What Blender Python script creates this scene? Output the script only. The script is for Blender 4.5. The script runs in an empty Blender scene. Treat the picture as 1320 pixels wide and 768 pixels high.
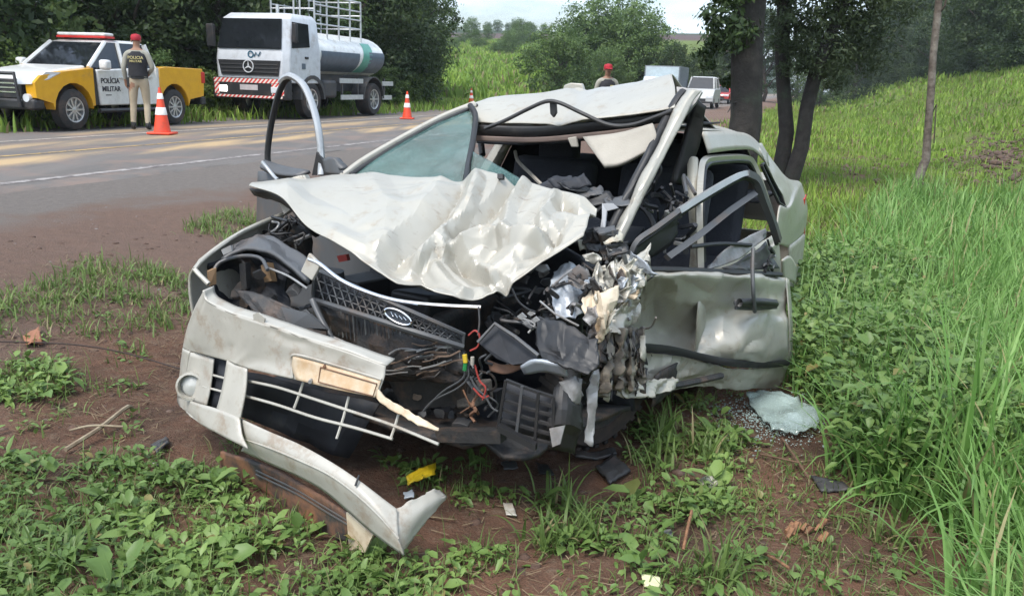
import bpy, bmesh, math, random
import numpy as np
from mathutils import Vector, Matrix, noise as mnoise

scene = bpy.context.scene
COL = scene.collection
R = math.radians

# ------------------------------------------------------------------ camera
FOCAL_PX, HORIZON, ROLL, CAM_Z = 1100.0, 105.0, R(2.0), 1.25
PITCH = math.atan((384 - HORIZON) / FOCAL_PX)
CAM = Vector((0, 0, CAM_Z))
_r0, _u0 = Vector((1, 0, 0)), Vector((0, math.sin(PITCH), math.cos(PITCH)))
CF = Vector((0, math.cos(PITCH), -math.sin(PITCH)))
CR = _r0 * math.cos(ROLL) + _u0 * math.sin(ROLL)
CU = -_r0 * math.sin(ROLL) + _u0 * math.cos(ROLL)
cam_data = bpy.data.cameras.new('camera')
cam_data.sensor_fit = 'HORIZONTAL'
cam_data.sensor_width = 36.0
cam_data.lens = 36.0 * FOCAL_PX / 1320.0
cam_data.clip_start, cam_data.clip_end = 0.05, 3000
cam = bpy.data.objects.new('camera', cam_data)
m = Matrix.Identity(4)
for i, v in enumerate((CR, CU, -CF)):
    m[0][i], m[1][i], m[2][i] = v
m.translation = CAM
cam.matrix_world = m
COL.objects.link(cam)
scene.camera = cam

# ------------------------------------------------------------------ sky, sun, exposure
SUN_EL, SUN_AZ = R(58), R(215)      # high, behind the left shoulder of the camera, behind cloud
world = bpy.data.worlds.new('World')
scene.world = world
world.use_nodes = True
nt = world.node_tree
nt.nodes.clear()
sky = nt.nodes.new('ShaderNodeTexSky')
sky.sky_type = 'NISHITA'
sky.sun_disc = False
sky.sun_elevation, sky.sun_rotation = SUN_EL, SUN_AZ
sky.air_density, sky.dust_density, sky.ozone_density = 1.0, 2.5, 1.0
tc = nt.nodes.new('ShaderNodeTexCoord')
mp = nt.nodes.new('ShaderNodeMapping'); mp.inputs['Scale'].default_value = (1.6, 1.6, 6.0)
nz = nt.nodes.new('ShaderNodeTexNoise'); nz.inputs['Scale'].default_value = 1.7; nz.inputs['Detail'].default_value = 8; nz.inputs['Roughness'].default_value = .6
rp = nt.nodes.new('ShaderNodeValToRGB'); rp.color_ramp.elements[0].position = .38; rp.color_ramp.elements[1].position = .60
rp.color_ramp.elements[0].color = (.06, .06, .06, 1); rp.color_ramp.elements[1].color = (.80, .80, .80, 1)
mx = nt.nodes.new('ShaderNodeMix'); mx.data_type = 'RGBA'
mx.inputs['B'].default_value = (7.2, 8.5, 9.9, 1)
bg = nt.nodes.new('ShaderNodeBackground'); bg.inputs['Strength'].default_value = 0.105
out = nt.nodes.new('ShaderNodeOutputWorld')
L_ = nt.links.new
L_(tc.outputs['Generated'], mp.inputs['Vector']); L_(mp.outputs[0], nz.inputs['Vector']); L_(nz.outputs['Fac'], rp.inputs[0])
L_(rp.outputs[0], mx.inputs['Factor']); L_(sky.outputs[0], mx.inputs['A']); L_(mx.outputs['Result'], bg.inputs['Color']); L_(bg.outputs[0], out.inputs[0])

sun_data = bpy.data.lights.new('sun', 'SUN')
sun_data.energy, sun_data.angle, sun_data.color = 1.5, R(20), (1.0, .97, .92)
sun = bpy.data.objects.new('sun', sun_data)
sd = Vector((math.sin(SUN_AZ) * math.cos(SUN_EL), math.cos(SUN_AZ) * math.cos(SUN_EL), math.sin(SUN_EL)))
sun.rotation_euler = sd.to_track_quat('Z', 'Y').to_euler()
sun.location = (0, 0, 30)
COL.objects.link(sun)
vs = scene.view_settings
vs.view_transform, vs.look, vs.exposure, vs.gamma, vs.use_curve_mapping = 'Standard', 'None', 1.25, 1.0, False
scene.cycles.use_adaptive_sampling = True
scene.cycles.max_bounces = 6
scene.cycles.transparent_max_bounces = 6
scene.cycles.use_denoising = True
scene.cycles.caustics_reflective = scene.cycles.caustics_refractive = False

# ------------------------------------------------------------------ helpers: projection
def ray(px, py):
    return CF + CR * ((px - 660) / FOCAL_PX) + CU * ((384 - py) / FOCAL_PX)
def at(px, py, depth):
    d = ray(px, py)
    return CAM + d * (depth / d.y)
def project(p):
    d = Vector(p) - CAM
    z = d.dot(CF)
    if z < .05: return None
    return 660 + FOCAL_PX * d.dot(CR) / z, 384 - FOCAL_PX * d.dot(CU) / z

# ------------------------------------------------------------------ helpers: objects
def tag(o, label=None, cat=None, group=None, kind=None):
    if label: o['label'] = label
    if cat: o['category'] = cat
    if group: o['group'] = group
    if kind: o['kind'] = kind
    return o
def empty(name, loc=(0, 0, 0), rz=0):
    o = bpy.data.objects.new(name, None)
    o.location = loc; o.rotation_euler = (0, 0, rz)
    o.empty_display_size = .2
    COL.objects.link(o)
    return o
def smooth(me, on=True):
    me.polygons.foreach_set('use_smooth', [on] * len(me.polygons))
def root_off(p):
    off = Vector((0, 0, 0))
    while p is not None:
        if p.get('world_built'): return Vector(p.location)
        p = p.parent
    return off
def mesh(name, verts, faces, mat=None, parent=None, sm=False):
    me = bpy.data.meshes.new(name)
    off = root_off(parent)
    me.from_pydata([tuple(Vector(v) - off) for v in verts], [], faces)
    if mat: me.materials.append(mat)
    if sm: smooth(me)
    me.update()
    o = bpy.data.objects.new(name, me)
    COL.objects.link(o)
    if parent: o.parent = parent
    return o
def np_mesh(name, V, F, mat=None, parent=None, sm=False, fsize=4):
    """fast mesh from numpy arrays: V (n,3), F (m,fsize)"""
    me = bpy.data.meshes.new(name)
    me.vertices.add(len(V)); me.vertices.foreach_set('co', np.asarray(V, np.float32).ravel())
    n = len(F)
    me.loops.add(n * fsize); me.loops.foreach_set('vertex_index', np.asarray(F, np.int32).ravel())
    me.polygons.add(n); me.polygons.foreach_set('loop_start', np.arange(0, n * fsize, fsize, dtype=np.int32))
    me.update(calc_edges=True)
    if sm: me.polygons.foreach_set('use_smooth', np.ones(n, bool))
    if mat: me.materials.append(mat)
    o = bpy.data.objects.new(name, me)
    COL.objects.link(o)
    if parent: o.parent = parent
    return o
class MB:
    """collects boxes, tubes, prisms into one mesh"""
    def __init__(s): s.v, s.f = [], []
    def add(s, V, F):
        n = len(s.v); s.v += [Vector(v) for v in V]; s.f += [tuple(i + n for i in f) for f in F]
        return s
    def box(s, lo, hi, M=None):
        V = [Vector((x, y, z)) for x in (lo[0], hi[0]) for y in (lo[1], hi[1]) for z in (lo[2], hi[2])]
        if M is not None: V = [M @ v for v in V]
        return s.add(V, [(0, 1, 3, 2), (4, 6, 7, 5), (0, 4, 5, 1), (2, 3, 7, 6), (0, 2, 6, 4), (1, 5, 7, 3)])
    def tube(s, pts, r, n=8, cap=True, sx=1.0, spin=0):
        pts = [Vector(p) for p in pts]
        rs = r if isinstance(r, (list, tuple)) else [r] * len(pts)
        V, F = [], []
        prev = None
        for i, p in enumerate(pts):
            d = (pts[min(i + 1, len(pts) - 1)] - pts[max(i - 1, 0)])
            if d.length < 1e-9: d = Vector((0, 0, 1))
            d.normalize()
            if prev is None:
                a = d.orthogonal().normalized()
                up = Vector((0, 0, 1)) if abs(d.z) < .95 else Vector((1, 0, 0))
                a = up.cross(d).normalized()
            else:
                a = (prev - d * prev.dot(d)).normalized()
            prev = a
            b = d.cross(a)
            for k in range(n):
                t = 2 * math.pi * k / n + spin
                V.append(p + a * (math.cos(t) * rs[i] * sx) + b * (math.sin(t) * rs[i]))
        for i in range(len(pts) - 1):
            for k in range(n):
                F.append((i * n + k, i * n + (k + 1) % n, (i + 1) * n + (k + 1) % n, (i + 1) * n + k))
        if cap:
            F.append(tuple(range(n - 1, -1, -1))); F.append(tuple((len(pts) - 1) * n + k for k in range(n)))
        return s.add(V, F)
    def prism(s, poly, vec):
        """poly: list of 3D points, extruded along vec"""
        poly = [Vector(p) for p in poly]; vec = Vector(vec); n = len(poly)
        V = poly + [p + vec for p in poly]
        F = [tuple(range(n - 1, -1, -1)), tuple(range(n, 2 * n))] + [(i, (i + 1) % n, n + (i + 1) % n, n + i) for i in range(n)]
        return s.add(V, F)
    def lathe(s, prof, M, n=24):
        """prof: [(r, z)], around local z of matrix M"""
        V, F = [], []
        for r, z in prof:
            for k in range(n):
                t = 2 * math.pi * k / n
                V.append(M @ Vector((r * math.cos(t), r * math.sin(t), z)))
        for i in range(len(prof) - 1):
            for k in range(n):
                F.append((i * n + k, i * n + (k + 1) % n, (i + 1) * n + (k + 1) % n, (i + 1) * n + k))
        return s.add(V, F)
    def build(s, name, mat, parent=None, sm=False, bevel=0, world=True):
        o = mesh(name, s.v, s.f, mat, parent if world else None, sm)
        if not world and parent: o.parent = parent
        bm = bmesh.new(); bm.from_mesh(o.data); bmesh.ops.recalc_face_normals(bm, faces=bm.faces); bm.to_mesh(o.data); bm.free()
        if bevel:
            b = o.modifiers.new('bevel', 'BEVEL'); b.width = bevel; b.segments = 3; b.limit_method = 'ANGLE'; b.angle_limit = R(35)
            if sm is False: smooth(o.data)
            b.harden_normals = False
            try:
                o.data.set_sharp_from_angle(angle=R(40))
            except Exception: pass
        elif sm:
            try: o.data.set_sharp_from_angle(angle=R(45))
            except Exception: pass
        return o
def copy_tree(o, parent=None):
    c = o.copy(); COL.objects.link(c)
    if parent is not None: c.parent = parent
    for ch in list(o.children): copy_tree(ch, c)
    return c

# ------------------------------------------------------------------ helpers: materials
def new_mat(name):
    mt = bpy.data.materials.new(name); mt.use_nodes = True
    t = mt.node_tree
    return mt, t, t.nodes['Principled BSDF'], t.nodes['Material Output']
def N(t, kind, **kw):
    n = t.nodes.new(kind)
    for k, v in kw.items():
        if k.startswith('i_'): n.inputs[k[2:].replace('_', ' ')].default_value = v
        else: setattr(n, k, v)
    return n
def c4(c): return (c[0], c[1], c[2], 1)
def mixc(t, fac, a, b):
    n = t.nodes.new('ShaderNodeMix'); n.data_type = 'RGBA'
    for key, v in (('Factor', fac), ('A', a), ('B', b)):
        if isinstance(v, bpy.types.NodeSocket): t.links.new(v, n.inputs[key])
        elif key == 'Factor': n.inputs[key].default_value = v
        else: n.inputs[key].default_value = c4(v)
    return n.outputs['Result']
def ramp(t, sock, p0, p1, v0=0., v1=1.):
    n = t.nodes.new('ShaderNodeMapRange'); n.clamp = True
    t.links.new(sock, n.inputs['Value'])
    for k, v in (('From Min', p0), ('From Max', p1), ('To Min', v0), ('To Max', v1)): n.inputs[k].default_value = v
    return n.outputs['Result']
def tnoise(t, vec, scale, detail=4, rough=.55):
    n = N(t, 'ShaderNodeTexNoise'); n.inputs['Scale'].default_value = scale; n.inputs['Detail'].default_value = detail; n.inputs['Roughness'].default_value = rough
    if vec is not None: t.links.new(vec, n.inputs['Vector'])
    return n.outputs['Fac']
def mat(name, col, rough=.6, metal=0., col2=None, nscale=6., dirt=None, dirt_amt=.0, dscale=3., bump=0., bscale=60., coat=0., alpha=1., spec=.5, emit=None, trans=0.):
    mt, t, b, o = new_mat(name)
    geo = N(t, 'ShaderNodeNewGeometry'); vec = geo.outputs['Position']
    base = None
    n1 = tnoise(t, vec, nscale, 5)
    base = mixc(t, ramp(t, n1, .35, .65), col, col2 if col2 else tuple(c * .86 for c in col))
    rs = ramp(t, n1, .3, .7, max(rough - .07, 0.02), min(rough + .08, 1))
    t.links.new(rs, b.inputs['Roughness'])
    if dirt:
        n2 = tnoise(t, vec, dscale, 8, .7)
        base = mixc(t, ramp(t, n2, .62 - .35 * dirt_amt, .72 - .2 * dirt_amt, 0, min(1, .35 + dirt_amt)), base, dirt)
    t.links.new(base, b.inputs['Base Color'])
    b.inputs['Metallic'].default_value = metal
    b.inputs['Specular IOR Level'].default_value = spec
    if coat:
        b.inputs['Coat Weight'].default_value = coat; b.inputs['Coat Roughness'].default_value = .12
    if alpha < 1: b.inputs['Alpha'].default_value = alpha
    if trans: b.inputs['Transmission Weight'].default_value = trans
    if emit:
        b.inputs['Emission Color'].default_value = c4(emit[0]); b.inputs['Emission Strength'].default_value = emit[1]
    if bump:
        bp = N(t, 'ShaderNodeBump'); bp.inputs['Strength'].default_value = bump; bp.inputs['Distance'].default_value = .02
        t.links.new(tnoise(t, vec, bscale, 6, .6), bp.inputs['Height']); t.links.new(bp.outputs[0], b.inputs['Normal'])
    return mt
def leaf_mat(name, cols, rough=.5, trans=.3, nscale=.6, dead=None, dead_amt=.08):
    """foliage: random hue for each leaf, slow patches, some light through the blade"""
    mt, t, b, o = new_mat(name)
    geo = N(t, 'ShaderNodeNewGeometry')
    n1 = tnoise(t, geo.outputs['Position'], nscale, 3)
    c = mixc(t, geo.outputs['Random Per Island'], cols[0], cols[1])
    c = mixc(t, ramp(t, n1, .38, .62, 0, .75), c, cols[2])
    if dead:
        w = N(t, 'ShaderNodeTexWhiteNoise'); w.noise_dimensions = '1D'
        t.links.new(geo.outputs['Random Per Island'], w.inputs['W'])
        c = mixc(t, ramp(t, w.outputs['Value'], 1 - dead_amt - .01, 1 - dead_amt), c, dead)
    t.links.new(c, b.inputs['Base Color'])
    b.inputs['Roughness'].default_value = rough
    b.inputs['Specular IOR Level'].default_value = .3
    tr = N(t, 'ShaderNodeBsdfTranslucent'); t.links.new(c, tr.inputs['Color'])
    ms = N(t, 'ShaderNodeMixShader'); ms.inputs[0].default_value = trans
    t.links.new(b.outputs[0], ms.inputs[1]); t.links.new(tr.outputs[0], ms.inputs[2]); t.links.new(ms.outputs[0], o.inputs[0])
    return mt

# ------------------------------------------------------------------ terrain
UX, UY = .318, .948                      # road direction
def st(x, y): return x * UY - y * UX, x * UX + y * UY
def from_st(s, t): return s * UY + t * UX, -s * UX + t * UY
def sstep(a, b, v):
    k = np.clip((v - a) / (b - a), 0, 1); return k * k * (3 - 2 * k)
_rng0 = np.random.default_rng(5)
_waves = [(k, _rng0.uniform(0, 6.28), _rng0.uniform(0, 6.28)) for k in range(40)]
def wave_noise(x, y, scale, seed):
    r = np.random.default_rng(seed); z = 0
    for i in range(7):
        a = r.uniform(0, 6.28); k = r.uniform(.6, 1.7) / scale * 6.28
        z = z + np.sin((x * math.cos(a) + y * math.sin(a)) * k + r.uniform(0, 6.28) + 1.3 * np.sin((x * math.sin(a) - y * math.cos(a)) * k * .6 + i))
    return z / 7
def ground_z(x, y):
    x = np.asarray(x, float); y = np.asarray(y, float)
    s, t = st(x, y)
    z = -.34 * sstep(-5.6, -2.4, s) - .02 * np.clip(s + 2.4, 0, 9)
    z = z - .10 * sstep(1.0, 3.0, y - 3.2) * sstep(-2.5, -.5, s) * (1 - sstep(4, 8, s))
    z = z + 3.7 * sstep(2.5, 13.5, s) + .12 * np.clip(s - 13.5, 0, 80)
    z = z - .06 * sstep(-7.4, -7.7, -0 * s + s) * 0
    z = z - .05 * (1 - sstep(-8.6, -7.7, s)) * sstep(-13.6, -13.0, s)          # bed under the carriageway
    left = 1 - sstep(-26, -15, s)
    z = z + left * (.075 * np.clip(t - 58, 0, 260) - .02 * np.clip(t - 320, 0, 400)) + .25 * left
    off = sstep(-6.8, -4.5, s) + (1 - sstep(-16.5, -14.5, s))
    near = np.exp(-((x * x + y * y) / 500.0))
    z = z + off * (.035 * wave_noise(x, y, 1.7, 1) + .02 * near * wave_noise(x, y, .55, 2) + .012 * near * wave_noise(x, y, .22, 3) + .12 * (1 - near) * wave_noise(x, y, 9, 4))
    # scraped earth bank at the foot of the slope
    z = z + .28 * np.exp(-((s - 4.6 - .8 * wave_noise(x, y, 11, 6)) / .9) ** 2) * sstep(8, 14, t) * np.clip(.4 + wave_noise(x, y, 3.1, 8), 0, 1.4)
    return z
def gz(x, y): return float(ground_z(x, y))
def on_ground(px, py):
    """where the sight line through a pixel of the photograph meets the ground"""
    d = ray(px, py)
    ks = 1.2 * 1.03 ** np.arange(190)
    z = CAM_Z + d.z * ks - ground_z(d.x * ks, d.y * ks)
    i = int(np.argmax(z < 0)); ks = np.linspace(ks[max(i - 1, 0)], ks[i], 60)
    z = CAM_Z + d.z * ks - ground_z(d.x * ks, d.y * ks)
    return CAM + d * float(ks[int(np.argmax(z < 0))])
axis = lambda n, lim, k: np.sinh(np.linspace(-k, k, n)) / math.sinh(k) * lim
gx = axis(330, 700, 6.2); gy = axis(330, 700, 6.2) + 4.0
X, Y = np.meshgrid(gx, gy, indexing='xy')
Z = ground_z(X, Y)
n = 330
idx = np.arange(n * n).reshape(n, n)
F = np.stack([idx[:-1, :-1], idx[:-1, 1:], idx[1:, 1:], idx[1:, :-1]], -1).reshape(-1, 4)
mt, t, b, o = new_mat('verge_ground')
geo = N(t, 'ShaderNodeNewGeometry'); vec = geo.outputs['Position']
dt = N(t, 'ShaderNodeVectorMath', operation='DOT_PRODUCT'); t.links.new(vec, dt.inputs[0]); dt.inputs[1].default_value = (UY, -UX, 0)
sw = N(t, 'ShaderNodeMath', operation='ADD'); t.links.new(dt.outputs['Value'], sw.inputs[0])
wob = tnoise(t, vec, .55, 5, .65); t.links.new(ramp(t, wob, .2, .8, -1.3, 1.3), sw.inputs[1])
S = sw.outputs[0]
nA = tnoise(t, vec, 2.2, 8, .7); nB = tnoise(t, vec, 14, 8, .75); nC = tnoise(t, vec, 70, 4, .7); nD = tnoise(t, vec, .35, 5, .6)
soil = mixc(t, ramp(t, nA, .38, .62), (.190, .100, .064), (.100, .060, .042))
soil = mixc(t, ramp(t, nB, .52, .68, 0, .7), soil, (.21, .15, .105))
soil = mixc(t, ramp(t, nC, .60, .70, 0, .6), soil, (.27, .23, .15))
grav = mixc(t, ramp(t, nB, .36, .66), (.150, .132, .118), (.205, .178, .158))
grav = mixc(t, ramp(t, nC, .58, .72, 0, .6), grav, (.34, .31, .29))
red = mixc(t, ramp(t, nB, .35, .65), (.19, .122, .092), (.145, .098, .076))
red = mixc(t, ramp(t, nC, .60, .72, 0, .5), red, (.32, .25, .22))
c = mixc(t, ramp(t, S, -6.5, -5.6), grav, red)
c = mixc(t, ramp(t, S, -3.9, -3.1), c, soil)
green = mixc(t, ramp(t, nA, .35, .65), (.12, .17, .03), (.19, .235, .045))
green = mixc(t, ramp(t, nB, .42, .6), green, (.060, .085, .018))
bare = mixc(t, ramp(t, nB, .35, .62), (.085, .060, .042), (.13, .095, .06))
green = mixc(t, ramp(t, nD, .56, .66, 0, .8), green, bare)
c = mixc(t, ramp(t, S, .6, 2.2), c, green)
c = mixc(t, ramp(t, S, -15.0, -15.8), c, green)
py_ = N(t, 'ShaderNodeSeparateXYZ'); t.links.new(vec, py_.inputs[0])
plough = mixc(t, ramp(t, nD, .3, .7), (.075, .050, .045), (.10, .062, .055))
c = mixc(t, ramp(t, py_.outputs['Y'], 205, 225), c, plough)
c = mixc(t, ramp(t, py_.outputs['Y'], 270, 290), c, (.04, .06, .03))
t.links.new(c, b.inputs['Base Color']); b.inputs['Roughness'].default_value = .95; b.inputs['Specular IOR Level'].default_value = .2
bp = N(t, 'ShaderNodeBump'); bp.inputs['Strength'].default_value = .9; bp.inputs['Distance'].default_value = .03
hs = N(t, 'ShaderNodeMath', operation='ADD'); t.links.new(nB, hs.inputs[0]); t.links.new(nC, hs.inputs[1]); t.links.new(hs.outputs[0], bp.inputs['Height']); t.links.new(bp.outputs[0], b.inputs['Normal'])
ground = np_mesh('ground', np.stack([X, Y, Z], -1).reshape(-1, 3), F, mt, sm=True)
tag(ground, kind='structure')

# ------------------------------------------------------------------ road
S0, S1 = -7.35, -13.9
ts = np.concatenate([np.arange(-40, 60, .5), np.arange(60, 420, 4)])
ss = np.linspace(S0, S1, 40)
rv, rf = [], []
wobble = np.random.default_rng(3)
for i, tt in enumerate(ts):
    for j, s_ in enumerate(ss):
        e = 0
        if j == 0: e = .10 * math.sin(tt * 1.9) + .07 * math.sin(tt * 4.3 + 1)
        if j == len(ss) - 1: e = .1 * math.sin(tt * 1.3)
        x, y = from_st(s_ + e, tt)
        zz = .012 + .035 * (1 - ((s_ + 10.6) / 3.3) ** 2)
        if j == 0: zz = -.07
        rv.append((x, y, zz))
nj = len(ss)
for i in range(len(ts) - 1):
    for j in range(nj - 1):
        rf.append((i * nj + j, (i + 1) * nj + j, (i + 1) * nj + j + 1, i * nj + j + 1))
mt, t, b, o = new_mat('worn_asphalt')
geo = N(t, 'ShaderNodeNewGeometry'); vec = geo.outputs['Position']
mpn = N(t, 'ShaderNodeMapping'); t.links.new(vec, mpn.inputs[0]); mpn.inputs['Rotation'].default_value = (0, 0, math.atan2(UX, UY)); mpn.inputs['Scale'].default_value = (1, .12, 1)
nst = tnoise(t, mpn.outputs[0], 1.3, 6, .6)
nf = tnoise(t, vec, 60, 5, .7); nm = tnoise(t, vec, 1.1, 6, .6)
c = mixc(t, ramp(t, nst, .35, .65), (.140, .123, .110), (.100, .090, .082))
c = mixc(t, ramp(t, nf, .55, .7, 0, .5), c, (.21, .19, .17))
c = mixc(t, ramp(t, nm, .50, .66, 0, .75), c, (.20, .14, .11))
dt = N(t, 'ShaderNodeVectorMath', operation='DOT_PRODUCT'); t.links.new(vec, dt.inputs[0]); dt.inputs[1].default_value = (UY, -UX, 0)
# ochre mud smeared along the middle of the road by tyres
for cen, wid, amt in ((-9.55, .50, 1.0), (-11.2, .6, .75), (-12.9, .5, .5)):
    dd = N(t, 'ShaderNodeMath', operation='SUBTRACT'); t.links.new(dt.outputs['Value'], dd.inputs[0]); dd.inputs[1].default_value = cen
    ab = N(t, 'ShaderNodeMath', operation='ABSOLUTE'); t.links.new(dd.outputs[0], ab.inputs[0])
    prod = N(t, 'ShaderNodeMath', operation='MULTIPLY'); t.links.new(ramp(t, ab.outputs[0], wid, wid * .35), prod.inputs[0]); t.links.new(ramp(t, nst, .40, .58, 0, amt), prod.inputs[1])
    c = mixc(t, prod.outputs[0], c, (.40, .28, .15))
t.links.new(c, b.inputs['Base Color']); t.links.new(ramp(t, nst, .3, .7, .62, .85), b.inputs['Roughness'])
bp = N(t, 'ShaderNodeBump'); bp.inputs['Strength'].default_value = .4; bp.inputs['Distance'].default_value = .01; t.links.new(nf, bp.inputs['Height']); t.links.new(bp.outputs[0], b.inputs['Normal'])
road = mesh('road', rv, rf, mt, sm=True); tag(road, kind='structure')
def paint_mat(name, col, wear):
    mt, t, b, o = new_mat(name)
    geo = N(t, 'ShaderNodeNewGeometry'); vec = geo.outputs['Position']
    nf = tnoise(t, vec, 9, 8, .75); nl = tnoise(t, vec, .9, 4)
    c = mixc(t, ramp(t, nl, .35, .65), col, tuple(k * .7 for k in col))
    c = mixc(t, ramp(t, nf, wear, wear + .12), c, (.12, .10, .095))
    t.links.new(c, b.inputs['Base Color']); b.inputs['Roughness'].default_value = .8
    return mt
def road_line(name, s_, w, m_, t0=-40, t1=300):
    V, F_ = [], []
    tt = np.concatenate([np.arange(t0, 60, 1.), np.arange(60, t1, 6)])
    for i, q in enumerate(tt):
        for k in (-w / 2, w / 2):
            x, y = from_st(s_ + k, q); V.append((x, y, .012 + .035 * (1 - ((s_ + k + 10.6) / 3.3) ** 2) + .004))
        if i: F_.append((2 * i - 2, 2 * i, 2 * i + 1, 2 * i - 1))
    return mesh(name, V, F_, m_, road)
road_line('edge_line', -7.95, .13, paint_mat('white_road_paint', (.36, .33, .31), .45))
road_line('edge_line', -12.15, .13, paint_mat('dirty_white_paint', (.46, .40, .33), .52))
road_line('centre_line', -10.15, .11, paint_mat('yellow_road_paint', (.46, .31, .11), .46))

# ------------------------------------------------------------------ trees
M_BARK = mat('bark_brown', (.085, .065, .05), .95, col2=(.045, .036, .03), nscale=5, bump=1., bscale=25)
M_BARK_D = mat('bark_dark', (.040, .034, .030), .95, col2=(.022, .019, .017), nscale=6, bump=1., bscale=22, dirt=(.06, .075, .05), dirt_amt=.25)
M_BARK_P = mat('bark_pale', (.17, .14, .115), .95, col2=(.075, .055, .045), nscale=9, bump=1., bscale=30, dirt=(.24, .21, .18), dirt_amt=.4)
LM_DARK = leaf_mat('leaf_dark', ((.040, .066, .020), (.075, .112, .032), (.030, .054, .019)), nscale=.5)
LM_MID = leaf_mat('leaf_mid', ((.085, .145, .038), (.155, .225, .065), (.068, .115, .036)), nscale=.45)
LM_PALE = leaf_mat('leaf_pale', ((.060, .085, .035), (.105, .135, .060), (.045, .065, .030)), nscale=.6)
LM_LIGHT = leaf_mat('leaf_light', ((.12, .18, .035), (.20, .26, .055), (.09, .14, .03)), nscale=.5)

def leaf_cloud(rng, centers, radii, n, size, aspect=.5, flat=.0, clump=30, spread=.16, droop=0.):
    """leaves in small sprays spread over the outside of a set of lobes"""
    centers = np.array(centers, float); radii = np.array(radii, float)
    if radii.ndim == 1: radii = np.stack([radii, radii, radii * .85], 1)
    w = radii.prod(1) ** (2 / 3); w /= w.sum()
    nc = max(1, n // clump)
    bi = rng.choice(len(centers), nc, p=w)
    d = rng.normal(size=(nc, 3)); d /= np.linalg.norm(d, axis=1)[:, None]
    rr = rng.uniform(.45, 1.08, nc) ** .6
    cc = centers[bi] + d * radii[bi] * rr[:, None]
    ci = np.repeat(np.arange(nc), clump)
    sp = spread * radii[bi].mean(1)[ci]
    off = rng.normal(size=(len(ci), 3)) * sp[:, None] * np.array([1, 1, .65])
    P = cc[ci] + off
    out = d[ci] + rng.normal(size=(len(ci), 3)) * .75 + np.array([0, 0, .55])
    out /= np.linalg.norm(out, axis=1)[:, None]
    ax = rng.normal(size=(len(ci), 3)); ax[:, 2] -= droop
    ax -= out * (ax * out).sum(1)[:, None]; ax /= np.linalg.norm(ax, axis=1)[:, None]
    side = np.cross(out, ax)
    L = size * rng.uniform(.6, 1.4, len(ci))[:, None]; W = L * aspect
    V = np.stack([P - ax * L * .5, P + side * W * .5 + out * W * .12, P + ax * L * .5, P - side * W * .5 + out * W * .12], 1)
    keep = V[:, :, 2].min(1) > -.3
    V = V[keep]
    return V.reshape(-1, 3), np.arange(len(V) * 4).reshape(-1, 4)
def limb_path(rng, a, b, n=5, wig=.12):
    a, b = Vector(a), Vector(b); L = (b - a).length
    return [a.lerp(b, i / n) + Vector(rng.normal(size=3) * wig * L * (1 if 0 < i < n else 0) * .5) for i in range(n + 1)]
def make_tree(name, seed, height, width, leaf, n, lm, bark, low=.15, lobes=14, trunk_r=.2, aspect=.5):
    """Empty > trunk, crown; the crown reaches down to low*height"""
    rng = np.random.default_rng(seed)
    root = empty(name)
    cs, rs = [], []
    for i in range(lobes):
        u = (i + .5) / lobes
        z = height * (low + (1 - low) * (u ** .9) * .88)
        prof = math.sin(math.pi * min(1, .22 + .72 * u)) ** .7
        a = i * 2.4 + rng.uniform(-.4, .4)
        rad = width * .5 * prof * rng.uniform(.35, .85)
        cs.append((rad * math.cos(a), rad * math.sin(a), z))
        r = width * .5 * rng.uniform(.30, .52)
        rs.append(r)
    V, F_ = leaf_cloud(rng, cs, rs, n, leaf, aspect)
    mb = MB()
    top = Vector((rng.uniform(-.3, .3), rng.uniform(-.3, .3), height * .8))
    mb.tube(limb_path(rng, (0, 0, -.35), top, 7, .05), [trunk_r * (1 - .11 * i) for i in range(8)], 9)
    for i in range(0, lobes, 2):
        c = Vector(cs[i]); k = max(.1, c.z / height * .6)
        st_ = Vector((0, 0, 0)).lerp(top, k)
        mb.tube(limb_path(rng, st_, c, 4, .14), [trunk_r * .42, trunk_r * .36, trunk_r * .28, trunk_r * .2, trunk_r * .1], 6)
    mb.build('trunk', bark, root, sm=True)
    np_mesh('crown', V, F_, lm, root)
    return root
PROTO = {
    'edge_a': make_tree('tree', 11, 7.5, 6.0, .17, 16000, LM_DARK, M_BARK, .02, 18, .17),
    'edge_b': make_tree('tree', 12, 6.5, 5.4, .15, 16000, LM_MID, M_BARK, .02, 16, .15),
    'edge_c': make_tree('tree', 13, 8.5, 5.2, .19, 14000, LM_DARK, M_BARK, .06, 18, .19, .38),
    'round': make_tree('tree', 14, 8.0, 8.2, .26, 16000, LM_MID, M_BARK, .04, 22, .24),
    'tall': make_tree('tree', 15, 10.5, 6.6, .24, 15000, LM_DARK, M_BARK, .10, 20, .24),
    'bush': make_tree('shrub', 16, 2.2, 2.9, .12, 7000, LM_LIGHT, M_BARK, .05, 10, .06),
    'bush_d': make_tree('shrub', 17, 2.6, 3.2, .13, 8000, LM_MID, M_BARK, .04, 11, .07),
}
_used = set()
def plant(kind, x, y, label, cat, group, sc=1.0, rz=None, z=None, sz=1.0):
    o = PROTO[kind]
    if kind in _used: o = copy_tree(o)
    _used.add(kind)
    o.location = (x, y, (gz(x, y) if z is None else z) - .02)
    o.scale = (sc, sc, sc * sz)
    o.rotation_euler = (0, 0, random.uniform(0, 6.28) if rz is None else rz)
    tag(o, label, cat, group)
    return o
random.seed(4)
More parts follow.
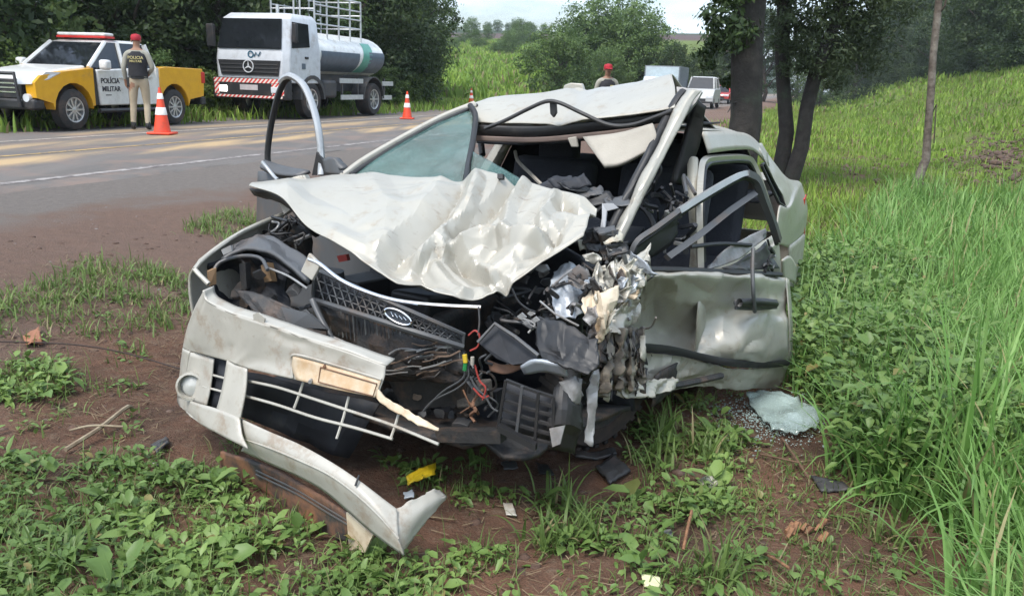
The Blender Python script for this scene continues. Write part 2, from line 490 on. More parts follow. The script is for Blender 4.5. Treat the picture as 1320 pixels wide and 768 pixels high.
# forest edge across the road, behind the pickup and the tanker
ORD = ['first', 'second', 'third', 'fourth', 'fifth', 'sixth', 'seventh', 'eighth', 'ninth', 'tenth', 'eleventh', 'twelfth', 'thirteenth', 'fourteenth', 'fifteenth', 'sixteenth', 'seventeenth', 'eighteenth', 'nineteenth', 'twentieth']
def in_view(x, y, r):
    q = project((x, y, 1.5))
    if q is None: return None
    w = r * FOCAL_PX / max(1, y)
    return q[0] if -w * .8 < q[0] < 1320 + w * .8 else None
for row in range(3):
    spots = []
    for t_ in np.arange(1.0, 62, 2.7 + .3 * row):
        s_ = -18.4 - row * 3.6 + random.uniform(-.8, .8)
        tt = t_ + random.uniform(-.8, .8) + row * 1.2
        x, y = from_st(s_, tt)
        px = in_view(x, y, 3.2)
        if px is None or px + 2.9 * FOCAL_PX / y > 592: continue
        spots.append((px, x, y))
    spots.sort()
    for j, (px, x, y) in enumerate(spots):
        k = ['edge_a', 'edge_b', 'edge_c', 'tall', 'edge_a'][(j * 7 + row) % 5] if row else ['edge_a', 'edge_b', 'edge_c', 'edge_a'][(j * 5) % 4]
        tone = 'mid green' if k == 'edge_b' else 'dark green'
        if row == 0: lab = '%s tree, %s from left in front row of wood across the road' % (tone, ORD[j])
        else: lab = '%s tree in the %s of the wood across the road' % (tone, ['', 'second row', 'back row'][row])
        plant(k, x, y, lab, 'tree', '%s trees of the wood, %s' % (tone, ['front row', 'second row', 'back row'][row]), random.uniform(.85, 1.2))
spots = []
for tt in np.arange(3, 62, 2.2):
    x, y = from_st(-16.4 + random.uniform(-.5, .4), tt)
    px = in_view(x, y, 1.2)
    if px is None or px > 572: continue
    spots.append((px, x, y, 'bush' if tt > 33 or random.random() < .2 else 'bush_d'))
spots.sort()
for j, (px, x, y, k) in enumerate(spots):
    where = 'behind the pickup' if px < 265 else 'behind the tanker truck' if px < 500 else 'just past the tanker truck'
    plant(k, x, y, '%s shrub %s at the wood edge, %s from the left' % (('light green' if k == 'bush' else 'dark'), where, ORD[j]), 'shrub', 'shrubs at the foot of the wood', random.uniform(.55, .85))
# trees standing further along the road, in the middle of the view
mid = [(716, 62, 'round', .62, 'rounded dense tree standing in front of the taller trees beyond the car roof'),
       (762, 72, 'round', .88, 'broad green tree rising behind the rounded tree'),
       (792, 74, 'round', 1.05, 'tallest broad tree in the middle of the view'),
       (822, 70, 'round', .80, 'broad green tree behind the standing officer'),
       (690, 96, 'edge_b', .55, 'small green tree at the edge of the bright field'),
       (868, 64, 'edge_a', .62, 'dark tree behind the grey box lorry'),
       (905, 78, 'edge_a', .66, 'dark tree behind the white cab of the far lorry'),
       (930, 90, 'tall', .68, 'dark tree further down the road behind the red car'),
       (985, 100, 'tall', 1.0, 'dark tree seen between the thick trunk and the straight trunk'),
       (1030, 112, 'edge_a', 1.3, 'dark tree far behind the straight trunk'),
       (1062, 105, 'edge_b', 1.3, 'green tree far behind the leaning trunk'),
       (1105, 118, 'edge_a', 1.5, 'dark tree far behind the feathery leaves'),
       (785, 66, 'edge_b', .62, 'shrubby tree below the tallest broad tree')]
for px, D, k, sc, lab in mid:
    p = at(px, 105, D)
    plant(k, p.x, p.y, lab, 'tree', 'trees along the road', sc, z=min(gz(p.x, p.y), 1.0))
# tree belt on top of the grassy slope
for row in range(2):
    spots = []
    for tt in list(np.arange(48, 120, 3.4)) + list(np.arange(120, 330, 7.0)):
        s_ = 13.6 + row * 4.5 + random.uniform(-1, 1)
        if tt > 170: s_ -= (tt - 170) * .03
        x, y = from_st(s_, tt + row * 1.7)
        px = in_view(x, y, 3)
        if px is None: continue
        spots.append((px, x, y, tt))
    spots.sort()
    for j, (px, x, y, tt) in enumerate(spots):
        o_ = plant(['edge_a', 'tall', 'edge_c', 'edge_a'][(j * 3 + row) % 4], x, y, '', 'tree', 'tree belt on the slope, ' + ('front row', 'back row')[row], random.uniform(.95, 1.3) * (1 if tt < 120 else 1.5))
        if row == 0 and len(spots) - 1 - j < 20: o_['label'] = 'dark tree in the belt above the slope, %s from the right edge' % ORD[len(spots) - 1 - j]
        else: o_['label'] = 'dark tree in the %s of the belt on top of the grassy slope' % ('thin far end', 'back row')[row]
# far ridge
for px, D, sc in sorted(((600, 300, .7), (628, 296, .8), (641, 300, .95), (655, 302, .75), (664, 298, .9), (680, 300, .85), (700, 299, .7), (585, 297, .8), (612, 303, .6))):
    p = at(px, 60, D)
    nr = globals().get('nr', -1) + 1
    plant('round', p.x, p.y, 'tiny tree on the skyline of the far ridge, %s from the left' % ORD[nr], 'tree', 'trees on the far ridge', sc * .5)
for k in range(16):
    px = 585 + k * 7.5 + random.uniform(-2, 2); D = random.uniform(120, 205)
    p = at(px, 80, D)
    plant(random.choice(['bush_d', 'edge_b']), p.x, p.y, 'distant green bush on the rising field, %s from the left' % ORD[k], 'bush', 'bushes on the rising field', random.uniform(.45, .8))

# the three trunks beside the car
def roadside_tree(name, base, path, radii, crown_c, crown_r, n, leaf, lm, bark, label, seed, aspect=.45, extra=(), droop=.6):
    rng = np.random.default_rng(seed)
    root = empty(name, base); root['world_built'] = True
    mb = MB(); mb.tube(path, radii, 12)
    for a_, b_, r_ in extra:
        mb.tube(limb_path(rng, a_, b_, 5, .12), [r_ * (1 - .14 * i) for i in range(6)], 7)
    tr = mb.build('trunk', bark, root, sm=True)
    V, F_ = leaf_cloud(rng, crown_c, crown_r, n, leaf, aspect, spread=.2, droop=droop)
    V = V - np.array(base)
    np_mesh('crown', V, F_, lm, root)
    tag(root, label, 'tree')
    return root
def P(px, py, D): return at(px, py, D)
g = lambda px, D: Vector((at(px, 105, D).x, at(px, 105, D).y, gz(at(px, 105, D).x, at(px, 105, D).y) - .15))
b1 = g(963, 14.6)
roadside_tree('tree', b1, [b1, P(962, 150, 14.6), P(963, 60, 14.6), P(970, -40, 14.6), P(976, -160, 14.6), P(975, -300, 14.7)], [.30, .265, .26, .26, .22, .15],
              [P(934, 25, 14.2), P(926, 72, 14.8), P(940, -25, 14.4), P(948, 95, 15), P(985, -60, 14.6), P(960, -160, 14.5), P(1010, -220, 15), P(930, -190, 14), P(942, 45, 14.2)],
              [.34, .32, .42, .28, .6, .9, .9, .8, .40], 15000, .11, LM_DARK, M_BARK_D, 'thick dark trunk with leaves hanging at its side, tallest beside the car', 31,
              extra=[(P(963, 60, 14.6), P(930, 22, 14.2), .05), (P(955, 120, 14.6), P(938, 145, 14.3), .02), (P(966, 0, 14.6), P(990, -100, 14.6), .09)])
b2 = g(1017, 16.2)
roadside_tree('tree', b2, [b2, P(1014, 170, 16.2), P(1009, 100, 16.2), P(1008, 50, 16.2), P(1012, 0, 16.2), P(1020, -90, 16.2), P(1015, -200, 16.2)], [.16, .14, .125, .14, .13, .10, .06],
              [P(1010, -40, 16.2), P(1045, 10, 16), P(1080, 40, 16.4), P(1090, -20, 16), P(1060, -120, 16), P(1120, -90, 16.5), P(985, -110, 16.8)],
              [.8, .6, .5, .9, 1.1, 1.0, 1.0], 12000, .10, LM_PALE, M_BARK_D, 'straight dark trunk standing between the thick trunk and the leaning one', 32,
              extra=[(P(1008, 70, 16.2), P(1042, 8, 16), .05), (P(1010, 20, 16.2), P(990, -40, 16.4), .05)])
b3 = g(1030, 16.0)
roadside_tree('tree', b3, [b3, P(1033, 190, 16), P(1040, 140, 16), P(1051, 95, 16), P(1068, 50, 16), P(1090, 0, 16), P(1110, -80, 16), P(1120, -190, 16)], [.16, .14, .13, .125, .11, .10, .08, .05],
              [P(1060, 70, 15.8), P(1030, 75, 15.7), P(1095, 45, 16.2), P(1120, 70, 16.4), P(1135, 10, 16.2), P(1110, -40, 16), P(1150, -60, 16.4), P(1025, 35, 15.6), P(1075, 98, 16), P(1120, -160, 16)],
              [.5, .36, .55, .45, .65, .8, .8, .5, .34, 1.0], 20000, .09, LM_PALE, M_BARK_D, 'leaning dark trunk with feathery grey-green leaves above the slope', 33, aspect=.3,
              extra=[(P(1051, 95, 16), P(1030, 60, 15.7), .03), (P(1068, 50, 16), P(1120, 60, 16.4), .04)])
# the slim bare trunk in the field
b4 = g(1194, 15.6)
mb = MB(); root = empty('bare_trunk', b4); root['world_built'] = True
pp = [b4, P(1194, 205, 15.6), P(1196, 170, 15.6), P(1200, 120, 15.6), P(1203, 70, 15.6), P(1208, 25, 15.6), P(1212, -20, 15.6), P(1213, -110, 15.6)]
mb.tube(pp, [.095, .075, .066, .066, .062, .064, .058, .05], 9)
mb.build('trunk', M_BARK_P, root, sm=True)
mb = MB(); mb.tube([P(1200, 150, 15.6), P(1207, 135, 15.5), P(1206, 150, 15.5), P(1204, 185, 15.5)], .012, 5).build('twig', M_BARK, root)
mb = MB(); mb.tube([P(1209, 20, 15.6), P(1218, 8, 15.5), P(1222, -12, 15.5)], .018, 5)
mb.build('twig', M_BARK, root)
tag(root, 'slim bare pale trunk standing alone in the grass of the slope', 'tree')

# ------------------------------------------------------------------ grass, weeds and litter
LM_TALL = leaf_mat('tall_grass_blade', ((.145, .285, .06), (.29, .44, .145), (.12, .245, .055)), .45, .35, .9, dead=(.30, .27, .12), dead_amt=.05)
LM_TUFT = leaf_mat('tuft_grass_blade', ((.115, .185, .045), (.22, .30, .09), (.10, .16, .042)), .45, .35, 1.2, dead=(.28, .24, .12), dead_amt=.08)
LM_FIELD = leaf_mat('slope_grass_blade', ((.17, .29, .04), (.32, .43, .075), (.125, .21, .038)), .6, .35, .35, dead=(.22, .18, .09), dead_amt=.12)
LM_WEED = leaf_mat('weed_leaf', ((.11, .19, .045), (.225, .32, .09), (.088, .15, .04)), .42, .25, 1.1, dead=(.22, .19, .07), dead_amt=.015)
LM_DRY = leaf_mat('dry_stalk', ((.20, .15, .085), (.34, .27, .16), (.13, .085, .05)), .8, .1, 2.)
def blades(rng, P, n_per, length, width, lean, seg=3, curve=1.0, jitter=.05):
    """tufts at points P (k,3): n_per bent blades each"""
    k = len(P); n_ = k * n_per
    base = np.repeat(P, n_per, 0) + np.concatenate([rng.normal(size=(n_, 2)) * jitter, np.zeros((n_, 1))], 1)
    tsc = np.repeat(rng.uniform(.7, 1.25, k), n_per)
    L = length * rng.uniform(.45, 1.25, n_) * tsc
    az = rng.uniform(0, 2 * np.pi, n_)
    ln = np.abs(rng.normal(lean, lean * .5, n_))
    W = width * rng.uniform(.6, 1.3, n_)
    d = np.stack([np.cos(az), np.sin(az), np.zeros(n_)], 1); sd_ = np.stack([-np.sin(az), np.cos(az), np.zeros(n_)], 1)
    V = np.zeros((n_, (seg + 1) * 2, 3))
    pos = base.copy(); ang = ln * .4
    for i in range(seg + 1):
        u = i / seg
        w = W * (1 - u ** 1.6) * .5 + W * .04
        V[:, 2 * i] = pos - sd_ * w[:, None]; V[:, 2 * i + 1] = pos + sd_ * w[:, None]
        step = L / seg
        pos = pos + d * (np.sin(ang) * step)[:, None] + np.array([0, 0, 1]) * (np.cos(ang) * step)[:, None]
        ang = ang + ln * curve * 1.2 / seg * (1 + u)
    q = np.arange(seg)
    f = np.stack([2 * q, 2 * q + 1, 2 * q + 3, 2 * q + 2], 1)
    F_ = (f[None] + (np.arange(n_) * (seg + 1) * 2)[:, None, None]).reshape(-1, 4)
    return V.reshape(-1, 3), F_
def leaves(rng, P, n_per, size, aspect=.55, height=.12, spread=.07):
    """broad-leaved weeds: folded pointed leaves on short stems"""
    k = len(P); n_ = k * n_per
    sc = np.repeat(rng.uniform(.6, 1.35, k), n_per)
    az = rng.uniform(0, 2 * np.pi, n_)
    d = np.stack([np.cos(az), np.sin(az), np.zeros(n_)], 1)
    hgt = rng.uniform(.1, 1, n_) * height * sc
    base = np.repeat(P, n_per, 0) + d * (rng.uniform(0, 1, n_) * spread * sc)[:, None]; base[:, 2] += hgt
    L = size * rng.uniform(.5, 1.3, n_) * sc; W = L * aspect * rng.uniform(.7, 1.2, n_)
    el = rng.normal(.25, .4, n_)
    ax = d * np.cos(el)[:, None] + np.array([0, 0, 1]) * np.sin(el)[:, None]
    sd_ = np.stack([-np.sin(az), np.cos(az), np.zeros(n_)], 1) + rng.normal(size=(n_, 3)) * .2
    up = np.cross(ax, sd_); up *= np.sign(up[:, 2:3]) + 1e-6
    e = lambda a: a[:, None]
    mid1, mid2 = base + ax * e(L * .35), base + ax * e(L * .72) - np.array([0, 0, 1]) * e(L * .05)
    tip = base + ax * e(L) - np.array([0, 0, 1]) * e(L * .16)
    fold = up * e(W * .16)
    V = np.stack([base, mid1 + sd_ * e(W * .5) + fold, mid1, mid1 - sd_ * e(W * .5) + fold, mid2 + sd_ * e(W * .36) + fold, mid2, mid2 - sd_ * e(W * .36) + fold, tip], 1)
    f = np.array([[0, 2, 1], [0, 3, 2], [1, 2, 4], [2, 5, 4], [2, 3, 5], [3, 6, 5], [4, 5, 7], [5, 6, 7]])
    F_ = (f[None] + (np.arange(n_) * 8)[:, None, None]).reshape(-1, 3)
    return V.reshape(-1, 3), F_
def poly_world(pts): return np.array([[p.x, p.y] for p in (on_ground(*q) for q in pts)])
def inside(poly, x, y):
    c = np.zeros(len(x), bool); j = len(poly) - 1
    for i in range(len(poly)):
        xi, yi = poly[i]; xj, yj = poly[j]
        with np.errstate(divide='ignore', invalid='ignore'):
            c ^= ((yi > y) != (yj > y)) & (x < (xj - xi) * (y - yi) / (yj - yi + 1e-12) + xi)
        j = i
    return c
rng = np.random.default_rng(21)
GLASS_AT = on_ground(1008, 548)
def pts_in(x0, x1, y0, y1, n_, mask=None, thin=None):
    x = rng.uniform(x0, x1, n_); y = rng.uniform(y0, y1, n_)
    k = np.ones(n_, bool)
    if mask is not None: k &= mask(x, y)
    gx_, gy_ = GLASS_AT.x, GLASS_AT.y
    k &= (((x - gx_) / .30) ** 2 + ((y - gy_) / .34) ** 2) > 1
    x, y = x[k], y[k]
    return np.stack([x, y, ground_z(x, y) - .01], 1)
CAR_O, CAR_B, CAR_L = np.array([-.5, 3.0]), np.array([math.sin(R(27)), math.cos(R(27))]), np.array([math.cos(R(27)), -math.sin(R(27))])
def car_al(x, y):
    dx, dy = x - CAR_O[0], y - CAR_O[1]
    return dx * CAR_B[0] + dy * CAR_B[1], dx * CAR_L[0] + dy * CAR_L[1]
def under_car(x, y, m=0.0):
    a, l = car_al(x, y)
    body = (a > .25 - m) & (a < 4.4 + m) & (np.abs(l) < .80 + m)
    bump = (a > -.35 - m) & (a < .3) & (l > -.85 - m) & (l < .30 + m)
    return body | bump
def patchy(x, y, sc, seed, th): return wave_noise(x, y, sc, seed) > th
def right_s(x, y):
    """distance to the viewer's right of the trampled strip beside the car"""
    s, t_ = st(x, y)
    a, l = car_al(x, y)
    return l - np.interp(a, [-2, .5, .8, 1.2, 1.55, 2.0, 2.5, 3.05, 7.2, 20], [2.05, 1.98, 1.86, 1.76, 1.64, 1.50, 1.28, 1.10, .70, .6])
def add_stuff(name, V, F_, m_, label, cat, fs=4):
    o_ = np_mesh(name, V, F_, m_, fsize=fs); tag(o_, label, cat, kind='stuff'); return o_
def cat_parts(parts):
    V, F_, k = [], [], 0
    for v, f in parts: V.append(v); F_.append(f + k); k += len(v)
    return np.concatenate(V), np.concatenate(F_)
# tall grass on the right
BIG = np.array([[p.x, p.y, p.z] for p in (on_ground(*q) for q in ((1265, 690), (1300, 640), (1330, 720), (1225, 600), (1280, 560), (1330, 600), (1215, 650), (1290, 760), (1320, 520), (1225, 520)))])
def m_tall(x, y):
    s, t_ = st(x, y); return (right_s(x, y) > .12 + .30 * wave_noise(x, y, 1.1, 40)) & (s < 4.3) & ~under_car(x, y, .05) & (y < 15 + 2 * wave_noise(x, y, 4, 4))
A = pts_in(.2, 8.5, 1.6, 8, 5200, m_tall)
Bp = pts_in(1, 16, 8, 17, 5200, m_tall)
# leafy undergrowth between tall grass and car
def m_under(x, y):
    r = right_s(x, y); return (r > -.15) & (r < .85 + .45 * wave_noise(x, y, .9, 43)) & (y > 3.2) & (y < 8) & ~under_car(x, y, .03)
U = pts_in(.6, 4.5, 2.8, 8, 5200, m_under)
k = A[:, 1] < 4.6
add_stuff('tall_grass', *cat_parts([blades(rng, A, 12, .46, .016, .75, 4, 1.0, .07), blades(rng, A[k], 9, .42, .015, .9, 5, 1.1, .07), blades(rng, U[::2], 6, .44, .015, .8, 4, 1.0, .06), blades(rng, BIG, 34, .66, .020, .75, 6, 1.0, .08), blades(rng, Bp, 8, .48, .022, .7, 3, 1.0, .10)]), LM_TALL, 'tall light green grass filling the verge right of the car', 'grass')
add_stuff('undergrowth', *leaves(rng, U, 15, .056, .62, .36, .14), LM_WEED, 'leafy green undergrowth between the car and the tall grass', 'undergrowth', 3)
# tufts on the left verge
lt = [poly_world(q) for q in ([(-60, 395), (40, 372), (110, 332), (175, 335), (245, 365), (262, 395), (215, 430), (110, 432), (20, 425), (-60, 440)],
                              [(235, 300), (280, 275), (350, 262), (360, 285), (300, 318), (258, 325)])]
def m_left(x, y): return (inside(lt[0], x, y) | inside(lt[1], x, y)) & ~under_car(x, y)
T = pts_in(-5, -.5, 3, 8, 5200, lambda x, y: m_left(x, y) & (wave_noise(x, y, .8, 47) > -.22))
tb, _ = m_left, 0
add_stuff('grass_tuft_patch', *blades(rng, T, 7, .135, .0085, 1.0, 4, 1.1, .05), LM_TUFT, 'green grass tufts on the red earth left of the bumper', 'grass')
# weeds in the foreground
wp = [poly_world(q) for q in ([(-80, 560), (60, 600), (170, 590), (270, 610), (330, 640), (430, 700), (520, 728), (590, 690), (615, 725), (600, 900), (-80, 900)],
                              [(-80, 450), (40, 460), (110, 490), (60, 520), (-80, 520)],
                              [(500, 590), (620, 600), (640, 640), (560, 660), (510, 620)],
                              [(800, 545), (880, 515), (960, 520), (990, 570), (930, 600), (960, 680), (900, 720), (840, 640), (815, 590)],
                              [(600, 690), (660, 685), (660, 740), (610, 730)],
                              [(690, 650), (800, 640), (870, 690), (820, 745), (720, 730)],
                              [(880, 700), (1000, 720), (1010, 800), (860, 800)])]
def m_weed(x, y):
    q = np.zeros(len(x), bool)
    for p_ in wp: q |= inside(p_, x, y)
    return q & (wave_noise(x, y, .45, 60) > np.where(x > -.5, .0, -.25))
W_ = pts_in(-4, 2.5, 1.0, 4.5, 14000, m_weed)
wl = W_[rng.random(len(W_)) < .62]; wg = W_[rng.random(len(W_)) < .5]
def m_sparse(x, y):
    return ~under_car(x, y, -.1) & (right_s(x, y) < .3) & (st(x, y)[0] > -4.4) & (wave_noise(x, y, .7, 61) > .16)
Sp = pts_in(-5, 3, 1.0, 6, 3600, m_sparse)
add_stuff('broadleaf_weeds', *cat_parts([leaves(rng, wl, 8, .042, .48, .06, .06), leaves(rng, Sp, 6, .034, .5, .04, .05), leaves(rng, wl[::7], 5, .078, .5, .06, .06)]), LM_WEED, 'low broad-leaved weeds over the foreground earth', 'weeds', 3)
add_stuff('short_grass', *cat_parts([blades(rng, wg, 7, .11, .005, .8, 3, 1.1, .04), blades(rng, Sp, 5, .12, .006, .9, 3, 1.1, .05)]), LM_TUFT, 'short green grass among the foreground weeds', 'grass')
TR = poly_world([(930, 575), (1060, 570), (1110, 640), (1150, 740), (1150, 800), (960, 800), (940, 680)])
Tp = pts_in(-.5, 3, 1.2, 4.5, 5200, lambda x, y: inside(TR, x, y) & (wave_noise(x, y, .4, 66) > -.25))
add_stuff('trampled_grass', *cat_parts([blades(rng, Tp, 4, .075, .005, 1.35, 3, .5, .05)]), LM_TUFT, 'short trampled grass on the earth below the tall grass', 'grass')
add_stuff('trampled_weeds', *leaves(rng, Tp[::4], 5, .034, .5, .03, .05), LM_WEED, 'small scattered leaves on the trampled strip', 'weeds', 3)
# single spiky tufts
sp_px = [(905, 590), (755, 690), (700, 705), (860, 560), (930, 745), (60, 740), (1150, 700), (840, 600), (720, 655)]
SPK = np.array([[p.x, p.y, p.z] for p in (on_ground(*q) for q in sp_px)])
add_stuff('spiky_grass', *blades(rng, SPK, 46, .20, .011, .85, 5, 1.0, .05), LM_TUFT, 'spiky grass clumps standing on the bare earth', 'grass')
# dry stalks and litter on the earth
def m_dry(x, y): return ~under_car(x, y, -.1) & (right_s(x, y) < .5) & (st(x, y)[0] > -4.8)
Dp = pts_in(-5, 3.2, .9, 6, 12000, m_dry)
dz = rng.uniform(0, 2 * np.pi, len(Dp)); dl = rng.uniform(.02, .11, len(Dp)) * rng.uniform(.5, 1.4, len(Dp)); dw = rng.uniform(.0006, .0022, len(Dp))
d0 = np.stack([np.cos(dz), np.sin(dz), rng.normal(0, .12, len(Dp))], 1); sd0 = np.stack([-np.sin(dz), np.cos(dz), np.zeros(len(Dp))], 1)
Dp = Dp + np.array([0, 0, .022])
V = np.stack([Dp - sd0 * dw[:, None], Dp + sd0 * dw[:, None], Dp + d0 * dl[:, None] + sd0 * dw[:, None], Dp + d0 * dl[:, None] - sd0 * dw[:, None]], 1).reshape(-1, 3)
add_stuff('dry_stalks', V, np.arange(len(V)).reshape(-1, 4), LM_DRY, 'dry straw and broken stalks littering the earth', 'straw')
# clods and pebbles
def blobs(rng, P, r0, r1):
    k = len(P); ico = np.array([[0, 0, 1], [.89, 0, .45], [.28, .85, .45], [-.72, .53, .45], [-.72, -.53, .45], [.28, -.85, .45], [.72, .53, -.45], [-.28, .85, -.45], [-.89, 0, -.45], [-.28, -.85, -.45], [.72, -.53, -.45], [0, 0, -1]])
    f = np.array([[0, 1, 2], [0, 2, 3], [0, 3, 4], [0, 4, 5], [0, 5, 1], [1, 6, 2], [2, 7, 3], [3, 8, 4], [4, 9, 5], [5, 10, 1], [6, 7, 2], [7, 8, 3], [8, 9, 4], [9, 10, 5], [10, 6, 1], [11, 7, 6], [11, 8, 7], [11, 9, 8], [11, 10, 9], [11, 6, 10]])
    r = r0 * (r1 / r0) ** (rng.random(k) ** 2.2)
    V = ico[None] * (r[:, None, None] * np.array([1, 1, .6])) * rng.uniform(.65, 1.25, (k, 12, 1)) + P[:, None]
    return V.reshape(-1, 3), (f[None] + (np.arange(k) * 12)[:, None, None]).reshape(-1, 3)
def m_clod(x, y): return (right_s(x, y) < .6) & (st(x, y)[0] > -5.5) 
Cp = pts_in(-6, 3.2, .9, 7, 13000, m_clod)
M_CLOD = mat('earth_clod', (.115, .066, .046), .95, col2=(.07, .042, .03), nscale=8, dirt=(.20, .15, .12), dirt_amt=.3, bump=.6, bscale=80)
add_stuff('clods', *blobs(rng, Cp, .004, .036), M_CLOD, 'small clods of red earth strewn on the ground', 'clods', 3)
def m_peb(x, y): s = st(x, y)[0]; return (s < -3.6) & (s > -7.7)
Gp = pts_in(-14, 2, 3, 16, 9000, m_peb)
M_PEB = mat('road_gravel', (.20, .175, .16), .9, col2=(.13, .10, .09), nscale=12, dirt=(.36, .33, .30), dirt_amt=.3)
add_stuff('gravel', *blobs(rng, Gp, .005, .024), M_PEB, 'loose grey gravel on the road shoulder', 'gravel', 3)
# grass of the slope and along the far side of the road
def m_slope(x, y):
    s, t_ = st(x, y); return (s > -3.0 + 1.5 * wave_noise(x, y, 5, 70)) & (s < 13.5) & (wave_noise(x, y, 2.7, 71) > -.30) & ((y > 12.5) | (s > 4)) & ~((wave_noise(x, y, 3.1, 8) > .05) & (np.abs(s - 4.4) < .9) & (y < 30))
def m_verge(x, y):
    s, t_ = st(x, y); a, l = car_al(x, y); return (s > -2.0 + .5 * wave_noise(x, y, 2, 74)) & (s < 4) & ~under_car(x, y, .15) & (a > 2.5) & (right_s(x, y) < .6 + .0 * x) | ((s > -2.2) & (s < 3) & (y > 7) & (y < 14))
H0 = pts_in(-1, 9, 5, 14, 5200, m_verge)
H1 = pts_in(1, 22, 8, 26, 12000, m_slope)
H2 = pts_in(5, 45, 26, 70, 12000, m_slope)
H3 = pts_in(12, 100, 70, 200, 7000, m_slope)
add_stuff('slope_grass', *cat_parts([blades(rng, H0, 7, .22, .016, .75, 3, 1.0, .10), blades(rng, H1, 7, .20, .022, .7, 2, 1.0, .12), blades(rng, H2, 7, .30, .05, .7, 2, 1.0, .3), blades(rng, H3, 6, .5, .16, .7, 2, 1.0, .7)]), LM_FIELD, 'yellow-green grass covering the rising slope', 'grass')
def m_farside(x, y):
    s, t_ = st(x, y); return (s < -14.0 + .3 * wave_noise(x, y, 1.5, 72)) & (s > -18) & (t_ < 62)
E1 = pts_in(-30, 5, 4, 62, 16000, m_farside)
def m_fld(x, y):
    s, t_ = st(x, y); return (s < -15) & (t_ > 50) & (y / np.maximum(1, np.abs(x)) > 2.2)
E2 = pts_in(-45, 10, 46, 190, 13000, m_fld)
add_stuff('roadside_grass', *cat_parts([blades(rng, E1, 6, .38, .045, .7, 2, 1.0, .15), blades(rng, E2, 6, .7, .22, .7, 2, 1.0, .8)]), LM_FIELD, 'bright green grass across the road and on the field beyond', 'grass')

# ------------------------------------------------------------------ vehicles, people and cones
M_YEL = mat('yellow_paint', (.72, .37, .012), .35, col2=(.66, .33, .01), coat=.6, dirt=(.35, .22, .10), dirt_amt=.12)
M_WHT = mat('white_paint', (.72, .72, .70), .35, coat=.5, dirt=(.40, .33, .26), dirt_amt=.18)
M_BLK = mat('black_plastic', (.022, .022, .024), .55, dirt=(.08, .06, .05), dirt_amt=.25)
M_DGLASS = mat('dark_glass', (.012, .014, .017), .06, spec=.8)
M_TYRE = mat('tyre_rubber', (.028, .027, .027), .85, dirt=(.10, .07, .055), dirt_amt=.4)
M_RIM = mat('alloy_rim', (.55, .55, .55), .35, metal=.7)
M_STEEL = mat('galvanised_steel', (.62, .63, .64), .42, metal=.5)
M_LAMP = mat('headlamp_lens', (.68, .70, .72), .15, spec=.8)
M_RED = mat('red_plastic', (.55, .018, .012), .4)
M_ORANGE = mat('cone_orange', (.78, .075, .028), .5, dirt=(.30, .08, .05), dirt_amt=.2)
M_CONEW = mat('cone_white_band', (.80, .76, .72), .45)
M_DGREY = mat('chassis_grey', (.050, .050, .052), .6, dirt=(.12, .09, .07), dirt_amt=.3)
M_TEXT = mat('dark_lettering', (.03, .03, .035), .6)
M_CHROME = mat('chrome', (.75, .75, .76), .18, metal=1.)
def xz_prism(mb, poly, y0, y1):
    mb.prism([(x, y0, z) for x, z in poly], (0, y1 - y0, 0)); return mb
def arch(cx, cz, r, n=9, a0=180, a1=0):
    return [(cx + r * math.cos(R(a0 + (a1 - a0) * i / (n - 1))), cz + r * math.sin(R(a0 + (a1 - a0) * i / (n - 1)))) for i in range(n)]
def loc(mb, name, m_, parent, **kw): return mb.build(name, m_, parent, world=False, **kw)
def wheel(parent, x, y, r, w, side, spokes=10, rim_r=.62, rim_mat=None):
    """wheel > tyre, rim ; axle along y, outer face towards side (+1 / -1)"""
    M = Matrix.Translation((x, y, r)) @ Matrix.Rotation(R(-90 * side), 4, 'X')
    h = empty('wheel'); h.parent = parent
    loc(MB().lathe([(r * .60, -w * .5), (r * .9, -w * .5), (r, -w * .36), (r, w * .36), (r * .9, w * .5), (r * .64, w * .5), (r * .60, w * .35)], M, 28), 'tyre', M_TYRE, h, sm=True)
    mb = MB().lathe([(r * .64, w * .30), (r * .62, w * .48), (r * .56, w * .46), (r * .54, w * .12), (.001, w * .10)], M, 28)
    mb.lathe([(r * .13, w * .1), (r * .13, w * .42), (.001, w * .45)], M, 12)
    for k in range(spokes):
        a = 2 * math.pi * k / spokes
        mb.box((r * .10, -r * .045, w * .26), (r * .60, r * .045, w * .42), M @ Matrix.Rotation(a, 4, 'Z'))
    loc(mb, 'rim', rim_mat or M_RIM, h, sm=True)
    return h
def text_mesh(name, body, size, m_, parent, M, depth=.004, bold=0.012):
    cu = bpy.data.curves.new(name, 'FONT'); cu.body = body; cu.size = size; cu.extrude = depth; cu.offset = bold * size; cu.align_x = 'CENTER'
    to = bpy.data.objects.new(name, cu); COL.objects.link(to)
    bpy.context.view_layer.update()
    me = bpy.data.meshes.new_from_object(to.evaluated_get(bpy.context.evaluated_depsgraph_get()))
    bpy.data.objects.remove(to)
    me.name = name; me.materials.clear(); me.materials.append(m_); me.transform(M)
    o_ = bpy.data.objects.new(name, me); COL.objects.link(o_); o_.parent = parent
    return o_
SIDE_TXT = lambda x, y, z: Matrix.Translation((x, y, z)) @ Matrix.Rotation(R(180), 4, 'Z') @ Matrix.Rotation(R(90), 4, 'X')   # reads right way round on a left flank
FRONT_TXT = lambda x, y, z: Matrix.Translation((x, y, z)) @ Matrix.Rotation(R(90), 4, 'Z') @ Matrix.Rotation(R(90), 4, 'X')

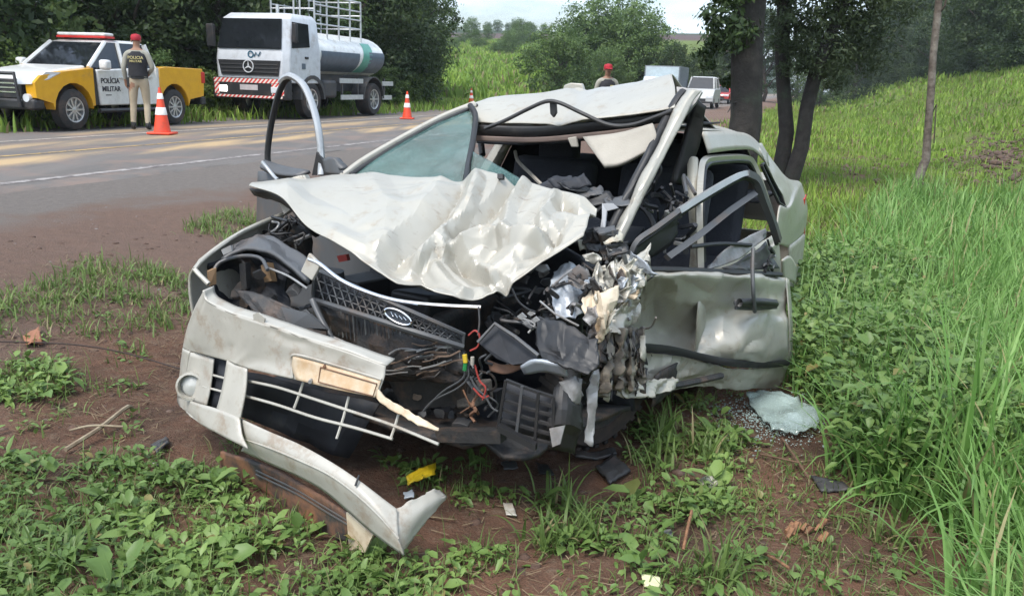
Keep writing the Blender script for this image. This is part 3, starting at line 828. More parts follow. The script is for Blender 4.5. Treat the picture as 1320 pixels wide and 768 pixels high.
# ---- police pickup
fw = Vector((-.262, -.965, 0)); lf = Vector((.965, -.262, 0))
pw = at(95, 165, 17.0); pw.z = 0
pk = pw - fw * 1.55 - lf * .80
pick = empty('police_pickup', (pk.x, pk.y, .03), math.atan2(fw.y, fw.x))
tag(pick, 'yellow and white police pickup parked on the far roadside', 'pickup')
HW = .91
for sgn in (1, -1):
    y0, y1 = (HW - .22, HW) if sgn > 0 else (-HW, -HW + .22)
    mb = xz_prism(MB(), [(2.50, .62), (2.52, .90), (2.36, 1.03), (1.7, 1.12), (1.02, 1.19), (1.02, .46), (1.08, .46)] + arch(1.58, .40, .50, 10) [::1] + [(2.12, .52)], y0, y1)
    loc(mb, 'front_fender', M_YEL, pick, bevel=.075)
    mb = xz_prism(MB(), [(-.98, .50), (-.98, 1.24), (-1.2, 1.27), (-2.55, 1.25), (-2.60, 1.0), (-2.56, .62), (-2.04, .55)] + arch(-1.48, .40, .50, 10)[:-1], y0, y1)
    loc(mb, 'bed_side', M_YEL, pick, bevel=.075)
    # doors
    d = empty('door'); d.parent = pick
    loc(xz_prism(MB(), [(.86, .46), (.92, 1.16), (.05, 1.20), (.02, .46)], y0 + (.12 if sgn > 0 else 0), y1 - (0 if sgn > 0 else .12)), 'door_panel', M_WHT, d, bevel=.03)
    yo = sgn * (HW + .004)
    loc(MB().box((.12, yo - .012, 1.0), (.30, yo + .022 * sgn, 1.03)), 'handle', M_WHT, d)
    d2 = empty('door'); d2.parent = pick
    loc(xz_prism(MB(), [(.00, .46), (.03, 1.20), (-.80, 1.22), (-.90, 1.0), (-.96, .75), (-.9, .46)], y0 + (.12 if sgn > 0 else 0), y1 - (0 if sgn > 0 else .12)), 'door_panel', M_WHT, d2, bevel=.02)
    loc(MB().box((-.70, yo - .012, 1.02), (-.52, yo + .022 * sgn, 1.05)), 'handle', M_WHT, d2)
    if sgn > 0:
        text_mesh('lettering', 'POLÍCIA', .145, M_TEXT, d, SIDE_TXT(.57, HW + .004, .90))
        text_mesh('lettering', 'MILITAR', .145, M_TEXT, d, SIDE_TXT(.55, HW + .004, .74))
        loc(MB().box((.56, HW + .001, .655), (.72, HW + .004, .675)), 'small_print', M_DGREY, d)
    # plain black strip filling the band between fender and front door
    loc(xz_prism(MB(), [(.88, .48), (1.0, .48), (1.0, 1.18), (.93, 1.17)], y0 + (.16 if sgn > 0 else .03), y1 - (.03 if sgn > 0 else .16)), 'pillar_strip', M_BLK, pick)
    loc(MB().box((-.98, y0 + .02, .47), (-.90, y1 - .02, 1.24)), 'pillar_strip', M_WHT, pick)
    # step bar
    loc(MB().tube([(.95, sgn * .93, .36), (-.92, sgn * .93, .36)], .045, 8), 'step_bar', M_BLK, pick, sm=True)
    # mirror
    mr = loc(MB().box((.72, sgn * .93, 1.16), (.90, sgn * 1.12, 1.36)), 'mirror', M_WHT, pick, bevel=.05)
    # headlamp, fog lamp, tail lamp
    loc(MB().prism([(2.52, sgn * .45, .84), (2.51, sgn * .84, .86), (2.2, sgn * .915, .95), (1.88, sgn * .918, 1.08), (2.2, sgn * .905, 1.08), (2.47, sgn * .60, 1.02)], (.035, .012 * sgn, .014)), 'headlamp', M_LAMP, pick)
    loc(MB().tube([(2.49, sgn * .73, .62), (2.57, sgn * .73, .62)], .075, 14), 'fog_lamp', M_LAMP, pick)
    loc(MB().box((-2.62, sgn * .70, .92), (-2.48, sgn * .925, 1.18)), 'tail_lamp', M_RED, pick, bevel=.02)
    for x in (1.58, -1.48): wheel(pick, x, sgn * .78, .39, .26, sgn)
# cab: lower tub, hood, greenhouse, roof
loc(MB().box((-2.5, -.68, .50), (.98, .68, .95)).box((.9, -.68, .45), (2.3, .68, .95)), 'chassis', M_BLK, pick)
loc(MB().box((-2.50, -.69, .95), (-2.44, .69, 1.22)), 'tailgate', M_YEL, pick, bevel=.02)
loc(MB().prism([(-.98, .69, .95), (-1.02, .69, .95), (-1.02, .69, 1.24), (-.98, .69, 1.24)], (0, -1.38, 0)), 'bed_front', M_BLK, pick)
loc(MB().add([(2.46, -.68, .96), (2.46, .68, .96), (2.30, .70, 1.05), (2.30, -.70, 1.05), (1.6, .72, 1.16), (1.6, -.72, 1.16), (1.0, .72, 1.24), (1.0, -.72, 1.24), (1.0, .72, 1.1), (1.0, -.72, 1.1), (2.40, -.68, .85), (2.40, .68, .85)],
     [(0, 1, 2, 3), (3, 2, 4, 5), (5, 4, 6, 7), (7, 6, 8, 9), (10, 11, 1, 0), (1, 11, 8, 6, 4, 2), (0, 3, 5, 7, 9, 10), (9, 8, 11, 10)]), 'hood', M_WHT, pick, bevel=.05)
def greenhouse(parent, xs_b, xs_t, zb, zt, wb, wt, roof_mat, pillar_mat, doors=(.0,), glass=M_DGLASS):
    """roof, four pillars pairs, windscreen, side panes, back pane: (x front, x back) at bottom and top"""
    (fb, bb), (ft, bt) = xs_b, xs_t
    loc(MB().add([(ft + .03, wt, zt - .06), (ft + .03, -wt, zt - .06), (bt - .03, -wt, zt - .05), (bt - .03, wt, zt - .05), (ft - .18, wt - .1, zt), (ft - .18, -wt + .1, zt), (bt + .12, -wt + .1, zt + .01), (bt + .12, wt - .1, zt + .01)],
        [(4, 5, 6, 7), (0, 1, 5, 4), (1, 2, 6, 5), (2, 3, 7, 6), (3, 0, 4, 7), (3, 2, 1, 0)]), 'roof', roof_mat, parent, bevel=.025)
    for sg in (1, -1):
        for (x0, x1, r_) in [(fb, ft, .045), (bb, bt, .06)] + [(d_, d_ - .03, .045) for d_ in doors]:
            loc(MB().tube([(x0, sg * wb, zb), (x1, sg * (wt + .005), zt - .055)], r_, 6), 'pillar', pillar_mat, parent, sm=True)
        edges = [fb] + list(doors) + [bb]; et = [ft] + [d_ - .03 for d_ in doors] + [bt]
        for j in range(len(edges) - 1):
            loc(MB().prism([(edges[j] - .03, sg * (wb - .012), zb), (edges[j + 1] + .03, sg * (wb - .012), zb), (et[j + 1] + .03, sg * (wt - .01), zt - .05), (et[j] - .03, sg * (wt - .01), zt - .05)], (0, -.008 * sg, 0)), 'side_window', glass, parent)
    loc(MB().prism([(fb, wb - .03, zb), (fb, -wb + .03, zb), (ft, -wt + .03, zt - .05), (ft, wt - .03, zt - .05)], (-.008, 0, 0)), 'windscreen', glass, parent)
    loc(MB().prism([(bb, wb - .04, zb), (bb, -wb + .04, zb), (bt, -wt + .04, zt - .05), (bt, wt - .04, zt - .05)], (.008, 0, 0)), 'back_window', glass, parent)
greenhouse(pick, (1.02, -.95), (.36, -.82), 1.20, 1.76, .80, .66, M_WHT, M_WHT, (.03,))
lb = empty('light_bar'); lb.parent = pick
loc(MB().box((-.02, -.60, 1.83), (.26, .60, 1.90)), 'light_bar_cover', M_WHT, lb, bevel=.03)
loc(MB().box((-.03, -.61, 1.79), (.27, .61, 1.832)), 'light_bar_lens', M_RED, lb, bevel=.015)
loc(MB().box((.06, -.5, 1.75), (.16, -.4, 1.80)).box((.06, .4, 1.75), (.16, .5, 1.80)), 'light_bar_bracket', M_BLK, lb)
loc(MB().box((2.36, -.60, .60), (2.53, .60, .95)), 'grille', M_BLK, pick, bevel=.02)
for z in (.70, .78, .86): loc(MB().box((2.525, -.5, z), (2.545, .5, z + .025)), 'grille_bar', M_CHROME, pick)
loc(MB().box((2.3, -.9, .40), (2.56, .9, .60)), 'bumper', M_BLK, pick, bevel=.05)
loc(MB().tube([(2.60, .62, .45), (2.66, .60, 1.05), (2.66, -.60, 1.05), (2.60, -.62, .45)], .035, 8), 'bull_bar', M_BLK, pick, sm=True)
loc(MB().box((2.66, -.22, .56), (2.675, .22, .68)), 'number_plate', M_WHT, pick)
loc(MB().box((-2.72, -.85, .42), (-2.52, .85, .60)), 'rear_bumper', M_BLK, pick, bevel=.03)

# ---- tank truck
fw = Vector((-UX, -UY, 0)); lf = Vector((UY, -UX, 0))
tw = at(398, 150, 24.6); tw.z = 0
tk = tw - fw * 0 - lf * 1.02
truck = empty('tank_truck', (tk.x, tk.y, .04), math.atan2(fw.y, fw.x))
tag(truck, 'white tank truck with railings on its tank parked behind the pickup', 'truck')
M_CABW = mat('cab_white', (.60, .62, .65), .4, coat=.3, dirt=(.35, .30, .26), dirt_amt=.15)
M_TANKW = mat('tank_white', (.76, .77, .76), .4, dirt=(.42, .36, .28), dirt_amt=.2)
M_TBLUE = mat('tank_blue_stripe', (.10, .13, .17), .4)
M_TGREEN = mat('tank_green_slash', (.11, .36, .28), .4)
def loft(sections):
    """sections: lists of equal length of 3D points, closed rings"""
    mb = MB(); n_ = len(sections[0]); V = [p for s_ in sections for p in s_]; F_ = []
    for i in range(len(sections) - 1):
        for k in range(n_): F_.append((i * n_ + k, i * n_ + (k + 1) % n_, (i + 1) * n_ + (k + 1) % n_, (i + 1) * n_ + k))
    F_ += [tuple(range(n_ - 1, -1, -1)), tuple((len(sections) - 1) * n_ + k for k in range(n_))]
    return mb.add(V, F_)
# cab shell: (x, half width) per height
ring = lambda z, xf, xb, w, c=.16: [(xf, -w + c, z), (xf, w - c, z), (xf - c, w, z), (xb, w, z), (xb, -w, z), (xf - c, -w, z)]
loc(loft([ring(.95, 1.22, -.45, 1.16), ring(1.55, 1.24, -.45, 1.17), ring(1.80, 1.20, -.45, 1.16), ring(2.62, 1.02, -.42, 1.08), ring(2.76, .82, -.36, .98)]), 'cab', M_CABW, truck, bevel=.03)
loc(MB().prism([(1.215, -1.0, 1.82), (1.215, 1.0, 1.82), (1.045, .93, 2.60), (1.045, -.93, 2.60)], (.014, 0, .003)), 'windscreen', M_DGLASS, truck)
for sg in (1, -1):
    loc(MB().prism([(.98, sg * 1.162, 1.86), (.10, sg * 1.158, 1.92), (.06, sg * 1.095, 2.52), (.83, sg * 1.092, 2.54)], (0, .012 * sg, 0)), 'side_window', M_DGLASS, truck)
    loc(MB().box((1.04, sg * 1.19, 1.85), (1.16, sg * 1.42, 2.45)), 'mirror', M_BLK, truck, bevel=.03) if sg < 0 else loc(MB().box((.85, 1.17, 2.0), (.98, 1.30, 2.50)), 'mirror', M_BLK, truck, bevel=.03)
    loc(MB().box((.20, sg * 1.165, 1.60), (.36, sg * 1.19, 1.66)), 'door_handle', M_BLK, truck)
    loc(MB().box((.35, sg * 1.168, 1.33), (.52, sg * 1.182, 1.48)), 'door_emblem', M_TBLUE, truck)
    # wheel arch over the front wheel
    pl = arch(0, .52, .66, 12) ; pin = arch(0, .52, .56, 12)[::-1]
    loc(xz_prism(MB(), pl + pin, sg * .92, sg * 1.19), 'wheel_arch', M_DGREY, truck)
    wheel(truck, 0, sg * 1.0, .50, .30, sg, 8)
    wheel(truck, -3.62, sg * .96, .50, .46, sg, 8)
    for z0, x0, x1 in ((.98, -1.55, -2.95), (.50, -1.6, -2.95), (.92, -4.25, -5.0), (.48, -4.25, -4.9)):
        loc(MB().box((x1, sg * 1.12, z0), (x0, sg * 1.15, z0 + .14)), 'side_guard', M_STEEL, truck)
    for x in (-1.75, -2.7, -4.45):
        loc(MB().box((x - .03, sg * 1.06, .5), (x + .03, sg * 1.115, 1.15)), 'guard_post', M_DGREY, truck)
    loc(xz_prism(MB(), arch(-3.62, .52, .68, 12) + arch(-3.62, .52, .64, 12)[::-1], sg * .72, sg * 1.18), 'mudguard', M_DGREY, truck)
loc(MB().box((-5.1, -.42, .72), (.9, .42, 1.02)), 'chassis', M_DGREY, truck)
loc(MB().box((-1.5, .55, .55), (-.75, 1.08, 1.05)), 'fuel_tank', M_DGREY, truck, bevel=.08)
loc(MB().box((-1.5, -1.08, .55), (-.75, -.55, 1.05)), 'battery_box', M_DGREY, truck, bevel=.04)
loc(MB().prism([(1.235, -.90, 1.13), (1.235, .90, 1.13), (1.245, .98, 1.52), (1.245, -.98, 1.52)], (.02, 0, 0)), 'grille', M_BLK, truck)
for z in (1.20, 1.30, 1.40): loc(MB().box((1.262, -.9, z), (1.275, .9, z + .03)), 'grille_bar', M_DGREY, truck)
M_STAR = mat('bright_emblem', (.72, .73, .75), .3, metal=.2)
emb = empty('emblem'); emb.parent = truck
Me = Matrix.Translation((1.285, 0, 1.36)) @ Matrix.Rotation(R(90), 4, 'Y')
loc(MB().lathe([(.17, 0), (.17, .02), (.145, .02), (.145, 0)], Me, 24), 'ring', M_STAR, emb)
for k in range(3): loc(MB().prism([Me @ Matrix.Rotation(R(180 + 120 * k), 4, 'Z') @ Vector(v) for v in ((.02, -.022, .005), (.155, 0, .005), (.02, .022, .005), (-.02, 0, .005))], (.012, 0, 0)), 'spoke', M_STAR, emb)
M_LOGO = mat('cab_logo', (.02, .10, .16), .5)
loc(MB().lathe([(.095, 0), (.095, .006), (.06, .006), (.06, 0)], Matrix.Translation((1.238, .05, 1.67)) @ Matrix.Rotation(R(90), 4, 'Y'), 18), 'logo', M_LOGO, truck)
loc(MB().tube([(1.246, .16, 1.62), (1.244, .22, 1.72), (1.246, .29, 1.63), (1.240, .36, 1.74)], .016, 6), 'logo', M_LOGO, truck)
M_CHEV, t, b, o = new_mat('red_white_chevrons')
geo = N(t, 'ShaderNodeTexCoord'); mpn = N(t, 'ShaderNodeMapping'); t.links.new(geo.outputs['Object'], mpn.inputs[0]); mpn.inputs['Rotation'].default_value = (R(45), 0, 0)
wv = N(t, 'ShaderNodeTexWave'); wv.bands_direction = 'Y'; wv.inputs['Scale'].default_value = 3.4; t.links.new(mpn.outputs[0], wv.inputs['Vector'])
t.links.new(mixc(t, ramp(t, wv.outputs['Fac'], .45, .55), (.62, .05, .04), (.75, .68, .62)), b.inputs['Base Color']); b.inputs['Roughness'].default_value = .5
loc(MB().box((1.0, -1.17, .50), (1.30, 1.17, 1.06)), 'bumper', M_BLK, truck, bevel=.05)
for z0, z1, ya, yb in ((.93, 1.04, -1.12, 1.12), (.54, .60, -1.05, 1.05), (.62, .92, .72, 1.10), (.62, .92, -1.10, -.95)):
    loc(MB().box((1.301, ya, z0), (1.308, yb, z1)), 'chevron_strip', M_CHEV, truck)
for sg in (1, -1): loc(MB().box((1.30, sg * .70, .68), (1.325, sg * .93, .84)), 'headlamp', M_LAMP if sg > 0 else mat('lit_headlamp', (.9, .9, .85), .2, emit=((1, .97, .9), 3.0)), truck, bevel=.02)
loc(MB().box((1.301, -.28, .74), (1.312, .28, .88)), 'number_plate', mat('plate_grey', (.55, .5, .5), .5), truck)
# tank: ellipse section
def ell(x, ry, rz, zc, n_=28): return [(x, ry * math.cos(2 * math.pi * k / n_), zc + rz * math.sin(2 * math.pi * k / n_)) for k in range(n_)]
TZ = 1.78
loc(loft([ell(-.78, .55, .38, TZ), ell(-.72, .92, .58, TZ), ell(-.66, 1.02, .64, TZ), ell(-4.6, 1.02, .64, TZ), ell(-4.68, .92, .58, TZ), ell(-4.76, .5, .32, TZ)]), 'tank', M_TANKW, truck, sm=True)
def band(x0, x1, a0, a1, m_, name, slant=0):
    mb = MB(); V = []; n_ = 8
    for i in range(n_ + 1):
        a = R(a0 + (a1 - a0) * i / n_); sh = slant * i / n_
        for x in (x0, x1): V.append((x + sh, 1.026 * math.cos(a), TZ + .645 * math.sin(a)))
    mb.add(V, [(2 * i, 2 * i + 1, 2 * i + 3, 2 * i + 2) for i in range(n_)])
    loc(mb, name, m_, truck, sm=True)
band(-.75, -3.0, -48, 8, M_TBLUE, 'stripe'); band(-3.62, -4.62, -48, 14, M_TBLUE, 'stripe'); band(-3.02, -3.6, -48, 40, M_TGREEN, 'stripe', -.35)
loc(MB().box((-4.5, -.5, 1.0), (-.9, .5, 1.25)), 'tank_cradle', M_DGREY, truck)
# railing cage on top
for sg in (1, -1):
    for x in np.linspace(-.9, -3.6, 5): loc(MB().tube([(x, sg * .72, 2.15), (x, sg * .72, 3.42)], .03, 6), 'rail_post', M_STEEL, truck)
    for z in (2.62, 2.88, 3.14, 3.42): loc(MB().tube([(-.9, sg * .72, z), (-3.6, sg * .72, z)], .024, 6), 'rail', M_STEEL, truck)
for x in (-.9, -3.6):
    for z in (2.62, 3.02, 3.42): loc(MB().tube([(x, -.72, z), (x, .72, z)], .024, 6), 'rail', M_STEEL, truck)
for sx in (.45, .25): loc(MB().tube([(-.55, sx, 1.1), (-.58, sx, 3.3)], .028, 6), 'ladder_rail', M_STEEL, truck)
loc(MB().tube([(-.6, -.3, 1.2), (-.6, -.3, 3.1)], .05, 8), 'exhaust_stack', M_STEEL, truck)

# ---- far vehicles
def simple_car(name, px, py_base, D, paint, label, cat, face=1, length=3.9, width=1.65, height=1.5, hood=.9, zrot=0.):
    p = at(px, py_base, D)
    f_ = Vector((-UX, -UY, 0)) * face
    root = empty(name, (p.x, p.y, gz(p.x, p.y) + .03), math.atan2(f_.y, f_.x) + zrot)
    tag(root, label, cat)
    h, w = length / 2, width / 2
    zb = height * .62
    poly = [(h, .35), (h + .02, .62), (h - .1, .80), (h - hood, zb), (-h + .35, zb + .02), (-h, zb - .08), (-h - .02, .35)] 
    side = [(-h + .36, .30)] + arch(-h + .72, .30, .36, 8) + arch(h - .75, .30, .36, 8) + [(h - .2, .30)]
    loc(xz_prism(MB(), side + poly, -w, w), 'body', paint, root, bevel=.05)
    greenhouse(root, (h - hood + .02, -h + .4), (h - hood - .5, -h + .7), zb - .01, height, w - .07, w - .2, paint, paint, (-.1,))
    for sg in (1, -1):
        for x in (h - .75, -h + .72): wheel(root, x, sg * (w - .1), .30, .2, sg, 6)
        loc(MB().box((h - .05, sg * (w - .42), .60), (h + .035, sg * (w - .05), .76)), 'headlamp', M_LAMP, root, bevel=.02)
        loc(MB().box((-h - .035, sg * (w - .3), .66), (-h + .03, sg * (w - .05), .84)), 'tail_lamp', M_RED, root)
    loc(MB().box((h + .005, -w * .5, .42), (h + .03, w * .5, .58)), 'grille', M_BLK, root)
    loc(MB().box((h - .02, -w, .30), (h + .045, w, .42)), 'bumper', M_BLK, root, bevel=.03)
    return root
simple_car('car', 929, 133, 74, mat('red_paint', (.45, .03, .025), .35, coat=.5), 'small red car far down the road beside the thick trunk', 'car')
simple_car('van', 905, 137, 56, mat('van_white', (.50, .50, .49), .4), 'white van far down the road showing above the broken pillar', 'van', length=4.4, width=1.75, height=1.9, hood=.8)
p = at(853, 130, 53)
lor = empty('box_lorry', (p.x, p.y, gz(p.x, p.y) + .03), math.atan2(-UY, -UX))
tag(lor, 'pale box lorry far down the road behind the lifted roof', 'lorry')
M_BOX = mat('lorry_box_grey', (.16, .18, .20), .5); M_BOXW = mat('lorry_box_pale', (.45, .52, .55), .45)
loc(MB().box((-3.2, -1.05, .75), (.6, 1.05, 2.45)), 'cargo_box', M_BOX, lor, bevel=.02)
loc(MB().box((.602, -.98, 1.3), (.615, .98, 2.40)), 'front_panel', M_BOXW, lor)
loc(loft([ring(.5, 2.2, .65, .92, .1), ring(1.15, 2.2, .65, .95, .1), ring(1.82, 1.85, .65, .85, .1)]), 'cab', M_BOXW, lor, bevel=.03)
loc(MB().prism([(2.19, -.8, 1.2), (2.19, .8, 1.2), (1.9, .76, 1.75), (1.9, -.76, 1.75)], (.012, 0, .004)), 'windscreen', M_DGLASS, lor)
loc(MB().box((-3.1, -.4, .5), (2.0, .4, .76)), 'chassis', M_DGREY, lor)
for sg in (1, -1):
    for x in (1.45, -2.0): wheel(lor, x, sg * .88, .38, .25, sg, 6)

# ---- people
M_SKIN = mat('skin', (.30, .16, .10), .6)
M_KHAKI = mat('khaki_cloth', (.40, .335, .24), .9, bump=.3, bscale=90)
M_SHIRT = mat('pale_shirt', (.33, .32, .27), .9, bump=.3, bscale=90)
M_BOOT = mat('black_boot', (.02, .02, .02), .6)
M_VEST = mat('black_vest', (.020, .020, .024), .85, bump=.4, bscale=60)
M_CAP = mat('red_cap', (.42, .02, .035), .8)
M_YTXT = mat('yellow_lettering', (.55, .48, .22), .7)
def person(px, D, label, scale, rz, arms, legs, z=None, lettering=True):
    p = at(px, 105, D)
    root = empty('person', (p.x, p.y, (gz(p.x, p.y) if z is None else z)), rz)
    tag(root, label, 'person')
    V, E_, rad = [], [], []
    def add(co, r, par=None):
        V.append(Vector(co)); rad.append(r if isinstance(r, tuple) else (r, r))
        if par is not None: E_.append((par, len(V) - 1))
        return len(V) - 1
    pel = add((0, 0, .96), (.155, .115)); sp = add((0, .01, 1.14), (.145, .11), pel); ch = add((0, .01, 1.34), (.165, .115), sp); nb = add((0, .015, 1.47), (.085, .08), ch)
    nk = add((0, .01, 1.535), (.056, .058), nb); hb = add((0, -.005, 1.61), (.068, .082), nk); hm = add((0, -.01, 1.68), (.076, .095), hb); ht = add((0, .0, 1.755), (.055, .068), hm)
    nose = add((0, -.115, 1.665), .012, hm)
    for sg, (el, wr) in zip((-1, 1), arms):
        sh = add((sg * .185, .01, 1.425), .068, nb)
        e = add(el, .047, sh); fm = add(Vector(el).lerp(Vector(wr), .35), .046, e); w = add(wr, .029, fm)
        dr = (Vector(wr) - Vector(el)).normalized()
        pm = add(Vector(wr) + dr * .075, (.04, .022), w)
        sd_ = Vector((0, -1, 0)) - dr * dr.dot(Vector((0, -1, 0))); sd_.normalize()
        for k, ln in enumerate((.07, .085, .08, .062)):
            b_ = Vector(wr) + dr * .085 + sd_ * (.027 - .018 * k)
            f1 = add(b_ + dr * ln * .5, .0095, pm); add(b_ + dr * ln * .9 + Vector((-sg * .018, 0, 0)), .008, f1)
        th = add(Vector(wr) + dr * .04 + sd_ * .05, .011, w); add(Vector(wr) + dr * .09 + sd_ * .06, .009, th)
    for sg, (kn, an, to) in zip((-1, 1), legs):
        hp = add((sg * .095, 0, .90), .105, pel); th = add(Vector((sg * .1, 0, .90)).lerp(Vector(kn), .4), .092, hp)
        k = add(kn, .066, th); cf = add(Vector(kn).lerp(Vector(an), .35), .064, k); a = add(an, .048, cf)
        hl = add(Vector(an) + Vector((0, .03, -.045)), .045, a); add(to, (.045, .032), a)
    me = bpy.data.meshes.new('body'); me.from_pydata(V, E_, []); 
    ob = bpy.data.objects.new('body', me); COL.objects.link(ob)
    sk = ob.modifiers.new('skin', 'SKIN'); sk.use_smooth_shade = True
    for i, v in enumerate(me.skin_vertices[0].data): v.radius = rad[i]; v.use_root = (i == 0)
    ob.modifiers.new('sub', 'SUBSURF').levels = 2
    bpy.context.view_layer.update()
    m2 = bpy.data.meshes.new_from_object(ob.evaluated_get(bpy.context.evaluated_depsgraph_get()))
    bpy.data.objects.remove(ob)
    m2.name = 'body'; m2.materials.clear()
    for q in (M_SKIN, M_KHAKI, M_SHIRT, M_BOOT): m2.materials.append(q)
    wrs = [Vector(a_[1]) for a_ in arms]
    for pg in m2.polygons:
        c = pg.center
        hand = any((c - w_).length < .045 or ((c - w_).length < .22 and (c - w_).dot(w_ - Vector(a_[0])) > 0) for w_, a_ in zip(wrs, arms))
        pg.material_index = 3 if c.z < .16 else 0 if hand or c.z > 1.50 else 2 if c.z > .985 or (abs(c.x) > .19 and c.z > .8) else 1
        pg.use_smooth = True
    bo = bpy.data.objects.new('body', m2); COL.objects.link(bo); bo.parent = root
    # vest
    def vring(z, rx, ry, n_=20): return [(rx * math.cos(2 * math.pi * k / n_), .012 + ry * math.sin(2 * math.pi * k / n_), z) for k in range(n_)]
    vest = loc(loft([vring(1.02, .178, .142), vring(1.15, .172, .142), vring(1.32, .186, .15), vring(1.42, .168, .135), vring(1.475, .115, .10)]), 'vest', M_VEST, root, sm=True)
    for k, (x, z) in enumerate(((-.1, 1.12), (.0, 1.12), (.1, 1.12))):
        loc(MB().box((x - .04, -.165, z - .06), (x + .04, -.135, z + .05)), 'pocket', M_VEST, vest, bevel=.01)
    if lettering:
        tm = text_mesh('lettering', 'POLICIA', .075, M_YTXT, vest, Matrix.Translation((0, .168, 1.335)) @ Matrix.Rotation(R(180), 4, 'Z') @ Matrix.Rotation(R(90), 4, 'X'))
        text_mesh('lettering', 'MILITAR', .06, M_YTXT, vest, Matrix.Translation((0, .166, 1.275)) @ Matrix.Rotation(R(180), 4, 'Z') @ Matrix.Rotation(R(90), 4, 'X'))
    else:
        loc(MB().box((.04, -.150, 1.31), (.11, -.138, 1.36)), 'badge', M_YTXT, vest)
    loc(MB().lathe([(.165, -.025), (.175, 0), (.165, .028)], Matrix.Translation((0, .003, .995)) @ Matrix.Diagonal((1, .8, 1, 1)), 20), 'belt', M_BOOT, root, sm=True)
    loc(MB().box((.15, -.03, .82), (.205, .07, 1.0)), 'holster', M_BOOT, root, bevel=.015)
    # cap
    cp_ = loc(MB().lathe([(.084, -.05), (.092, -.02), (.093, .015), (.075, .055), (.001, .072)], Matrix.Translation((0, -.005, 1.725)) @ Matrix.Diagonal((1, 1.18, 1, 1)), 18), 'cap', M_CAP, root, sm=True)
    loc(MB().prism([(-.07, -.09, 1.70), (-.05, -.18, 1.685), (.05, -.18, 1.685), (.07, -.09, 1.70)], (0, 0, .008)), 'peak', M_CAP, cp_)
    fc = MB()
    for sg in (-1, 1): fc.lathe([(.001, -.012), (.009, -.008), (.012, 0), (.009, .008), (.001, .012)], Matrix.Translation((sg * .03, -.092, 1.685)), 8)
    loc(MB().box((-.022, -.100, 1.622), (.022, -.088, 1.628)), 'mouth', mat('lips', (.2, .07, .06), .6), root)
    for sg in (-1, 1):
        loc(MB().lathe([(.001, -.012), (.009, -.008), (.012, 0), (.009, .008), (.001, .012)], Matrix.Translation((sg * .03, -.090, 1.685)), 8), 'eye', M_BOOT, root)
        loc(MB().lathe([(.001, -.03), (.014, -.015), (.016, 0), (.012, .02), (.001, .03)], Matrix.Translation((sg * .082, .01, 1.665)), 8), 'ear', M_SKIN, root)
    root.scale = (scale,) * 3
    return root
person(179, 17.6, 'police officer seen from behind in dark vest, khaki trousers and red cap beside the pickup', 1.05, R(180 + 12),
       [((-.27, .03, 1.18), (-.16, -.10, 1.06)), ((.25, .04, 1.16), (.24, -.03, .93))],
       [((-.11, -.05, .50), (-.12, .06, .09), (-.13, -.09, .035)), ((.13, -.02, .50), (.15, .02, .09), (.17, -.13, .035))], z=.02)
person(783, 18.6, 'police officer facing the camera in dark vest and red cap behind the car roof', 1.0, R(6),
       [((-.25, .03, 1.16), (-.25, -.04, .93)), ((.25, .03, 1.16), (.25, -.04, .93))],
       [((-.11, -.02, .50), (-.12, .02, .09), (-.13, -.13, .035)), ((.11, -.02, .50), (.12, .02, .09), (.13, -.13, .035))], lettering=False)

# ---- traffic cones
def cone(px, D, label, h=.80):
    p = at(px, 105, D)
    root = empty('traffic_cone', (p.x, p.y, .055))
    tag(root, label, 'cone', 'traffic cones on the road')
    k = h / .80
    T_ = Matrix.Diagonal((k, k, k, 1))
    rr = lambda z: .145 - .125 * (z - .03) / .77
    loc(MB().box((-.20, -.20, 0), (.20, .20, .035), T_), 'base', M_ORANGE, root, bevel=.01)
    loc(MB().lathe([(rr(.035), .035), (rr(.30), .30), (rr(.42), .42), (rr(.60), .60), (rr(.70), .70), (rr(.80), .80), (.001, .80)], T_, 22), 'cone_body', M_ORANGE, root, sm=True)
    for z0, z1 in ((.33, .46), (.60, .70)):
        loc(MB().lathe([(rr(z0) + .001, z0), (rr(z0) + .006, z0 + .004), (rr(z1) + .006, z1 - .004), (rr(z1) + .001, z1)], T_, 22), 'band', M_CONEW, root, sm=True)
    return root
cone(205, 16.4, 'orange and white traffic cone beside the officer and the pickup', .86)
cone(525, 26.0, 'orange and white traffic cone standing behind the tank truck', .80)
cone(608, 42.0, 'orange traffic cone farthest down the road, above the windscreen', .80)

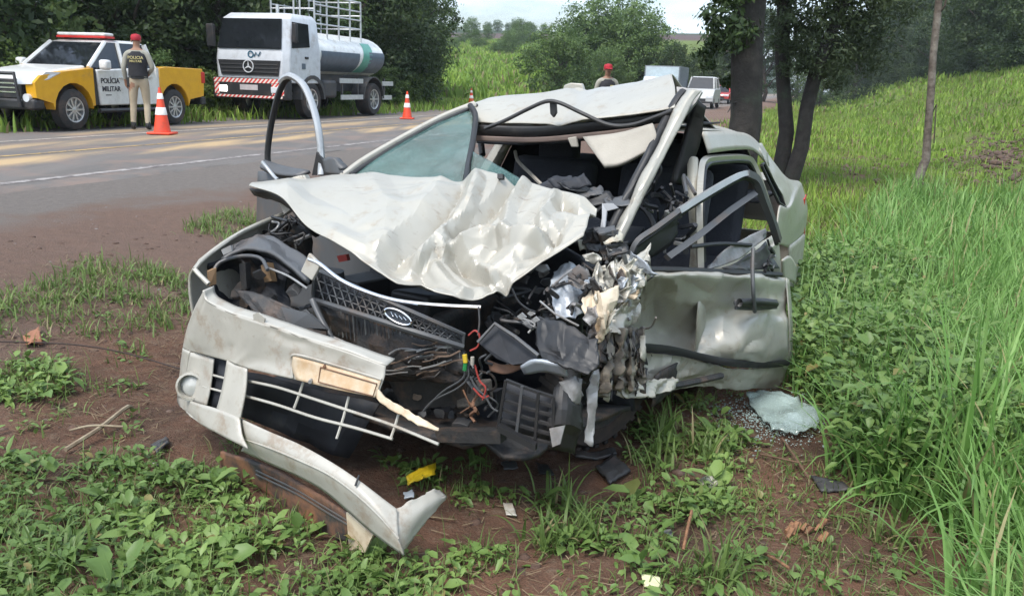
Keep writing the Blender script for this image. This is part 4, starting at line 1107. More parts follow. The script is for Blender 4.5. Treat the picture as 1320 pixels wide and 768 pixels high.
# ------------------------------------------------------------------ the wrecked car
CB = Vector((math.sin(R(27)), math.cos(R(27)), -.042)); CL = Vector((math.cos(R(27)), -math.sin(R(27)), 0)); CO = Vector((-.5, 3.0, -.28))
CM = Matrix((CB, CL, (0, 0, 1))).transposed(); CMI = CM.inverted()
def car(a, l, h): return CO + CB * a + CL * l + Vector((0, 0, h))
def Q(px, py, a=None, l=None, h=None):
    """point of the car seen at a pixel, at a given distance back / sideways / up in the car's own frame"""
    d = ray(px, py); o_ = CMI @ (CAM - CO); dd = CMI @ d
    i, v = (0, a) if a is not None else (1, l) if l is not None else (2, h)
    return CAM + d * ((v - o_[i]) / dd[i])
M_PAINT = mat('champagne_paint', (.415, .395, .34), .47, metal=.26, col2=(.38, .36, .31), nscale=2, coat=.25, dirt=(.30, .24, .17), dirt_amt=.20, dscale=11)
def scuff(m_, col, amt, scale=(3, 26, 9)):
    t = m_.node_tree; b = t.nodes['Principled BSDF']; src = b.inputs['Base Color'].links[0].from_socket
    geo = N(t, 'ShaderNodeNewGeometry'); mpn = N(t, 'ShaderNodeMapping'); t.links.new(geo.outputs['Position'], mpn.inputs[0]); mpn.inputs['Scale'].default_value = scale; mpn.inputs['Rotation'].default_value = (.3, .5, .9)
    f1 = tnoise(t, mpn.outputs[0], 2.2, 6, .7); f2 = tnoise(t, geo.outputs['Position'], 2.6, 4)
    pr = N(t, 'ShaderNodeMath', operation='MULTIPLY'); t.links.new(ramp(t, f1, .60, .66, 0, amt), pr.inputs[0]); t.links.new(ramp(t, f2, .48, .60), pr.inputs[1])
    t.links.new(mixc(t, pr.outputs[0], src, col), b.inputs['Base Color'])
M_PAINTD = mat('muddy_champagne_paint', (.42, .40, .335), .5, metal=.15, coat=.08, col2=(.385, .365, .30), dirt=(.27, .20, .13), dirt_amt=.22, dscale=11, bump=.05, bscale=25)
M_BUMP = mat('bumper_paint', (.42, .40, .35), .45, metal=.05, coat=.15, dirt=(.25, .18, .12), dirt_amt=.28, dscale=9)
scuff(M_PAINT, (.20, .17, .14), .75); scuff(M_BUMP, (.17, .14, .11), .7, (4, 18, 12)); scuff(M_PAINTD, (.19, .14, .10), .7, (8, 6, 20))
M_CREAM = mat('torn_cream_plastic', (.62, .53, .40), .55, col2=(.52, .42, .30), dirt=(.34, .22, .12), dirt_amt=.35, dscale=9)
M_PLATE = mat('mud_stained_plate', (.55, .47, .36), .55, col2=(.48, .36, .23), nscale=14, dirt=(.42, .27, .14), dirt_amt=.5, dscale=8)
M_UNDER = mat('grimy_black_metal', (.030, .029, .028), .6, col2=(.016, .016, .017), nscale=9, dirt=(.10, .065, .045), dirt_amt=.40, dscale=8, bump=.3, bscale=50)
M_TRIM = mat('black_trim', (.018, .018, .019), .5, dirt=(.06, .05, .045), dirt_amt=.2)
M_GREYP = mat('grey_plastic', (.075, .078, .082), .5, dirt=(.12, .09, .07), dirt_amt=.35)
M_BARE = mat('bare_torn_steel', (.34, .34, .335), .55, metal=.35, col2=(.20, .195, .19), nscale=14, dirt=(.18, .12, .08), dirt_amt=.25)
M_BLUE = mat('bluish_scraped_steel', (.42, .46, .50), .45, metal=.35, col2=(.30, .32, .35), nscale=8, dirt=(.22, .20, .18), dirt_amt=.3)
M_INT = mat('dark_interior', (.022, .025, .032), .7, col2=(.012, .013, .017), nscale=9, dirt=(.07, .06, .05), dirt_amt=.2)
M_SEAT = mat('seat_fabric', (.030, .033, .042), .9, bump=.4, bscale=90)
M_LINER = mat('headliner', (.36, .33, .28), .9, bump=.2, bscale=120)
M_RUST = mat('rusty_edge', (.22, .11, .06), .85, col2=(.12, .07, .05), nscale=12)
M_SEAL = mat('rubber_seal', (.035, .034, .034), .6)
M_SILVERBAR = mat('dull_aluminium', (.46, .47, .47), .42, metal=.6, dirt=(.2, .15, .1), dirt_amt=.2)
M_WIRE_G, M_WIRE_Y, M_WIRE_R = mat('green_wire', (.02, .22, .06), .5), mat('yellow_wire', (.60, .42, .03), .5), mat('red_wire', (.35, .05, .04), .5)
def glass_mat(name, col, alpha, rough=.12, crack=1.):
    mt, t, b, o = new_mat(name)
    geo = N(t, 'ShaderNodeNewGeometry')
    vo = N(t, 'ShaderNodeTexVoronoi'); vo.feature = 'DISTANCE_TO_EDGE'; vo.inputs['Scale'].default_value = 55; t.links.new(geo.outputs['Position'], vo.inputs['Vector'])
    nz_ = tnoise(t, geo.outputs['Position'], 3.0, 5)
    cr = ramp(t, vo.outputs['Distance'], .0, .05, crack, 0)
    c = mixc(t, ramp(t, nz_, .4, .62, 0, .6), col, tuple(min(1, k * 1.5 + .05) for k in col))
    c = mixc(t, cr, c, (.50, .62, .58))
    t.links.new(c, b.inputs['Base Color']); b.inputs['Roughness'].default_value = rough; b.inputs['Specular IOR Level'].default_value = .7
    t.links.new(ramp(t, nz_, .35, .65, alpha - .12, min(1, alpha + .12)), b.inputs['Alpha'])
    return mt
M_WGLASS = glass_mat('cracked_windscreen', (.045, .115, .10), .46, .04, .35)
M_CLGLASS = mat('side_glass', (.03, .04, .045), .08, alpha=.55, spec=.8)

wreck = empty('wrecked_car', car(2.1, 0, 0)); wreck['world_built'] = True
tag(wreck, 'badly crashed champagne sedan with crumpled hood and hanging bumper on the verge', 'car')

def crom(p0, p1, p2, p3, t): return .5 * ((2 * p1) + (p2 - p0) * t + (2 * p0 - 5 * p1 + 4 * p2 - p3) * t * t + (3 * p1 - p0 - 3 * p2 + p3) * t * t * t)
def spline(pts, n_):
    """n_+1 points on a smooth curve through pts"""
    pts = [Vector(p) for p in pts]; m_ = len(pts) - 1; out_ = []
    for i in range(n_ + 1):
        u = i / n_ * m_; k = min(int(u), m_ - 1); f = u - k
        p0 = pts[k - 1] if k > 0 else pts[0] * 2 - pts[1]
        p3 = pts[k + 2] if k + 2 <= m_ else pts[m_] * 2 - pts[m_ - 1]
        out_.append(crom(p0, pts[k], pts[k + 1], p3, f))
    return out_
def polyline(pts, n_):
    pts = [Vector(p) for p in pts]; m_ = len(pts) - 1
    return [pts[min(int(i / n_ * m_), m_ - 1)].lerp(pts[min(int(i / n_ * m_), m_ - 1) + 1], i / n_ * m_ - min(int(i / n_ * m_), m_ - 1)) for i in range(n_ + 1)]
def _h(i, j, seed):
    v = math.sin(i * 127.1 + j * 311.7 + seed * 74.7) * 43758.5453
    return (v - math.floor(v)) * 2 - 1
def facet(x, y, seed):
    """flat triangles with sharp creases between them"""
    i, j = math.floor(x), math.floor(y); fx, fy = x - i, y - j
    h10, h01 = _h(i + 1, j, seed), _h(i, j + 1, seed)
    if fx + fy < 1:
        h = _h(i, j, seed); return h + (h10 - h) * fx + (h01 - h) * fy
    h = _h(i + 1, j + 1, seed); return h + (h01 - h) * (1 - fx) + (h10 - h) * (1 - fy)
def sheet(name, rows, m_, parent, nu=24, nv=16, thick=.006, crumple=0., cscale=6., seed=0., folds=(), cmask=None, lin=False, edge=0.):
    """bent metal sheet through a grid of control points; folds = (pixel polyline, half width px, height m); crumple = creased noise"""
    cv = polyline if lin else spline
    rr = [cv(r_, nu) for r_ in rows]
    g_ = [cv([rr[j][i] for j in range(len(rows))], nv) for i in range(nu + 1)]      # g_[i][j]
    Nn = [[None] * (nv + 1) for _ in range(nu + 1)]
    for i in range(nu + 1):
        for j in range(nv + 1):
            du = g_[min(i + 1, nu)][j] - g_[max(i - 1, 0)][j]; dv = g_[i][min(j + 1, nv)] - g_[i][max(j - 1, 0)]
            nn = du.cross(dv)
            nn = nn.normalized() if nn.length > 1e-9 else Vector((0, 0, 1))
            if nn.dot(CAM - g_[i][j]) < 0: nn = -nn
            Nn[i][j] = nn
    V = []
    Lu = sum((g_[i + 1][nv // 2] - g_[i][nv // 2]).length for i in range(nu)); Lv = sum((g_[nu // 2][j + 1] - g_[nu // 2][j]).length for j in range(nv))
    for i in range(nu + 1):
        for j in range(nv + 1):
            p = g_[i][j]; dsp = 0.
            if crumple:
                q = p * cscale + Vector((seed, seed * 1.7, -seed))
                w_ = 1. if cmask is None else cmask(i / nu, j / nv)
                x_, y_ = i / nu * Lu * cscale, j / nv * Lv * cscale
                x_ += .45 * mnoise.noise(q * .8); y_ += .45 * mnoise.noise(q * .8 + Vector((5, 5, 5)))
                dsp += crumple * w_ * (facet(x_ * .62, y_ * .62, seed) + .55 * facet(x_ * 1.1 + y_ * .5, y_ * 1.1 - x_ * .5, seed + 7) + .26 * facet(x_ * 2.3 - y_ * .9, y_ * 2.3 + x_ * .9, seed + 13))
            if folds:
                q = project(p)
                for line, hw, hgt in folds:
                    best = 1e9
                    for k in range(len(line) - 1):
                        ax, ay = line[k]; bx, by = line[k + 1]; dx, dy = bx - ax, by - ay
                        tt = max(0, min(1, ((q[0] - ax) * dx + (q[1] - ay) * dy) / (dx * dx + dy * dy)))
                        best = min(best, math.hypot(q[0] - ax - tt * dx, q[1] - ay - tt * dy))
                    if best < hw: dsp += hgt * (1 - best / hw)
            e_ = Vector((0, 0, 0))
            if edge and (i in (0, nu) or j in (0, nv)): e_ = Vector([mnoise.noise(p * 40 + Vector((k * 7, 0, seed))) for k in range(3)]) * edge
            V.append(p + Nn[i][j] * dsp + e_)
    w = nv + 1
    F_ = [(i * w + j, (i + 1) * w + j, (i + 1) * w + j + 1, i * w + j + 1) for i in range(nu) for j in range(nv)]
    o_ = mesh(name, V, F_, m_, parent, sm=True)
    if crumple >= .01: o_.data.set_sharp_from_angle(angle=R(14))
    if thick:
        so = o_.modifiers.new('thickness', 'SOLIDIFY'); so.thickness = thick; so.offset = 0
    return o_
def bar(name, pts, w, m_, parent, n_=0, seg=8, sx=1.0):
    pts = spline(pts, n_) if n_ else pts
    return MB().tube(pts, w, seg, sx=sx).build(name, m_, parent, sm=True)
def plate(name, pts, m_, parent, thick=.012, dirn=None, bevel=0):
    """flat polygon with thickness, through given points"""
    pts = [Vector(p) for p in pts]
    nn = (pts[1] - pts[0]).cross(pts[-1] - pts[0]).normalized()
    if nn.dot(CAM - pts[0]) > 0: nn = -nn
    return MB().prism(pts, (dirn or nn) * thick).build(name, m_, parent, bevel=bevel)

# ---- hood
hb = [(335, 239, .72), (400, 228, .85), (475, 225, .95), (545, 230, 1.0), (605, 221, 1.0), (660, 230, 1.0), (715, 240, .98), (770, 257, .92)]
hf = [(321, 239, .50), (362, 254, .42), (396, 292, .34), (445, 320, .28), (515, 363, .24), (590, 391, .26), (652, 364, .36), (752, 306, .62)]
back = [Q(x, y, a=a) for x, y, a in hb]; front = [Q(x, y, a=a) for x, y, a in hf]
rows = []
for v, lift in ((0, 0), (.28, .020), (.55, .030), (.8, .022), (1, 0)):
    rows.append([p.lerp(q, v) + Vector((0, 0, lift * (1 if 0 < i < 7 else .4))) for i, (p, q) in enumerate(zip(back, front))])
hood = sheet('hood', rows, M_PAINT, wreck, 190, 124, .005, .050, 5.6, 3.1,
    folds=[([(592, 232), (583, 258), (548, 296), (508, 328)], 24, -.075), ([(612, 236), (602, 262), (568, 300), (540, 330)], 15, .050), ([(662, 232), (640, 262), (618, 282), (585, 300)], 13, -.050), ([(674, 236), (657, 262), (652, 300)], 11, .036),
           ([(722, 256), (745, 268), (768, 262)], 13, -.060), ([(715, 250), (700, 275), (698, 292)], 11, .040), ([(690, 292), (715, 306)], 12, -.040), ([(575, 318), (620, 300), (660, 305), (700, 310)], 13, .050),
           ([(585, 322), (612, 352), (645, 365)], 15, -.050), ([(560, 340), (582, 366), (600, 380)], 11, .030), ([(612, 335), (632, 352), (640, 372)], 9, .032), ([(560, 320), (540, 345), (555, 370)], 12, -.026),
           ([(640, 312), (620, 330), (590, 335)], 9, -.030), ([(730, 285), (700, 320), (672, 332)], 11, -.030), ([(400, 245), (455, 275), (520, 268)], 30, -.022), ([(430, 300), (470, 318), (500, 312)], 16, .014), ([(480, 232), (500, 262), (495, 300)], 20, .014), ([(370, 240), (400, 262), (440, 268)], 14, .008)],
    cmask=lambda u, v: .03 + .97 * min(1, max(0, (u - .26) / .34)) * (.5 + .5 * v) * min(1, .35 + 6 * (1 - u)))
# inner rib of the hood seen at the lifted corner
sheet('hood_inner_panel', [[p + Vector((.0, .03, -.012)) for p in front[:3]], [p + Vector((.02, .06, -.055)) for p in front[:3]], [p + Vector((.05, .10, -.04)) for p in front[:3]]], M_TRIM, wreck, 14, 6, .008, .01, 14, 2)
plate('washer_nozzle', [Q(641, 224, a=.95), Q(648, 224, a=.95), Q(648, 230, a=.94), Q(641, 230, a=.94)], M_TRIM, wreck, .02)
plate('washer_nozzle', [Q(472, 223, a=.93), Q(479, 223, a=.93), Q(479, 227, a=.92), Q(472, 227, a=.92)], M_TRIM, wreck, .02)

# ---- windscreen and what is left of it
wsrow = lambda pts: [Q(x, y, a=a) for x, y, a in pts]
sheet('windscreen', [wsrow([(449, 226, 1.02), (500, 192, 1.25), (560, 158, 1.50), (607, 138, 1.68)]), wsrow([(480, 232, 1.03), (530, 200, 1.24), (575, 175, 1.45), (611, 152, 1.62)]), wsrow([(530, 236, 1.05), (560, 215, 1.2), (590, 195, 1.36), (612, 175, 1.50)]), wsrow([(598, 240, 1.06), (602, 226, 1.14), (606, 212, 1.24), (610, 200, 1.34)])],
      M_WGLASS, wreck, 16, 12, .006, .008, 5, 4)
sheet('windscreen_fragment', [wsrow([(610, 195, 1.30), (640, 212, 1.22), (685, 240, 1.08)]), wsrow([(606, 232, 1.12), (640, 240, 1.08), (678, 246, 1.04)])], M_WGLASS, wreck, 10, 5, .006, .01, 8, 6, edge=.01)
bar('windscreen_seal', wsrow([(606, 136, 1.66), (613, 150, 1.60), (610, 180, 1.46), (604, 212, 1.24), (600, 236, 1.08)]), .016, M_TRIM, wreck, 14)
bar('pillar', wsrow([(440, 229, .98), (470, 207, 1.13), (520, 178, 1.36), (570, 152, 1.58), (612, 135, 1.74)]), .022, M_PAINT, wreck, 14)
bar('pillar_strip', wsrow([(452, 226, 1.01), (500, 195, 1.24), (555, 164, 1.48), (604, 142, 1.66)]), .014, M_TRIM, wreck, 10)
bar('pillar', wsrow([(612, 135, 1.74), (618, 170, 1.78), (622, 200, 1.7)]), .018, M_TRIM, wreck, 8)

# ---- roof: lifted and folded front, then the sound rear part
top = [(610, 137, 1.80), (640, 127, 1.95), (700, 121, 2.05), (735, 115, 2.1), (760, 117, 2.1), (790, 112, 2.08), (835, 104, 2.02), (868, 97, 1.96)]
lip = [(613, 158, 1.66), (640, 160, 1.64), (690, 160, 1.60), (725, 158, 1.58), (760, 154, 1.57), (800, 149, 1.56), (840, 144, 1.55), (870, 138, 1.54)]
tp = [Q(x, y, a=a) for x, y, a in top]; lp = [Q(x, y, a=a) for x, y, a in lip]
backr = [car(2.62, l, h) for l, h in ((-.60, 1.36), (-.5, 1.40), (-.25, 1.44), (-.02, 1.45), (.14, 1.45), (.30, 1.44), (.48, 1.41), (.59, 1.36))]
sheet('roof', [lp, [p.lerp(q, .45) + Vector((0, -.025, .012)) for p, q in zip(lp, tp)], tp, [p.lerp(q, .35) - Vector((0, 0, .015)) for p, q in zip(tp, backr)], backr], M_PAINT, wreck, 50, 40, .006, .010, 3.2, 8,
      folds=[([(745, 116), (735, 135), (720, 158)], 12, -.014), ([(775, 114), (765, 130), (752, 150)], 14, .012)])
rr = lambda a, hs: [car(a, l, h) for l, h in zip((-.62, -.45, 0, .45, .62), hs)]
sheet('roof_rear', [rr(2.0, (1.36, 1.39, 1.44, 1.43, 1.405)), rr(2.62, (1.385, 1.425, 1.475, 1.43, 1.40)), rr(2.95, (1.37, 1.415, 1.455, 1.415, 1.375)), rr(3.24, (1.31, 1.35, 1.385, 1.35, 1.31))], M_PAINT, wreck, 18, 14, .006, .006, 3, 1)
plate('roof_fragment', [Q(724, 119, a=2.2), Q(727, 110, a=2.2), (Q(735, 107, a=2.2)), Q(750, 108, a=2.2), Q(753, 118, a=2.2)], M_PAINT, wreck, .03, bevel=.006)
# header under the lip, rubber seal that sprang out, mirror foot, visor
hdr = lambda dy, a: [Q(x, y + dy, a=a) for x, y in ((614, 160), (690, 162), (760, 156), (820, 149), (868, 141))]
sheet('roof_header', [hdr(1, 1.60), hdr(8, 1.60), hdr(15, 1.62)], M_TRIM, wreck, 20, 5, .012, .006, 9, 2)
sheet('header_trim', [hdr(15, 1.60), hdr(22, 1.60)], mat('brown_header', (.16, .115, .095), .7), wreck, 20, 3, .012, .004, 9, 2)
sheet('headliner', [hdr(22, 1.64), [p + CB * .9 + Vector((0, 0, .04)) for p in hdr(22, 1.64)]], M_INT, wreck, 16, 8, .01, .01, 5, 3)
bar('rubber_seal', [Q(x, y, a=1.52) for x, y in ((625, 166), (650, 156), (680, 141), (704, 131), (722, 133), (750, 146), (785, 161), (815, 161), (845, 151), (866, 143))], .010, M_SEAL, wreck, 40)
plate('mirror_foot', [Q(708, 131, a=1.53), Q(716, 131, a=1.53), Q(717, 146, a=1.53), Q(713, 152, a=1.53), Q(709, 147, a=1.53)], M_TRIM, wreck, .02, bevel=.004)
sheet('sun_visor', [[Q(752, 178, a=1.50), Q(800, 172, a=1.48), Q(842, 160, a=1.46)], [Q(770, 203, a=1.40), Q(808, 198, a=1.40), Q(846, 178, a=1.42)], [Q(779, 215, a=1.34), Q(800, 212, a=1.36), Q(836, 195, a=1.40)]], M_LINER, wreck, 12, 8, .022, .003, 8, 3)
plate('grab_clip', [Q(731, 178, a=1.56), Q(742, 176, a=1.56), Q(745, 190, a=1.56), Q(736, 190, a=1.56)], M_LINER, wreck, .02, bevel=.006)
plate('grab_clip', [Q(652, 180, a=1.75), Q(662, 178, a=1.75), Q(648, 196, a=1.75), Q(640, 198, a=1.75)], M_LINER, wreck, .02, bevel=.006)
# left pillar, torn loose
lpil = [(786, 322, 1.0), (800, 296, 1.08), (822, 250, 1.2), (846, 204, 1.33), (868, 160, 1.48), (884, 130, 1.58), (894, 117, 1.64)]
rows = [[Q(x - w_, y, a=a) for x, y, a in lpil] for w_ in (7,)] + [[Q(x, y, a=a - .03) for x, y, a in lpil], [Q(x + 9, y + 1, a=a) for x, y, a in lpil]]
sheet('pillar', rows, M_PAINT, wreck, 40, 8, .02, .010, 9, 5)
bar('pillar_strip', [Q(x - 13, y + 2, a=a + .02) for x, y, a in lpil], .022, M_TRIM, wreck, 24)
plate('torn_roof_corner', [Q(872, 112, a=1.7), Q(882, 113, a=1.7), Q(905, 118, a=1.72), Q(897, 132, a=1.68), Q(880, 152, a=1.62), Q(874, 150, a=1.64)], M_BARE, wreck, .02)
sheet('door_weatherstrip', [[Q(898, 126, a=1.72), Q(886, 160, a=1.74), Q(876, 200, a=1.72), Q(866, 236, a=1.70)], [Q(908, 136, a=1.74), Q(904, 170, a=1.78), Q(892, 205, a=1.78), Q(876, 238, a=1.75)]], M_TRIM, wreck, 16, 5, .04, .014, 11, 7)
bar('torn_strap', [Q(x, y, a=1.36) for x, y in ((845, 205), (852, 218), (846, 232), (838, 246), (826, 258))], .007, M_TRIM, wreck, 14)

# ---- left flank: posts, rear door, quarter, glass
def side_l(h): return .84 - .20 * max(0, (h - .90)) / .48 - .05 * max(0, .45 - h)
def sp_(a, h, out_=0., sg=1): return car(a, sg * (side_l(h) + out_), h)
def grid_side(name, rows_ah, m_, parent, nu, nv, sg=1, out_=0., crumple=0., seed=0, thick=.008, **kw):
    return sheet(name, [[sp_(a, h, out_, sg) for a, h in r_] for r_ in rows_ah], m_, parent, nu, nv, thick, crumple, 5, seed, **kw)
for sg in (1, -1):
    if sg > 0: bar('centre_post', [Q(880, 440, l=.70), Q(897, 330, l=.72), Q(894, 260, l=.70), Q(893, 206, l=.64)], .028, M_PAINTD, wreck, 12)
    else: bar('centre_post', [sp_(2.20, .25, -.03, sg), sp_(2.18, .9, -.02, sg), sp_(2.26, 1.33, -.02, sg)], .042, M_PAINT, wreck, 10)
    # roof side rail from centre post to tail
    grid_side('roof_rail', [[(1.9, 1.29), (2.6, 1.30), (3.0, 1.285), (3.30, 1.19)], [(1.9, 1.395), (2.6, 1.40), (3.02, 1.375), (3.36, 1.27)]], M_PAINT, wreck, 20, 4, sg, .004)
    d = empty('rear_door'); d.parent = wreck
    # frame of rear door
    dl_ = [Q(903, 345, l=.80), Q(901, 270, l=.76), Q(903, 225, l=.70), Q(908, 208, l=.68), Q(925, 204, l=.67), Q(958, 203, l=.67), Q(970, 210, l=.68), Q(984, 246, l=.74), Q(1000, 296, l=.80)]
    if sg > 0:
        MB().tube(spline(dl_, 36), .021, 4, spin=.78).build('door_frame', M_PAINT, d, sm=True)
        MB().tube(spline([p.lerp(Q(950, 270, l=.74), .075) for p in dl_], 36), .013, 6).build('window_seal', M_TRIM, d, sm=True)
    else: MB().tube(spline([sp_(2.27, .93, .004, sg), sp_(2.33, 1.27, .004, sg), sp_(2.42, 1.30, .004, sg), sp_(2.95, 1.285, .004, sg), sp_(3.05, 1.22, .004, sg), sp_(3.20, .95, .004, sg)], 28), .024, 8).build('door_frame', M_PAINT, d, sm=True)
    if sg < 0: MB().tube(spline([sp_(2.31, .93, .0, sg), sp_(2.36, 1.24, .0, sg), sp_(2.44, 1.265, .0, sg), sp_(2.92, 1.25, .0, sg), sp_(3.02, 1.19, .0, sg), sp_(3.15, .95, .0, sg)], 28), .014, 6).build('window_seal', M_TRIM, d, sm=True)
    if sg > 0: sheet('door_panel', [[Q(903, 350, l=.80), Q(950, 330, l=.82), Q(1000, 300, l=.83)], [Q(900, 400, l=.84), Q(950, 380, l=.84), Q(1005, 355, l=.84)], [Q(895, 470, l=.82), Q(945, 450, l=.82), Q(985, 430, l=.82)]], M_PAINTD, d, 16, 12, .008, .012, 5, 3)
    else: grid_side('door_panel', [[(2.0 if sg > 0 else 2.24, .93), (2.6, .94), (2.95, .945), (3.22, .95)], [(2.23, .72), (2.6, .72), (2.9, .72), (3.05, .74)], [(2.22, .45), (2.6, .45), (2.85, .45), (2.92, .50)], [(2.22, .25), (2.6, .25), (2.80, .25), (2.84, .28)]], M_PAINT, d, 18, 14, sg, .006, .012, 3)
    MB().box((-.09, -.012, -.018), (.09, .022 , .018), Matrix.Translation(sp_(3.02, .70, .012, sg)) @ Matrix.Rotation(math.atan2(CB.y, CB.x), 4, 'Z')).build('handle', M_PAINT, d, bevel=.006)
    if sg < 0:
        MB().prism([sp_(2.32, .93, -.01, sg), sp_(2.38, 1.25, -.01, sg), sp_(2.95, 1.25, -.01, sg), sp_(3.14, .95, -.01, sg)], (0, 0, .004)).build('door_glass', M_DGLASS, d)
    # quarter light
    MB().prism([sp_(3.09, 1.19, -.004, sg), sp_(3.26, .97, -.004, sg), sp_(3.42, .93, -.004, sg), sp_(3.40, 1.0, -.004, sg), sp_(3.17, 1.2, -.004, sg)], CL * (-.006 * sg)).build('quarter_light', M_DGLASS, wreck)
    MB().tube([sp_(3.09, 1.20, .002, sg), sp_(3.26, .965, .002, sg), sp_(3.43, .92, .002, sg), sp_(3.41, 1.0, .002, sg), sp_(3.17, 1.21, .002, sg), sp_(3.09, 1.20, .002, sg)], .010, 6).build('quarter_light_seal', M_TRIM, wreck)
    # quarter panel: shoulder, arch, tail
    grid_side('quarter_panel', [[(3.13, 1.29), (3.19, 1.325), (3.26, 1.335), (3.30, 1.32)], [(3.30, 1.10), (3.34, 1.14), (3.42, 1.20), (3.48, 1.215)], [(3.44, .99), (3.52, 1.01), (3.64, 1.075), (3.78, 1.095)],
              [(3.43, .92), (3.60, .94), (3.90, 1.02), (4.22, 1.055)], [(3.24, .94), (3.50, .90), (3.90, .95), (4.30, 1.0)], [(3.14, .78), (3.45, .76), (3.90, .78), (4.36, .84)], [(3.05, .70), (3.35, .68), (3.75, .62), (4.40, .66)]], M_PAINT, wreck, 22, 40, sg, .003, .007, 2)
    grid_side('quarter_lower', [[(3.72, .63), (4.0, .64), (4.40, .66)], [(3.78, .40), (4.05, .40), (4.42, .42)], [(3.80, .22), (4.05, .24), (4.38, .28)]], M_PAINTD, wreck, 12, 10, sg, .001)
    # tail lamp
    MB().prism([sp_(4.22, .93, .008, sg), sp_(4.40, .95, .0, sg), sp_(4.44, .66, .0, sg), sp_(4.34, .64, .008, sg)], -CL * sg * .03).build('tail_lamp', M_RED, wreck, bevel=.006)
    # rear wheel
    M = Matrix.Translation(car(3.32, sg * .70, .27)) @ CM.to_4x4() @ Matrix.Rotation(R(-90 * sg), 4, 'X')
    hw_ = empty('wheel', (0, 0, 0)); hw_.parent = wreck
    MB().lathe([(.18, -.09), (.26, -.09), (.29, -.06), (.29, .06), (.26, .09), (.19, .09), (.18, .05)], M, 26).build('tyre', M_TYRE, hw_, sm=True)
    MB().lathe([(.19, .05), (.185, .085), (.17, .08), (.15, .03), (.05, .05), (.001, .055)], M, 26).build('rim', M_RIM, hw_, sm=True)
# tail
sheet('trunk_lid', [[car(3.78, l, 1.10 - .08 * l * l) for l in (-.62, -.3, 0, .3, .62)], [car(4.05, l, 1.11 - .08 * l * l) for l in (-.64, -.3, 0, .3, .64)], [car(4.32, l, 1.08 - .06 * l * l) for l in (-.64, -.3, 0, .3, .64)], [car(4.40, l, .72) for l in (-.64, -.3, 0, .3, .64)]], M_PAINT, wreck, 14, 16, .008)
sheet('rear_window', [[car(3.24, l, 1.37 - .12 * l * l) for l in (-.56, 0, .56)], [car(3.76, l, 1.09 - .06 * l * l) for l in (-.60, 0, .60)]], M_DGLASS, wreck, 8, 6, .006)
sheet('rear_bumper', [[car(4.40 - .1 * l * l, l, .64) for l in (-.82, -.4, 0, .4, .82)], [car(4.48 - .12 * l * l, l, .50) for l in (-.83, -.4, 0, .4, .83)], [car(4.44 - .12 * l * l, l, .26) for l in (-.82, -.4, 0, .4, .82)]], M_BUMP, wreck, 14, 8, .01)
# right flank front part and open passenger door
grid_side('sill', [[(1.0, .32), (2.2, .30), (3.0, .30)], [(1.0, .16), (2.2, .16), (3.0, .16)]], M_PAINTD, wreck, 14, 4, -1, .0, .01, 3)
ph = R(78); hx = Vector((1.18, -.82))
def dr(u, h): return car(hx.x + math.cos(ph) * u, hx.y - math.sin(ph) * u, h)
pd = empty('passenger_door'); pd.parent = wreck
sheet('door_panel', [[dr(0, .97), dr(.5, 1.0), dr(1.06, 1.02)], [dr(0, .6), dr(.5, .6), dr(1.09, .6)], [dr(.02, .22), dr(.5, .22), dr(1.06, .24)]], M_GREYP, pd, 16, 14, .05, .012, 4, 3)
ua = lambda px, py: Q(px, py, a=1.36)
bar('window_frame', [Q(352, 222, a=1.38), Q(345, 205, a=1.38), Q(348, 170, a=1.38), Q(356, 132, a=1.37), Q(365, 108, a=1.36), Q(374, 99, a=1.35)], .018, M_TRIM, pd, 20)
bar('window_frame', [Q(362, 106, a=1.36), Q(368, 100, a=1.35), Q(377, 99, a=1.34), Q(391, 110, a=1.32), Q(402, 134, a=1.29), Q(410, 165, a=1.26), Q(414, 200, a=1.23), Q(414, 226, a=1.2)], .020, M_SILVERBAR, pd, 26)
plate('mirror_sail', [Q(402, 226, a=1.2), Q(408, 196, a=1.2), Q(421, 214, a=1.2), Q(424, 226, a=1.2)], M_TRIM, pd, .02)
sheet('door_shoulder', [[Q(335, 215, a=1.30), Q(352, 224, a=1.28), Q(385, 228, a=1.25)], [Q(341, 207, a=1.36), Q(365, 214, a=1.34), Q(400, 222, a=1.3)]], M_GREYP, pd, 8, 4, .02, .008, 9, 3)
bar('door_trim', [Q(338, 209, a=1.28), Q(352, 226, a=1.25), Q(358, 232, a=1.22)], .010, M_SILVERBAR, pd, 8)
sheet('side_mirror', [[Q(420, 206, a=1.05), Q(432, 203, a=1.02), Q(441, 216, a=1.0)], [Q(424, 224, a=1.04), Q(436, 226, a=1.0), Q(448, 228, a=1.0)]], M_GREYP, wreck, 8, 6, .05, .006, 9, 3)

# ---- right fender and front corner (seen from inside)
ftop = [(251, 347, -.04), (262, 334, .02), (285, 316, .12), (312, 299, .26), (340, 286, .40), (368, 275, .58)]
FT = [Q(x, y, a=a) for x, y, a in ftop]
sheet('front_fender', [FT, [p + Vector((-.03, .02, -.05)) for p in FT], [p + Vector((-.03, .02, -.17 + .0 * i)) for i, p in enumerate(FT)], [p + Vector((-.01, .02, -.30)) for p in FT]], M_PAINT, wreck, 24, 12, .010, .008, 7, 3)
bar('fender_edge', FT, .010, M_PAINT, wreck, 20)
bar('fender_edge', [FT[0], Q(258, 355, a=-.04), Q(269, 366, a=-.04)], .010, M_PAINT, wreck, 6)
sheet('fender_liner', [[p + Vector((.05, .03, -.04)) for p in FT[2:]], [p + Vector((.12, -.02, -.10)) for p in FT[2:]], [p + Vector((.16, -.06, -.30)) for p in FT[2:]]], M_UNDER, wreck, 18, 12, .012, .03, 9, 6)
